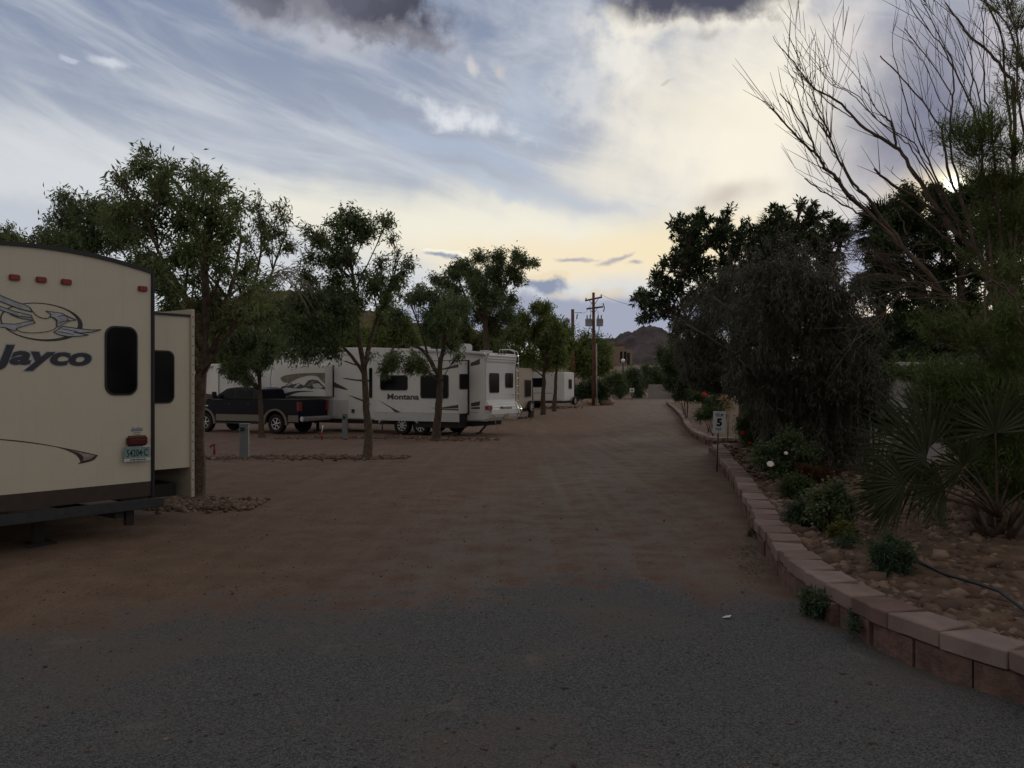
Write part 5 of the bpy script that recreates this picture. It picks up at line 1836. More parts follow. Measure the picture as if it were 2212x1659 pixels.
Yr = rose1.location.y
bloom(rose1, P(1664, 1003, Yr - .35), .052, petalw)
bloom(rose1, P(1698, 979, Yr - .3), .03, petalw)
fl = [o for o in C.objects if o.name.startswith('flowering_plant')][0]
bloom(fl, P(1522, 851, 32), .10, petalr)
bloom(fl, P(1556, 862, 32.4), .05, petalr)
rr_ = low_plant('rose_bush', 'rose bush with red blooms at the break in the wall', None, [(1605, 925, 18), (1625, 915, 24), (1650, 930, 24), (1615, 950, 20), (1640, 955, 22), (1670, 940, 22)], [L_ashdk, L_dark], (.05, .03), .9, GL, base=BP(1632, 975), ds=.3)
bloom(rr_, P(1605, 935, rr_.location.y - .5), .05, petalr)
bloom(rr_, P(1620, 957, rr_.location.y - .5), .04, petalr)

# stones: the bed and the strips between the pitches
sp_ = []
npth = resample(near_path, .3)
for _ in range(14000):
    i = rng.integers(0, len(npth))
    p = npth[i]
    x = p.x + .3 + rng.random() ** 1.3 * 6
    y = p.y + rng.uniform(-.2, .2)
    s = rng.lognormal(-3.35, .45)
    if y > 11 and rng.random() < .8:
        continue
    if y < 4.2 and rng.random() < .5:
        continue
    s = min(s, .10)
    sp_.append((x, y, bed_z(x, y) + s * .05 + 0.02 * mnoise.noise(Vector((x * 1.3, y * 1.3, 3))), s))
rock_stuff('bed_stones', sp_, [rockm], 'tan and reddish stones covering the raised bed')
sp_ = []


def strip(x0, x1, y, n, wd, smin, smax):
    for _ in range(n):
        t = rng.random()
        p = GP(x0 + (x1 - x0) * t, y + rng.normal(0, 1.0))
        p = p + Vector((0, rng.normal(0, wd), 0))
        s = rng.uniform(smin, smax)
        sp_.append((p.x, p.y, gz(p.x, p.y) + s * .25, s))


strip(330, 560, 1090, 900, .28, .02, .055)
strip(338, 440, 1083, 260, .20, .025, .065)
strip(440, 880, 989, 900, .32, .022, .06)
strip(600, 1010, 946, 700, .45, .025, .07)
strip(930, 1080, 951, 90, .4, .035, .09)
strip(1050, 1150, 903, 60, .8, .05, .1)
strip(1130, 1260, 880, 90, 1.5, .05, .12)
rock_stuff('strip_stones', sp_, [rockm], 'broken tan stones heaped in strips between the pitches')
sp_ = []
for _ in range(5200):
    y = 2.6 + rng.random() ** 1.5 * 12
    x = (rng.uniform(-.66, .62)) * y
    if x > np.interp(y, [4.6, 6.9, 9.7, 14], [2.4, 2.0, 2.5, 3.4]):
        continue
    s = rng.uniform(.003, .0085) * (1.9 if rng.random() < .05 else 1)
    sp_.append((x, y, gz(x, y) + 0.022 * mnoise.noise(Vector((x * 0.9, y * 0.9, 0))) + 0.010 * mnoise.noise(Vector((x * 3.1, y * 3.1, 4))) + s * .4, s))
rock_stuff('loose_gravel', sp_, [rockm], 'loose grit scattered over the gravel of the drive')
for nm, lab, px, Y, s in (('boulder', 'pale rounded boulder at the edge of the far bush', (1311, 868), 84, .62), ('boulder', 'smaller low boulder left of the pale rounded one', (1278, 869), 85, .5)):
    pass
def boulder(label, x, Y, s):
    bm = bmesh.new()
    bmesh.ops.create_icosphere(bm, subdivisions=3, radius=1)
    for v in bm.verts:
        n = mnoise.fractal(v.co * 1.2 + Vector((x, 0, 0)), .8, 2, 4)
        v.co *= 1 + .22 * n
        v.co.z *= .68
    me = bpy.data.meshes.new('boulder')
    bm.to_mesh(me)
    bm.free()
    me.materials.append(mat('boulder_stone', (.34, .25, .19), .95, .1, var=.2, scale=2, bump=.5, bscale=8))
    o = bpy.data.objects.new('boulder', me)
    C.objects.link(o)
    p = P(x, 860, Y)
    o.location = (p.x, Y, gz(p.x, Y) + s * .35)
    o.scale = (s, s * .8, s)
    return tag(o, label, 'boulder', 'boulders by the far bush')


boulder('pale rounded boulder at the edge of the far bush', 1310, 80, .72)
boulder('flatter boulder half under the far bush', 1272, 79, .62)

# litter of dry leaves by the wall
lv = Leaves()
n = 420
cx_ = rng.normal(0, 1, (n, 2))
pp = np.array([[p.x, p.y, 0.012] for p in (GPn(1630 + a * 26, 1195 + b_ * 34) for a, b_ in cx_)])
keep = pp[:, 0] < np.interp(pp[:, 1], [4.6, 6.9, 9.7, 14], [2.4, 2.2, 2.65, 3.6])
pp = pp[keep]
lv.add(pp, unit(len(pp)) * np.array([1, 1, .12]), rng.uniform(.02, .05, len(pp)), rng.uniform(.008, .016, len(pp)))
o = lv.build('leaf_litter', [L_olive, L_yel], None)
tag(o, label='dry leaves blown against the foot of the wall', kind='stuff')
# hose
mb = MB()
hp = [BP(1955, 1222), BP(1975, 1236), BP(2040, 1262), BP(2110, 1285), BP(2160, 1308), BP(2215, 1345), BP(2290, 1400)]
mb.tube([p - hp[0] + Vector((0, 0, .085 + .012 * math.sin(i * 2))) for i, p in enumerate(hp)], .013, 8)
o = mb.build('hose', hosem)
o.location = hp[0]
tag(o, 'black garden hose lying over the stones in the right foreground', 'hose')
# scraps on the gravel
mb = MB()
p = GPn(1569, 1337)
mb.prism([(-.035, -.015, 0), (.02, -.025, .006), (.04, .01, .012), (-.005, .022, .002)], (0, 0, .003))
o = mb.build('litter_scrap', platewhite)
o.location = p + Vector((0, 0, .012))
tag(o, 'small pale scrap lying on the gravel near the wall', 'litter')
# ================================================================== VEHICLES
def wheel(par, c, ax, r, wd, spokes=8, rimr=None, plain=False, rim_m=None):
    """tyre with rim as its own part; ax points to the outer face"""
    c, ax = Vector(c), Vector(ax).normalized()
    rimr = rimr or r * .60
    h = wd / 2
    mb = MB()
    mb.lathe([(rimr * .97, -h * .8), (r * .86, -h), (r * .97, -h * .75), (r, -h * .35), (r, h * .35), (r * .97, h * .75), (r * .86, h), (rimr * 1.0, h * .82), (rimr * .97, h * .5), (rimr * .97, -h * .8)], c, ax, 30)
    w = mb.build('wheel', rubber, par)
    mb = MB()
    mb.lathe([(0, h * .15), (rimr * .95, h * .10), (rimr * .95, h * .70), (rimr * .99, h * .78)], c, ax, 30, mi=1)
    s = ax.orthogonal().normalized()
    b = ax.cross(s)
    for i in range(spokes):
        a = 6.283 * i / spokes
        e = s * math.cos(a) + b * math.sin(a)
        t = ax.cross(e)
        mb.obox(c + e * rimr * .56 + ax * h * .52, e * rimr * .40, t * rimr * .095, ax * h * .14)
    mb.lathe([(rimr * .90, h * .70), (rimr * .99, h * .80), (rimr * .99, h * .6)], c, ax, 30)
    mb.lathe([(0, h * .74), (rimr * .16, h * .72), (rimr * .22, h * .45), (rimr * .22, h * .2)], c, ax, 16)
    mb.build('rim', [rim_m or chrome, darkframe], w)
    return w


def panel_y(fr, zm, pts, y, th):
    """outline traced on a cross-wise face (local y fixed)"""
    return [fr.on_y(zm(*p) if zm else p, y) for p in pts], Vector((0, -th, 0))


def panel_x(fr, zm, pts, x, th):
    return [fr.on_x(zm(*p) if zm else p, x) for p in pts], Vector((-th, 0, 0))


def ribbon(pts, w):
    """closed outline of a stroke along pts (2-D); w may be a list"""
    n = len(pts)
    ws = w if hasattr(w, '__len__') else [w] * n
    L, Rr = [], []
    for i in range(n):
        a = pts[max(i - 1, 0)]
        b = pts[min(i + 1, n - 1)]
        dx_, dy_ = b[0] - a[0], b[1] - a[1]
        l = math.hypot(dx_, dy_) or 1
        nx, ny = -dy_ / l * ws[i] / 2, dx_ / l * ws[i] / 2
        L.append((pts[i][0] + nx, pts[i][1] + ny))
        Rr.append((pts[i][0] - nx, pts[i][1] - ny))
    return L + Rr[::-1]


def smooth2(pts, k=5, closed=False):
    out = []
    n = len(pts)
    rng_ = range(n if closed else n - 1)
    for i in rng_:
        g = (lambda j: pts[j % n]) if closed else (lambda j: pts[min(max(j, 0), n - 1)])
        p0, p1, p2, p3 = g(i - 1), g(i), g(i + 1), g(i + 2)
        for s in range(k):
            t = s / k
            out.append(tuple(0.5 * ((2 * p1[c]) + (p2[c] - p0[c]) * t + (2 * p0[c] - 5 * p1[c] + 4 * p2[c] - p3[c]) * t * t + (3 * p1[c] - p0[c] - 3 * p2[c] + p3[c]) * t ** 3) for c in (0, 1)))
    if not closed:
        out.append(pts[-1])
    return out


# ------------------------------------------------------------------ nearest trailer, seen from behind
JY = 9.8
jc = P(328, HZ, JY)
jf = Frame(jc.x, JY, gz(jc.x, JY), R(53))
jt = empty('travel_trailer', 'cream travel trailer with bird emblem and dark lettering, cut by the left edge', 'trailer')
jf.place(jt)
Wj, Lj = 2.44, 8.6
zc = lambda x: 3.0 + 0.135 * (1 - ((x + Wj / 2) / (Wj / 2)) ** 2)
arch = [(x, zc(x)) for x in np.linspace(0, -Wj, 17)]
zb = jf.on_y((200, 1051), 0).z
mb = MB()
prof = [(0, zb)] + arch + [(-Wj, zb)]
mb.prism([(x, 0, z) for x, z in prof], (0, Lj, 0))
mb.build('body', cream, jt)
# black edge trim over the arch and down the corners
mb = MB()
for i in range(len(arch) - 1):
    (xa, za), (xb, zb_) = arch[i], arch[i + 1]
    mb.prism([(xa, -.022, za - .012), (xb, -.022, zb_ - .012), (xb, -.022, zb_ + .03), (xa, -.022, za + .03)], (0, .08, 0))
mb.build('roof_trim', blacktrim, jt)
mb = MB()
mb.box(-.012, -.024, zb - .24, .026, .07, 3.02)
mb.build('corner_trim', blacktrim, jt, bevel=.006)
mb = MB()
mb.box(-Wj - .026, -.024, zb - .24, -Wj + .012, .07, 3.02)
mb.build('corner_trim', blacktrim, jt, bevel=.006)
mb = MB()
mb.prism([(x, .08, z + .004) for x, z in arch] + [(x, .08, z + .026) for x, z in arch[::-1]], (0, Lj - .1, 0))
mb.build('roof', white2, jt)
# skirt and bumper
z1 = jf.on_y(Z2(1400, 1285), 0).z
mb = MB()
mb.box(-Wj, -.004, z1, -.013, .5, zb - .002)
mb.build('skirt', brownskirt, jt)
zt_, zb2 = jf.on_y(Z2(1500, 1310), -.15).z, jf.on_y(Z2(1500, 1405), -.15).z
mb = MB()
mb.box(-Wj - .03, -.17, zb2, .05, -.055, zt_)
mb.build('bumper', bumperm, jt, bevel=.008)
mb = MB()
for x in (-.45, -Wj + .45):
    mb.box(x - .05, -.12, zb2 - .075, x + .05, 2.5, zb2 - .003)
mb.box(-Wj + .02, .502, .52, -.02, Lj, zb - .003)
mb.box(-.36, -.10, zb2 - .17, -.27, -.04, zb2 - .003)
mb.build('chassis', darkframe, jt)
mb = MB()
xj = -1.12
mb.box(xj - .05, .25, .04, xj + .05, .35, zb2)
mb.box(xj - .14, .18, 0, xj + .14, .42, .04)
mb.build('stabilizer_jack', darkframe, jt)
for s, x in ((1, -.16), (-1, -Wj + .16)):
    for y in (3.4, 4.35):
        wheel(jt, (x, y, .35), (s, 0, 0), .35, .22, 6)
# windows
def rear_window(par, fr, zm, x0, y0, x1, y1, r, yv, nm='window'):
    a, b = fr.on_y(zm(x0, y1), yv), fr.on_y(zm(x1, y0), yv)
    a2 = fr.on_y(zm(x0, y0), yv)
    zlo = (fr.on_y(zm(x0, y1), yv).z + fr.on_y(zm(x1, y1), yv).z) / 2
    zhi = (a2.z + b.z) / 2
    mb = MB()
    mb.prism([(x, yv + .01, z) for x, z in rrect(a.x - .012, zlo - .012, b.x + .012, zhi + .012, r)], (0, -.026, 0))
    w = mb.build(nm, blacktrim, par, bevel=.004, seg=1)
    mb = MB()
    mb.prism([(x, yv - .0162, z) for x, z in rrect(a.x + .008, zlo + .008, b.x - .008, zhi - .008, r * .9)], (0, -.004, 0))
    mb.build('pane', glass, w)
    return w


rear_window(jt, jf, Z1, 1095, 960, 1412, 1655, .11, 0)
# marker lights
for x0, y0, x1, y1 in ((93, 418, 207, 470), (372, 442, 482, 494), (634, 464, 741, 518), (1432, 536, 1526, 586)):
    a, b = jf.on_y(Z1(x0, y1), -.012), jf.on_y(Z1(x1, y0), -.012)
    c_ = jf.on_y(Z1((x0 + x1) / 2, (y0 + y1) / 2), -.012)
    hh = .03
    mb = MB()
    mb.box(a.x, -.03, c_.z - hh, b.x, .002, c_.z + hh)
    mb.build('marker_light', redlens, jt, bevel=.009)
# tail light and plate
a, b = jf.on_y(Z2(1310, 755), -.02), jf.on_y(Z2(1520, 645), -.02)
zl = jf.on_y(Z2(1415, 752), -.02).z
zh = jf.on_y(Z2(1415, 645), -.02).z
mb = MB()
mb.box(a.x, -.06, zl, b.x, .002, zh)
tl = mb.build('tail_light', darkred, jt, bevel=.02, seg=3)
mb = MB()
mb.box(a.x + .015, -.0645, (zl + zh) / 2 + .008, b.x - .015, -.058, (zl + zh) / 2 + .018)
mb.build('lens_rib', redlens, tl)
mb = MB()
pl, pr = jf.on_y(Z2(1287, 840), -.05).x, jf.on_y(Z2(1553, 840), -.05).x
pz1, pz0 = jf.on_y(Z2(1420, 757), -.05).z, jf.on_y(Z2(1420, 905), -.05).z
tilt = .012
mb.box(pl, -.054, pz0, pr, -.045, pz1)
lp_ = mb.build('license_plate', platem, jt, bevel=.004, seg=1)
hP, wP = pz1 - pz0, pr - pl
mb = MB()
put_text(mb, '54204·C', (pl + wP * .09, 0, pz0 + hP * .30), (wP * .82, 0, 0), (0, 0, hP * .50), (0, -.0565, 0), .008)
mb.build('lettering', signblack, lp_)
mb = MB()
mb.box(pl - .006, -.0595, pz0 - .004, pr + .004, -.056, pz0 + hP * .17)
mb.box(pl + wP * .72, -.0595, pz1 - .012, pr + .004, -.056, pz1 + .004)
mb.build('plate_frame', platewhite, lp_)
mb = MB()
for t0, t1 in ((.22, .27), (.3, .42), (.45, .60), (.63, .7), (.73, .82)):
    mb.box(pl + wP * t0, -.0625, pz0 + hP * .045, pl + wP * t1, -.0602, pz0 + hP * .115)
mb.build('frame_lettering', signblack, lp_)
# faded dealer sticker
mb = MB()
sx0, sx1 = jf.on_y(Z2(1355, 590), 0).x, jf.on_y(Z2(1475, 590), 0).x
sz = jf.on_y(Z2(1415, 600), 0).z
for i in range(11):
    t_ = i / 11
    xa = sx0 + (sx1 - sx0) * t_
    hh_ = .046 if i in (0, 6) else .028 + .008 * (i % 3)
    mb.prism([(xa, -.003, sz), (xa + .009, -.003, sz), (xa + .009 + hh_ * .35, -.003, sz + hh_), (xa + hh_ * .35, -.003, sz + hh_)], (0, .0015, 0))
mb.prism([(sx0, -.0055, sz + .006), (sx1 - .01, -.0055, sz + .010), (sx1 - .01, -.0055, sz + .017), (sx0, -.0055, sz + .013)], (0, .0015, 0))
mb.build('sticker', mat('faded_blue', (.20, .25, .34), .5, .3), jt)
mb = MB()
for i, (t0, t1) in enumerate(((.2, .8), (.25, .85), (.2, .9))):
    mb.box(sx0 + (sx1 - sx0) * t0, -.003, sz - .02 - .022 * i, sx0 + (sx1 - sx0) * t1, -.001, sz - .012 - .022 * i)
mb.build('sticker_line', mat('faded_grey', (.22, .21, .20), .6, .3), jt)

# emblem: bird in a ring
def decal(nm, m, outlines, depth, par=jt, fr=jf, zm=Z1):
    mb = MB()
    for pts in outlines:
        q, d = panel_y(fr, zm, pts, 0.0, .0015)
        mb.prism([p + Vector((0, -depth, 0)) for p in q], d)
    return mb.build(nm, m, par, tri=True)


def ellipse(cx_, cy_, a, b, rot, n=56, t0=0, t1=360):
    c, s = math.cos(R(rot)), math.sin(R(rot))
    return [(cx_ + a * math.cos(R(t)) * c - b * math.sin(R(t)) * s, cy_ + a * math.cos(R(t)) * s + b * math.sin(R(t)) * c) for t in np.linspace(t0, t1, n)]


ring_o = ellipse(428, 905, 432, 197, 6)
ring_i = ellipse(412, 899, 398, 183, 5)
quads = []
for i in range(55):
    quads.append([ring_o[i], ring_o[i + 1], ring_i[i + 1], ring_i[i]])
emb = decal('emblem', navy, quads, .001)
wing = [(-230, 500), (-100, 570), (0, 628), (120, 680), (240, 722), (300, 750), (332, 800), (200, 770), (60, 715), (-100, 650), (-230, 600)]
wing2 = [(-230, 640), (-100, 690), (0, 742), (150, 795), (325, 836), (330, 862), (180, 842), (30, 790), (-110, 740), (-230, 700)]
tail = [(555, 1010), (650, 950), (820, 975), (950, 988), (1046, 985), (960, 1010), (840, 1018), (760, 1012), (915, 1040), (820, 1052), (700, 1056), (620, 1040)]
body = [(0, 920), (150, 928), (340, 888), (365, 915), (250, 945), (170, 972), (160, 1000), (110, 985), (40, 960), (0, 958), (-90, 930), (-60, 905)]
head = [(470, 790), (540, 800), (640, 815), (700, 845), (788, 886), (730, 892), (690, 905), (640, 935), (600, 960), (580, 930), (592, 890), (560, 862), (520, 850), (524, 822)]
decal('emblem_feather', silver, [wing, wing2, tail, body, head], .004, emb)
lines = []
for pts, w_ in ((wing, 7), (wing2, 7), (tail, 8), (head, 6), (body, 6)):
    lines += [ribbon([a, b], w_) for a, b in zip(pts, pts[1:] + pts[:1])]
for pts, w_ in (([(300, 750), (340, 800), (380, 840), (440, 866), (500, 864), (525, 830)], 8), ([(330, 860), (350, 900), (365, 915)], 8), ([(520, 850), (570, 880), (590, 930), (560, 980), (480, 1005), (350, 1018), (220, 1008), (160, 975)], 7),
                ([(100, 822), (200, 862), (330, 885)], 9), ([(0, 690), (150, 752), (318, 800)], 6), ([(600, 1005), (760, 1035)], 7), ([(640, 975), (800, 1005)], 6), ([(600, 850), (650, 836), (700, 860), (690, 890)], 6), ([(610, 915), (650, 900), (720, 888)], 6),
                ([(700, 845), (740, 870), (788, 886)], 7)):
    lines += [ribbon([a, b], w_) for a, b in zip(smooth2(pts)[:-1], smooth2(pts)[1:])]
decal('emblem_line', navy, lines, .007, emb)
# lettering
pa, pb_ = jf.on_y(Z1(-95, 1370), 0), jf.on_y(Z1(948, 1370), 0)
ztop = jf.on_y(Z1(60, 1140), 0).z
zbot = jf.on_y(Z1(380, 1412), 0).z
for off, dep, mm, nm in ((.062, .002, silver, 'lettering_edge'), (.040, .005, navy, 'lettering')):
    mb = MB()
    e = .012 if off > .05 else 0
    put_text(mb, 'Jayco', (pa.x - e, 0, zbot - e), (pb_.x - pa.x + 2 * e, 0, 0), (0, 0, ztop - zbot + 2 * e), (0, -dep, 0), off, .22)
    if off > .05:
        edge = mb.build(nm, silver, jt)
    else:
        mb.build(nm, navy, edge)
# swoosh
sw = smooth2([(-330, 650), (0, 680), (200, 698), (420, 728), (620, 765), (800, 800), (1016, 848)]) + smooth2([(1016, 848), (970, 900), (890, 925), (806, 940), (832, 915), (800, 860), (730, 815), (600, 770), (400, 735), (200, 710), (0, 690), (-330, 662)])
s_ = decal('stripe', brownvinyl, [sw], .001, jt, jf, Z2)
sw2 = smooth2([(640, 772), (800, 812), (985, 852)]) + smooth2([(985, 852), (930, 890), (860, 905), (866, 870), (820, 830), (740, 800)])
decal('stripe_highlight', mat('grey_vinyl', (.26, .23, .24), .4, .4, var=.3, scale=16), [sw2], .004, s_, jf, Z2)
# slide-out on the far side, its rear wall showing
gsl, wsl = .6, .86
sx = wsl
zs1, zs0 = jf.on_y(Z1(1760, 840), gsl).z, jf.on_y(Z2(1760, 990), gsl).z
mb = MB()
mb.box(.03, gsl, zs0, sx, gsl + 3.6, zs1)
so_ = mb.build('slide_out', cream, jt)
mb = MB()
mb.box(.03, gsl - .02, zs1 + .002, sx, gsl + 3.6, zs1 + .03)
mb.build('slide_trim', blacktrim, so_)
zf1, zf0 = jf.on_y((409, 668), gsl).z, jf.on_y((409, 1074), gsl).z
mb = MB()
mb.box(sx + .001, gsl - .035, zf0, sx + .05, gsl + 3.65, zf1)
fl_ = mb.build('slide_flange', cream_dk, so_, bevel=.005)
mb = MB()
for i in range(19):
    z = zf0 + .1 + (zf1 - zf0 - .2) * i / 18
    mb.lathe([(0, .006), (.007, .004), (.008, 0)], (sx + .024, gsl - .035, z), (0, -1, 0), 8)
mb.build('rivets', darkframe, fl_)
rear_window(so_, jf, Z1, 1500, 1208, 1795, 1740, .09, gsl, 'slide_window')
mb = MB()
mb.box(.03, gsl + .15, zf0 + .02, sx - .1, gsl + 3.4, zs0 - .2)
mb.build('slide_dark_underside', darkframe, so_)
mb = MB()
zz = jf.on_y(Z1(1600, 555), .1).z
mb.tube([(.03, .15, zz), (.16, .1, zz - .02)], .02, 6)
mb.build('roof_gutter', blacktrim, jt)

# ------------------------------------------------------------------ fifth wheel
ma = R(29)
mf = Frame(-1.09 + 1.25 * math.sin(ma), 33.96 + 1.25 * math.cos(ma), gz(0, 34), R(90) - ma)
mt = empty('fifth_wheel_trailer', 'long white fifth wheel trailer with charcoal swooshes and a mountain picture on its nose', 'trailer')
mf.place(mt)
XL, XR = -1.25, 1.25
zside = lambda p: (mf.on_x(p, XL).y, mf.on_x(p, XL).z)
prof_px = [Z4(1478, 1038), Z4(1300, 1042), Z4(700, 1040), Z3(2000, 1018), Z3(1430, 1006), Z3(1372, 785), Z3(1045, 775), Z3(1020, 660), Z3(975, 640), Z3(975, 540), Z3(1022, 345), Z3(1060, 215), Z3(1150, 175),
           Z4(100, 165), Z4(700, 185), Z4(1200, 208), Z4(1478, 232)]
prof = [zside(p) for p in prof_px]
prof[0] = (0.0, prof[0][1])
prof[-1] = (0.0, prof[-1][1])
mb = MB()
mb.prism([(XL, y, z) for y, z in prof], (XR - XL, 0, 0))
mb.build('body', white, mt, bevel=.05, seg=2)
# nose edge lines and rounded front cap seam
mb = MB()
for l in (ribbon([Z3(1022, 345), Z3(990, 540), Z3(1000, 640), Z3(1030, 690), Z3(1048, 775)], 1.0), ):
    q, d = panel_x(mf, None, l, XL, .004)
    mb.prism(q, d)
mb.build('nose_seam', darkframe, mt, tri=True)
# rear cap
zt0, zb0 = mf.on_y(Z4(1490, 232), -.03).z, mf.on_y(Z4(1490, 1045), -.1).z
H = zt0 - zb0
cap = [(.28, zb0), (-.05, zb0 + .0), (-.22, zb0 + .07), (-.30, zb0 + .28), (-.29, zb0 + .52), (-.22, zb0 + .62), (-.10, zb0 + .70), (-.05, zb0 + .85), (-.03, zb0 + 1.6), (-.05, zt0 - .32), (-.14, zt0 - .16), (-.13, zt0 - .03), (-.02, zt0 + .02), (.28, zt0 + .02)]
mb = MB()
mb.prism([(XL - .012, y, z) for y, z in cap], (2.524, 0, 0))
mb.build('rear_cap', white, mt, bevel=.09, seg=3)
bk = lambda zm, x, y: mf.on_y(zm(x, y), -.04)
for x0, y0, x1, y1 in ((1533, 470, 1645, 705), (1722, 470, 1810, 645)):
    a, b = bk(Z4, x0, y1), bk(Z4, x1, y0)
    zlo, zhi = bk(Z4, (x0 + x1) / 2, y1).z, bk(Z4, (x0 + x1) / 2, y0).z
    mb = MB()
    mb.prism([(x, -.03, z) for x, z in rrect(a.x, zlo, b.x, zhi, .07)], (0, -.035, 0))
    w_ = mb.build('rear_window', blacktrim, mt)
    mb = MB()
    mb.prism([(x, -.066, z) for x, z in rrect(a.x + .03, zlo + .03, b.x - .03, zhi - .03, .05)], (0, -.004, 0))
    mb.build('pane', glass, w_)
# arched lip, lights, plate, lettering on the cap
for x, y in ((1520, 246), (1646, 236), (1682, 236), (1716, 238)):
    p = mf.on_y(Z4(x, y), -.14)
    mb = MB()
    mb.box(p.x - .045, -.165, p.z - .03, p.x + .045, -.11, p.z + .03)
    mb.build('marker_light', blacktrim, mt, bevel=.012)
p, q = mf.on_y(Z4(1504, 910), -.30), mf.on_y(Z4(1558, 856), -.30)
mb = MB()
mb.box(p.x, -.33, p.z, q.x + .04, -.2, q.z)
mb.build('tail_light', redlens, mt, bevel=.015)
p, q = mf.on_y(Z4(1668, 900), -.30), mf.on_y(Z4(1803, 857), -.30)
mb = MB()
put_text(mb, 'Montana', (p.x, 0, p.z), (q.x - p.x, 0, 0), (0, 0, q.z - p.z), (0, -.298, 0), .03)
mb.build('rear_lettering', greyvinyl, mt)
p, q = mf.on_y(Z4(1705, 1005), -.27), mf.on_y(Z4(1775, 945), -.27)
mb = MB()
mb.box(p.x, -.30, p.z, q.x, -.2, q.z)
pl_ = mb.build('plate_recess', beige, mt)
mb = MB()
mb.box(p.x + .06, -.306, p.z + .04, q.x - .16, -.3, q.z - .06)
mb.build('license_plate', mat('plate_dull', (.22, .17, .11), .6, .3), pl_)
# ladder
mb = MB()
ra = mf.on_y(Z4(1832, 800), -.16)
rb = mf.on_y(Z4(1868, 800), -.16)
zt2 = mf.on_y(Z4(1850, 190), -.2).z
zl2 = mf.on_y(Z4(1850, 810), -.2).z
for x in (ra.x, rb.x):
    mb.tube([(x, -.20, zl2), (x, -.20, zt0 - .1), (x, -.15, zt0 + .12), (x, .12, zt2), (x, .55, zt2), (x, .6, zt0 + .03)], .018, 6)
for i in range(7):
    z = zl2 + .05 + (zt0 - .1 - zl2) * i / 6
    mb.tube([(ra.x, -.20, z), (rb.x, -.20, z)], .016, 6)
for x in (ra.x, rb.x):
    for z in (zl2 + .3, zt0 - .35):
        mb.tube([(x, -.20, z), (x, -.02, z)], .012, 5)
mb.build('ladder', chrome, mt)
mb = MB()
for x in (ra.x + .02, rb.x + .02):
    mb.tube([(x, -.18, zl2 - .06), (x, -.34, zl2 - .30), (x, -.36, zb0 + .28), (x, -.27, zb0 + .2)], .018, 6)
for z in (zb0 + .3, zl2 - .3):
    mb.tube([(ra.x, -.35, z), (rb.x, -.35, z)], .014, 6)
mb.build('ladder_foot', chrome, mt)
# awning roller along the roof edge
mb = MB()
pts = [mf.on_x(Z4(*p), XL - .10) for p in ((560, 205), (900, 205), (1250, 222), (1472, 245))]
mb.tube(pts, .075, 10)
mb.build('awning', white2, mt)
# main slide with its windows
SX = XL - .75
sp0, sp1 = mf.on_x(Z4(180, 330), SX), mf.on_x(Z4(1165, 330), SX)
ztop_l, ztop_r = mf.on_x(Z4(400, 300), SX).z, mf.on_x(Z4(1165, 325), SX).z
zbt = mf.on_x(Z4(1165, 955), SX).z
zsk = mf.on_x(Z4(1165, 1052), SX).z
mb = MB()
mb.prism([(SX, sp1.y, zbt), (SX, sp0.y, zbt), (SX, sp0.y, ztop_r), (SX, sp1.y, ztop_r)], (.74, 0, 0))
ms = mb.build('slide_out', white, mt, bevel=.02)
mb = MB()
mb.box(SX - .02, sp1.y - .03, zsk, SX + .03, sp0.y + .02, zbt - .003)
mb.build('slide_skirt', white2, ms)
mb = MB()
mb.box(XL - .06, sp1.y - .05, zbt - .05, XL - .003, sp0.y + .05, ztop_r + .05)
mb.build('slide_seal', blacktrim, ms)
for x0, y0, x1, y1, r in ((240, 497, 566, 676, .12), (718, 492, 1050, 772, .10)):
    a, b = mf.on_x(Z4(x0, y1), SX), mf.on_x(Z4(x1, y0), SX)
    zlo, zhi = mf.on_x(Z4((x0 + x1) / 2, y1), SX).z, mf.on_x(Z4((x0 + x1) / 2, y0), SX).z
    mb = MB()
    mb.prism([(SX + .01, y, z) for y, z in rrect(b.y, zlo, a.y, zhi, r)], (-.03, 0, 0))
    w_ = mb.build('window', blacktrim, ms)
    mb = MB()
    mb.prism([(SX - .0202, y, z) for y, z in rrect(b.y + .04, zlo + .04, a.y - .04, zhi - .04, r * .8)], (-.004, 0, 0))
    mb.build('pane', glass, w_)
# its rear wall and window
a, b = mf.on_y(Z4(1177, 664), sp1.y), mf.on_y(Z4(1275, 482), sp1.y)
mb = MB()
mb.prism([(x, sp1.y + .01, z) for x, z in rrect(a.x, a.z, b.x, b.z, .06)], (0, -.03, 0))
w_ = mb.build('window', blacktrim, ms)
mb = MB()
mb.prism([(x, sp1.y - .0202, z) for x, z in rrect(a.x + .04, a.z + .04, b.x - .04, b.z - .04, .05)], (0, -.004, 0))
mb.build('pane', glass, w_)
# solid dark box standing in for the shade in the gap under the slide
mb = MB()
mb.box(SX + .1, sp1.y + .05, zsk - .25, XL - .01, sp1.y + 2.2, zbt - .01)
mb.build('slide_dark_underside', darkframe, ms)
# lettering and swooshes on the slide
a, b = mf.on_x(Z4(325, 786), SX), mf.on_x(Z4(700, 716), SX)
zlo, zhi = mf.on_x(Z4(510, 786), SX).z, mf.on_x(Z4(510, 716), SX).z
mb = MB()
put_text(mb, 'Montana', (SX, a.y, zlo), (0, b.y - a.y, 0), (0, 0, zhi - zlo), (-.006, 0, 0), .035)
mb.build('lettering', greyvinyl, ms)


def swoosh(nm, outl, xv, m=greyvinyl, par=mt, zm=Z4, dep=.004):
    mb = MB()
    q, d = panel_x(mf, zm, outl, xv - dep, .003)
    mb.prism(q, d)
    return mb.build(nm, m, par, tri=True)


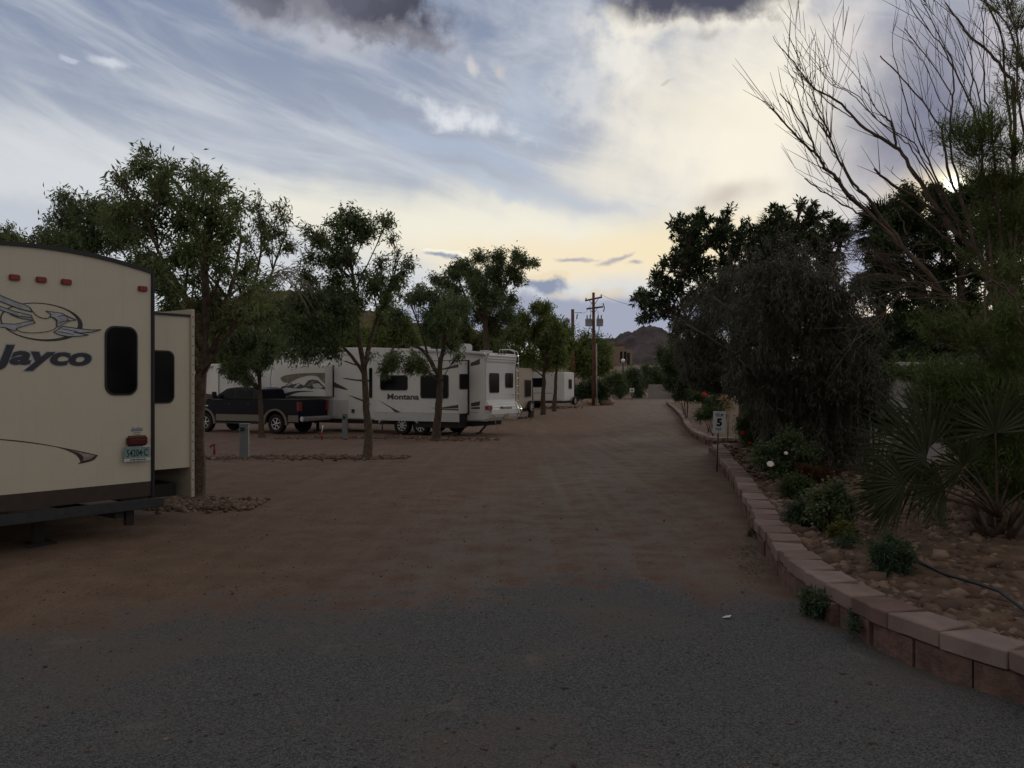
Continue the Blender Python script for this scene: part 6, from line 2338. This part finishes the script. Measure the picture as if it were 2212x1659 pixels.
swoosh('stripe', smooth2([(218, 792), (300, 835), (390, 885), (485, 935)]) + smooth2([(485, 935), (412, 932), (370, 890), (300, 845)]), SX, par=ms)
swoosh('stripe', [(845, 882), (960, 880), (1165, 845), (1165, 888), (960, 893), (850, 886)], SX, par=ms)
swoosh('stripe', [(860, 887), (970, 897), (1165, 897), (1165, 915), (970, 905)], SX, par=ms)
swoosh('stripe', [(760, 455), (1000, 412), (1165, 362), (1165, 402), (1000, 430), (800, 458)], SX, par=ms)
# stripes on the body behind it
swoosh('stripe', [(1312, 352), (1380, 320), (1470, 275), (1470, 348), (1390, 375), (1312, 388)], XL)
swoosh('stripe', [(1318, 826), (1400, 810), (1474, 782), (1474, 850), (1400, 858), (1318, 866)], XL)
swoosh('stripe', [(1318, 878), (1474, 866), (1474, 898), (1318, 896)], XL)
swoosh('stripe', [(1830, 528), (1900, 530), (2000, 545), (2160, 550), (2160, 575), (2000, 562), (1900, 545)], XL, zm=Z3)
swoosh('stripe', [(1745, 575), (1800, 605), (1870, 640), (1920, 672), (1870, 668), (1800, 650), (1745, 640)], XL, zm=Z3)
swoosh('stripe', [(1912, 728), (2000, 755), (2110, 795), (2200, 850), (2110, 815), (2000, 775)], XL, zm=Z3)
swoosh('stripe', [(1880, 322), (1960, 350), (2050, 385), (2040, 392), (1950, 365), (1880, 335)], XL, zm=Z3)
# tall dark door glass
a, b = mf.on_x(Z4(110, 768), XL), mf.on_x(Z4(146, 408), XL)
mb = MB()
mb.prism([(XL + .01, y, z) for y, z in rrect(b.y, a.z, a.y, b.z, .08)], (-.03, 0, 0))
mb.build('door_window', glass, mt)
# bedroom slide with the mountain picture
BX = XL - .50
p0, p1 = mf.on_x(Z3(1085, 745), BX), mf.on_x(Z3(1645, 745), BX)
bz1 = mf.on_x(Z3(1300, 385), BX).z
mb = MB()
mb.box(BX, p1.y, p0.z, XL - .003, p0.y, bz1)
bs = mb.build('bedroom_slide', white, mt, bevel=.02)
mb = MB()
mb.box(XL - .04, p1.y - .06, p0.z - .02, XL - .0035, p1.y - .001, bz1 + .03)
mb.build('slide_seal', blacktrim, bs)
swoosh('mural', smooth2([(1110, 530), (1160, 500), (1300, 478), (1450, 470), (1640, 468)], 4) + [(1640, 495)] + smooth2([(1640, 600), (1600, 565), (1560, 520), (1520, 505), (1450, 500), (1330, 530), (1220, 582), (1150, 580), (1115, 548)], 4), BX, tanvinyl, bs, Z3)
swoosh('mural', [(1092, 664), (1130, 630), (1170, 620), (1220, 572), (1260, 605), (1330, 588), (1390, 620), (1440, 560), (1490, 545), (1560, 560), (1640, 640), (1640, 668), (1540, 640), (1480, 660), (1400, 640), (1340, 655), (1260, 650), (1180, 640)], BX, greyvinyl, bs, Z3, .008)
swoosh('mural', [(1220, 585), (1245, 600), (1200, 622), (1175, 632)], BX, white2, bs, Z3, .012)
swoosh('mural', [(1318, 592), (1350, 602), (1300, 640), (1262, 648)], BX, white2, bs, Z3, .012)
swoosh('mural', [(1490, 560), (1520, 575), (1470, 620), (1440, 630), (1410, 625)], BX, tanvinyl, bs, Z3, .012)
swoosh('mural', [(1490, 600), (1560, 590), (1620, 640), (1560, 652), (1500, 640)], BX, white2, bs, Z3, .012)
swoosh('mural', smooth2([(1090, 742), (1160, 712), (1280, 685), (1400, 680), (1510, 686)], 4) + smooth2([(1510, 688), (1400, 692), (1300, 705), (1200, 740)], 4), BX, greyvinyl, bs, Z3)
# lower hatches, plumbing box, seams
for x0, y0, x1, y1 in ((1440, 800, 1540, 985), (1590, 790, 1745, 985), (1755, 790, 1915, 985)):
    a, b = mf.on_x(Z3(x0, y1), XL), mf.on_x(Z3(x1, y0), XL)
    mb = MB()
    mb.box(XL - .014, b.y, a.z, XL - .001, a.y, b.z)
    mb.build('hatch', white2, mt, bevel=.006, seg=1)
a, b = mf.on_x(Z3(1957, 940), XL), mf.on_x(Z3(1990, 898), XL)
mb = MB()
mb.box(XL - .03, b.y, a.z, XL - .001, a.y, b.z)
mb.build('outlet_box', greyvinyl, mt)
mb = MB()
a, b = mf.on_x(Z4(1478, 940), XL), mf.on_x(Z3(1430, 1012), XL)
mb.box(XL - .006, .3, a.z - .006, XL - .001, sp1.y - .05, a.z + .006)
zf = mf.on_x(Z3(2000, 1025), XL).z
mb.box(XL + .1, .6, zf - .16, XR - .1, mf.on_x(Z3(1450, 1010), XL).y, zf + .02)
mb.build('chassis', darkframe, mt)
# wheels, fender, legs, pin box
wr_ = .40
g0 = 0.0
for x in (500, 722):
    c = mf.on_x(Z4(x, 1110), SX + .35)
    for s, xx in ((-1, SX + .42), (1, XR - .2)):
        wheel(mt, (xx, c.y, wr_), (s, 0, 0), wr_, .26, 8)
mb = MB()
fa = [(mf.on_x(Z4(x, y), SX).y, mf.on_x(Z4(x, y), SX).z) for x, y in smooth2([(225, 1045), (260, 1005), (330, 985), (400, 985), (460, 990), (520, 975), (600, 985), (650, 1015), (680, 1045)], 3)]
fb_ = [(y, z - .075) for y, z in fa]
mb.prism([(SX - .03, y, z) for y, z in fa + fb_[::-1]], (.16, 0, 0))
mb.build('fender', white2, mt, tri=True)
for x in (XL + .25, XR - .25):
    c = mf.on_x(Z3(1508, 1100), XL)
    mb = MB()
    mb.box(x - .05, c.y - .05, .05, x + .05, c.y + .05, zf)
    mb.box(x - .13, c.y - .13, 0, x + .13, c.y + .13, .05)
    mb.build('landing_leg', darkframe, mt)
c = mf.on_x(Z3(1200, 785), XL)
mb = MB()
mb.box(-.2, c.y - .35, c.z - .45, .2, c.y + .35, c.z + .02)
mb.build('pin_box', darkframe, mt, bevel=.03)
for x in (XL + .4, XR - .4):
    mb = MB()
    mb.tube([(x, .9, zb0), (x, 1.5, .05)], .04, 6)
    mb.box(x - .12, 1.42, 0, x + .12, 1.62, .05)
    mb.build('stabilizer_jack', darkframe, mt)
# roof things
def roof_z(y):
    pts = sorted([(yy, zz) for yy, zz in prof[10:]])
    return float(np.interp(y, [p[0] for p in pts], [p[1] for p in pts]))


for px, w_, h_, nm in ((700, .7, .12, 'roof_vent'), (1150, 1.0, .30, 'air_conditioner'), (1480, .35, .09, 'roof_vent')):
    y = mf.on_x(Z4(px, 200), -.1).y
    y = max(.5, y)
    mb = MB()
    z = roof_z(y)
    mb.box(-.35, y - w_ / 2, z - .02, .35, y + w_ / 2, z + h_)
    mb.build(nm, white2, mt, bevel=.05)
# air conditioner's pale roof rack seen above the ridge
# spare power cord
mb = MB()
cp = [mf.on_y(Z4(1572, 975), -.3), mf.on_y(Z4(1600, 985), -.42), mf.on_y(Z4(1605, 1060), -.5)]
q = [Vector(p) for p in cp]
q += [Vector((q[-1].x, -.6, .3)), Vector((q[-1].x - .15, -.65, .03)), Vector((q[-1].x - .8, -.4, .02)), Vector((SX - .3, 1.0, .02)), Vector((SX - .5, 4.5, .02))]
mb.tube(q, .016, 6)
co_ = mb.build('extension_lead', orangem)
mf.place(co_)
tag(co_, 'orange brown power cord drooping from the back of the fifth wheel to the ground', 'cord')

# ------------------------------------------------------------------ pickup
ta = R(25)
tf = Frame(-10.0 + .98 * math.sin(ta), 36 + .98 * math.cos(ta), gz(0, 36), R(90) - ta)
tk = empty('pickup_truck', 'dark blue crew cab pickup with tan fender flares hitched to the fifth wheel', 'pickup truck')
tf.place(tk)
low = [(-1.25, .62), (-1.25, 1.42), (.95, 1.44), (.95, 1.46), (3.45, 1.44), (3.6, 1.46), (4.85, 1.38), (5.0, 1.2), (5.02, .62), (4.55, .55), (.5, .55)]


def arch_cut(profile, yc, r, zc_):
    return profile


lowp = [(-1.25, .70), (-1.25, 1.42), (.95, 1.44), (3.45, 1.44), (3.65, 1.47), (4.80, 1.38), (4.98, 1.22), (5.0, .68)]
# wheel openings along the underside
under = [(4.62, .60)] + [(3.97 + .56 * math.cos(R(t)), .44 + .56 * math.sin(R(t))) for t in np.linspace(18, 162, 9)] + [(3.30, .50), (.66, .50)] + [(.0 + .56 * math.cos(R(t)), .44 + .56 * math.sin(R(t))) for t in np.linspace(18, 162, 9)] + [(-.7, .60)]
mb = MB()
mb.prism([(-.98, y, z) for y, z in lowp + under], (1.96, 0, 0))
mb.build('body', truckblue, tk, bevel=.03, seg=2, tri=False)
mb = MB()
cabp = [(.98, 1.44), (1.06, 1.88), (1.35, 1.97), (2.3, 1.98), (2.75, 1.93), (3.52, 1.46)]
vs = []
for sx_ in (-1, 1):
    for y, z in cabp:
        vs.append((sx_ * (.96 - .17 * (z - 1.44) / .54), y, z))
n = len(cabp)
fs = [tuple(range(n)), tuple(reversed(range(n, 2 * n)))] + [(i, i + n, (i + 1) % n + n, (i + 1) % n) for i in range(n)]
mb.add(vs, fs)
mb.build('cab', truckblue, tk, bevel=.03, seg=2)


def cab_x(z):
    return -(.96 - .17 * (z - 1.44) / .54)


for pts in ([(2.36, 1.50), (2.36, 1.86), (2.62, 1.85), (3.20, 1.51)], [(1.30, 1.50), (1.34, 1.86), (2.22, 1.87), (2.24, 1.50)]):
    for s in (1, -1):
        mb = MB()
        mb.prism([(s * (cab_x(z) - .008), y, z) for y, z in pts], (s * .012, 0, 0))
        mb.build('window', glass, tk)
mb = MB()
mb.prism([(-.78, 2.83, 1.90), (.78, 2.83, 1.90), (.9, 3.49, 1.505), (-.9, 3.49, 1.505)], (0, .008, .012))
mb.build('windscreen', glass, tk)
for yc in (0, 3.97):
    for s in (-1, 1):
        wheel(tk, (s * .84, yc, .43), (s, 0, 0), .43, .28, 6, rimr=.25)
        mb = MB()
        o_ = [(yc + .66 * math.cos(R(t)), .44 + .63 * math.sin(R(t))) for t in np.linspace(-5, 185, 15)]
        i_ = [(yc + .55 * math.cos(R(t)), .44 + .55 * math.sin(R(t))) for t in np.linspace(-5, 185, 15)]
        mb.prism([(s * 1.03, y, z) for y, z in o_ + i_[::-1]], (-s * .12, 0, 0))
        mb.build('fender_flare', trucktan, tk, tri=True)
for s in (-1, 1):
    mb = MB()
    for y0, y1 in ((.68, 3.30), (-1.22, -.68)):
        mb.prism([(s * .984, y0, .52), (s * .984, y1, .52), (s * .984, y1, .80), (s * .984, y0, .80)], (s * .006, 0, 0))
    mb.build('lower_trim', trucktan, tk)
    mb = MB()
    mb.box(s * .80, -1.275, .98, s * .992, -1.14, 1.36)
    mb.build('tail_light', redlens, tk, bevel=.01)
    mb = MB()
    mb.box(s * 1.02, 3.18, 1.46, s * 1.26, 3.30, 1.78)
    mb.build('mirror', blacktrim, tk, bevel=.03)
    mb = MB()
    mb.box(s * .96, 3.22, 1.5, s * 1.03, 3.27, 1.54)
    mb.build('mirror_arm', blacktrim, tk)
    for y in (1.35, 2.4):
        mb = MB()
        mb.box(s * .985, y, 1.24, s * 1.012, y + .2, 1.29)
        mb.build('door_handle', blacktrim, tk)
    mb = MB()
    mb.box(s * .9, .8, .40, s * 1.0, 3.2, .47)
    mb.build('running_board', blacktrim, tk)
    mb = MB()
    mb.box(s * .9, 4.82, 1.0, s * .70, 5.02, 1.28)
    mb.build('headlight', platewhite, tk, bevel=.03)
mb = MB()
for y in (.98, 2.3, 3.42):
    mb.box(-.9835, y - .006, .62, -.9815, y + .006, 1.43)
mb.build('door_seam', darkframe, tk)
mb = MB()
mb.box(-.985, 3.75, 1.14, -.982, 3.98, 1.19)
mb.build('badge', chrome, tk)
mb = MB()
mb.prism([(-.9, -1.1, 1.43), (.9, -1.1, 1.43), (.9, .93, 1.45), (-.9, .93, 1.45)], (0, 0, .02))
mb.build('bed_cover', darkframe, tk)
mb = MB()
mb.box(-.95, -1.45, .55, .95, -1.26, .75)
mb.build('bumper', chrome, tk, bevel=.03)
mb = MB()
mb.box(-.7, -1.0, .45, .7, 4.4, .60)
mb.build('chassis', darkframe, tk)

# ------------------------------------------------------------------ other trailers
def simple_trailer(name, label, corner_px, Y, yaw, Wt, Lt, Hb, Ht, bodym, windows_side, windows_rear, stripes, spare=None, ribs=False, awn=True, group='trailers parked beyond'):
    a = R(yaw)
    c = P(corner_px, HZ, Y)
    f = Frame(c.x + Wt / 2 * math.sin(a), Y + Wt / 2 * math.cos(a), gz(0, Y), R(90) - a)
    t = empty(name, label, 'trailer', group)
    f.place(t)
    x0 = -Wt / 2
    mb = MB()
    mb.box(x0, 0, Hb, -x0, Lt, Ht)
    mb.build('body', bodym, t, bevel=.06)
    if ribs:
        mb = MB()
        z = Hb + .12
        while z < Ht - .15:
            mb.box(x0 - .012, .08, z, x0 - .0015, Lt - .1, z + .03)
            mb.box(x0 + .08, -.02, z, -x0 - .08, -.0015, z + .045)
            z += .16
        mb.build('siding_rib', bodym, t)
    for y0, y1, z0, z1 in windows_side:
        mb = MB()
        mb.prism([(x0 - .016, y, z) for y, z in rrect(y0, z0, y1, z1, .06)], (-.025, 0, 0))
        w = mb.build('window', blacktrim, t)
        mb = MB()
        mb.prism([(x0 - .0412, y, z) for y, z in rrect(y0 + .04, z0 + .04, y1 - .04, z1 - .04, .05)], (-.004, 0, 0))
        mb.build('pane', glass, w)
    for xa, xb, z0, z1 in windows_rear:
        mb = MB()
        mb.prism([(x, -.022, z) for x, z in rrect(xa, z0, xb, z1, .05)], (0, -.025, 0))
        w = mb.build('window', blacktrim, t)
        mb = MB()
        mb.prism([(x, -.0472, z) for x, z in rrect(xa + .05, z0 + .05, xb - .05, z1 - .05, .04)], (0, -.004, 0))
        mb.build('pane', glass, w)
    for outl, m in stripes:
        mb = MB()
        mb.prism([(x0 - .003, y, z) for y, z in outl], (-.004, 0, 0))
        mb.build('stripe', m, t, tri=True)
    if awn:
        mb = MB()
        mb.tube([(x0 - .09, .5, Ht - .12), (x0 - .09, Lt * .7, Ht - .12)], .08, 8)
        mb.build('awning', white, t)
    mb = MB()
    mb.box(x0 + .15, .2, Hb - .18, -x0 - .15, Lt - .2, Hb + .01)
    mb.build('chassis', darkframe, t)
    mb = MB()
    mb.box(-.35, Lt * .45, Ht - .01, .35, Lt * .45 + .9, Ht + .28)
    mb.build('air_conditioner', white2, t, bevel=.06)
    for y in (Lt * .40, Lt * .40 + .85):
        for s in (-1, 1):
            wheel(t, (s * (-x0 - .14), y, .34), (s, 0, 0), .34, .22, 6)
    if spare:
        wheel(t, (spare[0], -.20, spare[1]), (0, -1, 0), spare[2], .2, 6, rim_m=white2)
    return t, f


B = brownvinyl
simple_trailer('travel_trailer', 'white trailer with brown swoosh and awning behind the pickup truck', 474, 47, 27, 2.5, 9.5, .62, 3.22, white, [(1.4, 3.2, 1.95, 2.6)], [],
               [([(.2, 1.15), (2.0, 1.45), (6, 1.6), (6, 1.75), (2.0, 1.65), (.2, 1.5)], B), ([(.0, 1.0), (3, 1.25), (7, 1.3), (7, 1.4), (3, 1.35), (.0, 1.1)], tanvinyl), ([(.03, .7), (.08, .7), (.08, 3.0), (.03, 3.0)], B)])
simple_trailer('travel_trailer', 'white trailer half hidden between the pickup cab and the fifth wheel nose', 592, 52, 27, 2.5, 9, .62, 3.25, white, [(2, 3.6, 1.9, 2.6)], [(-.6, .6, 1.6, 2.4)],
               [([(.1, 1.2), (2.0, 1.5), (6, 1.6), (6, 1.75), (2.0, 1.7), (.1, 1.5)], B)])
simple_trailer('travel_trailer', 'beige trailer with a dark rear window just past the fifth wheel ladder', 1112, 50, 27, 2.4, 8, .6, 3.05, beige, [(1.5, 3, 1.6, 2.3)], [(.1, .95, 1.3, 2.35)], [], spare=(.55, .72, .38))
simple_trailer('travel_trailer', 'ribbed white trailer farthest along the row, its end wall lit', 1218, 69, 25, 2.35, 8.2, .62, 2.98, white, [(1.7, 3.6, 1.75, 2.5), (6.0, 7.2, 1.75, 2.5)], [(-.15, .55, 1.6, 2.4)],
               [([(1.0, 1.2), (3.0, 1.26), (3.4, 1.3), (1.0, 1.27)], greyvinyl)], spare=(.75, .62, .36), ribs=True, awn=False)

# white van beyond the wall
vp = P(1462, 830, 128)
vf = Frame(vp.x, 128, gz(0, 128) + .35, R(0))
van = empty('white_van', 'white van half hidden behind the block wall and the bushes', 'van')
vf.place(van)
mb = MB()
mb.prism([(-1.7, -1.0, .4), (1.7, -1.0, .4), (1.7, -1.0, 1.3), (1.3, -1.0, 2.05), (-1.25, -1.0, 2.05), (-1.62, -1.0, 1.35)], (0, 4.6, 0))
mb.build('body', white, van, bevel=.1)
for x0, x1 in ((-1.1, -.1), (.1, 1.05)):
    mb = MB()
    mb.prism([(x, -1.01, z) for x, z in rrect(x0, 1.25, x1, 1.9, .12)], (0, -.02, 0))
    mb.build('window', glass, van)
for x in (-1.1, 1.1):
    wheel(van, (x, -.85, .34), (0, -1, 0), .34, .22, 6)
# ------------------------------------------------------------------ hook-up posts and taps
def pedestal(label, x, ybase, h, w):
    p = GP(x, ybase)
    o = empty('utility_pedestal', label, 'utility post', 'utility hook-up posts at the pitches', p, R(8))
    mb = MB()
    mb.box(-w / 2, -w / 2, -.1, w / 2, w / 2, h)
    mb.build('post', pedgrey, o, bevel=.008, seg=1)
    mb = MB()
    mb.box(-w / 2 - .012, -w / 2 - .02, h + .001, w / 2 + .012, w / 2 + .012, h + .025)
    mb.build('lid', pedgrey, o, bevel=.006, seg=1)
    mb = MB()
    mb.box(-w * .42, -w / 2 - .03, h * .83, 0.02, -w / 2 - .001, h * .93)
    mb.tube([(-.02, -w / 2 - .02, h * .87), (-.05, -w / 2 - .09, h * .85)], .03, 8)
    mb.build('outlet', blacktrim, o)
    return o


pedestal('blue grey utility post nearest the camera, in the stone strip', 528, 990, .83, .21)
pedestal('blue grey utility post in front of the fifth wheel hatches', 745, 947, .92, .20)


def tap(label, x, yb, h, rod):
    p = GP(x, yb)
    o = empty('water_tap', label, 'water tap', 'red topped water taps', p)
    mb = MB()
    mb.tube([(0, 0, 0), (0, 0, h)], .03, 8)
    mb.tube([(0, 0, h), (-.07, -.03, h + .015), (-.09, -.04, h - .05)], .025, 8)
    mb.build('pipe', redpaint, o)
    mb = MB()
    if rod:
        mb.tube([(0, 0, h + .02), (.05, 0, h + .30)], .022, 6)
        mb.build('handle', whitepipe, o)
    else:
        mb.lathe([(0, .05), (.05, .045), (.05, .03), (0, .03)], (0, 0, h), (0, 0, 1), 10)
        mb.build('handle', redpaint, o)
    return o


tap('red water tap with a white rod sticking up, before the fifth wheel', 695, 950, .24, True)
tap('red water tap by the left end of the nearer stone strip', 463, 984, .26, False)
tap('red water tap under the fifth wheel beside its wheels', 826, 928, .28, False)

# ------------------------------------------------------------------ speed sign
sg = GP(1548, 1018)
so2 = empty('speed_sign', 'white speed limit 5 sign on a thin steel post by the block wall', 'sign', None, sg)
Ys = sg.y
ks = Ys / F_D
ctr = P(1553, 912, Ys) - sg
mb = MB()
topz = P(1553, 890, Ys).z - sg.z
botx = 0
mb.tube([(0, 0, -.15), (.045, 0, topz + .01)], .016, 6)
mb.build('post', poststeel, so2)
ang = R(2.0)
u = Vector((math.cos(ang), .10, -math.sin(ang))).normalized()
v = Vector((math.sin(ang), 0, math.cos(ang)))
wS, hS = .265, .455
mb = MB()
nS = u.cross(v).normalized()
cS = ctr + Vector((0, -.03, 0))
if nS.y > 0:
    nS = -nS
rr2 = rrect(-wS / 2, -hS / 2, wS / 2, hS / 2, .012, 2)
mb.prism([cS + u * a + v * b for a, b in rr2], -nS * .004)
pn2 = mb.build('panel', signwhite, so2)
mb = MB()


def on(a, b):
    return cS + u * a + v * b


put_text(mb, 'SPEED LIMIT', on(-.085, .118), u * .175, v * .062, nS * .003, .012)
put_text(mb, '5', on(-.058, -.085), u * .115, v * .165, nS * .003, .05)
put_text(mb, 'm.p.h.', on(-.075, -.178), u * .135, v * .075, nS * .003, .02)
mb.build('lettering', signblack, pn2)
mb = MB()
for b in (.2, -.2):
    mb.lathe([(0, .008), (.008, .006), (.009, 0)], on(0, b) + nS * .0005, nS, 8)
mb.build('bolt', poststeel, pn2)
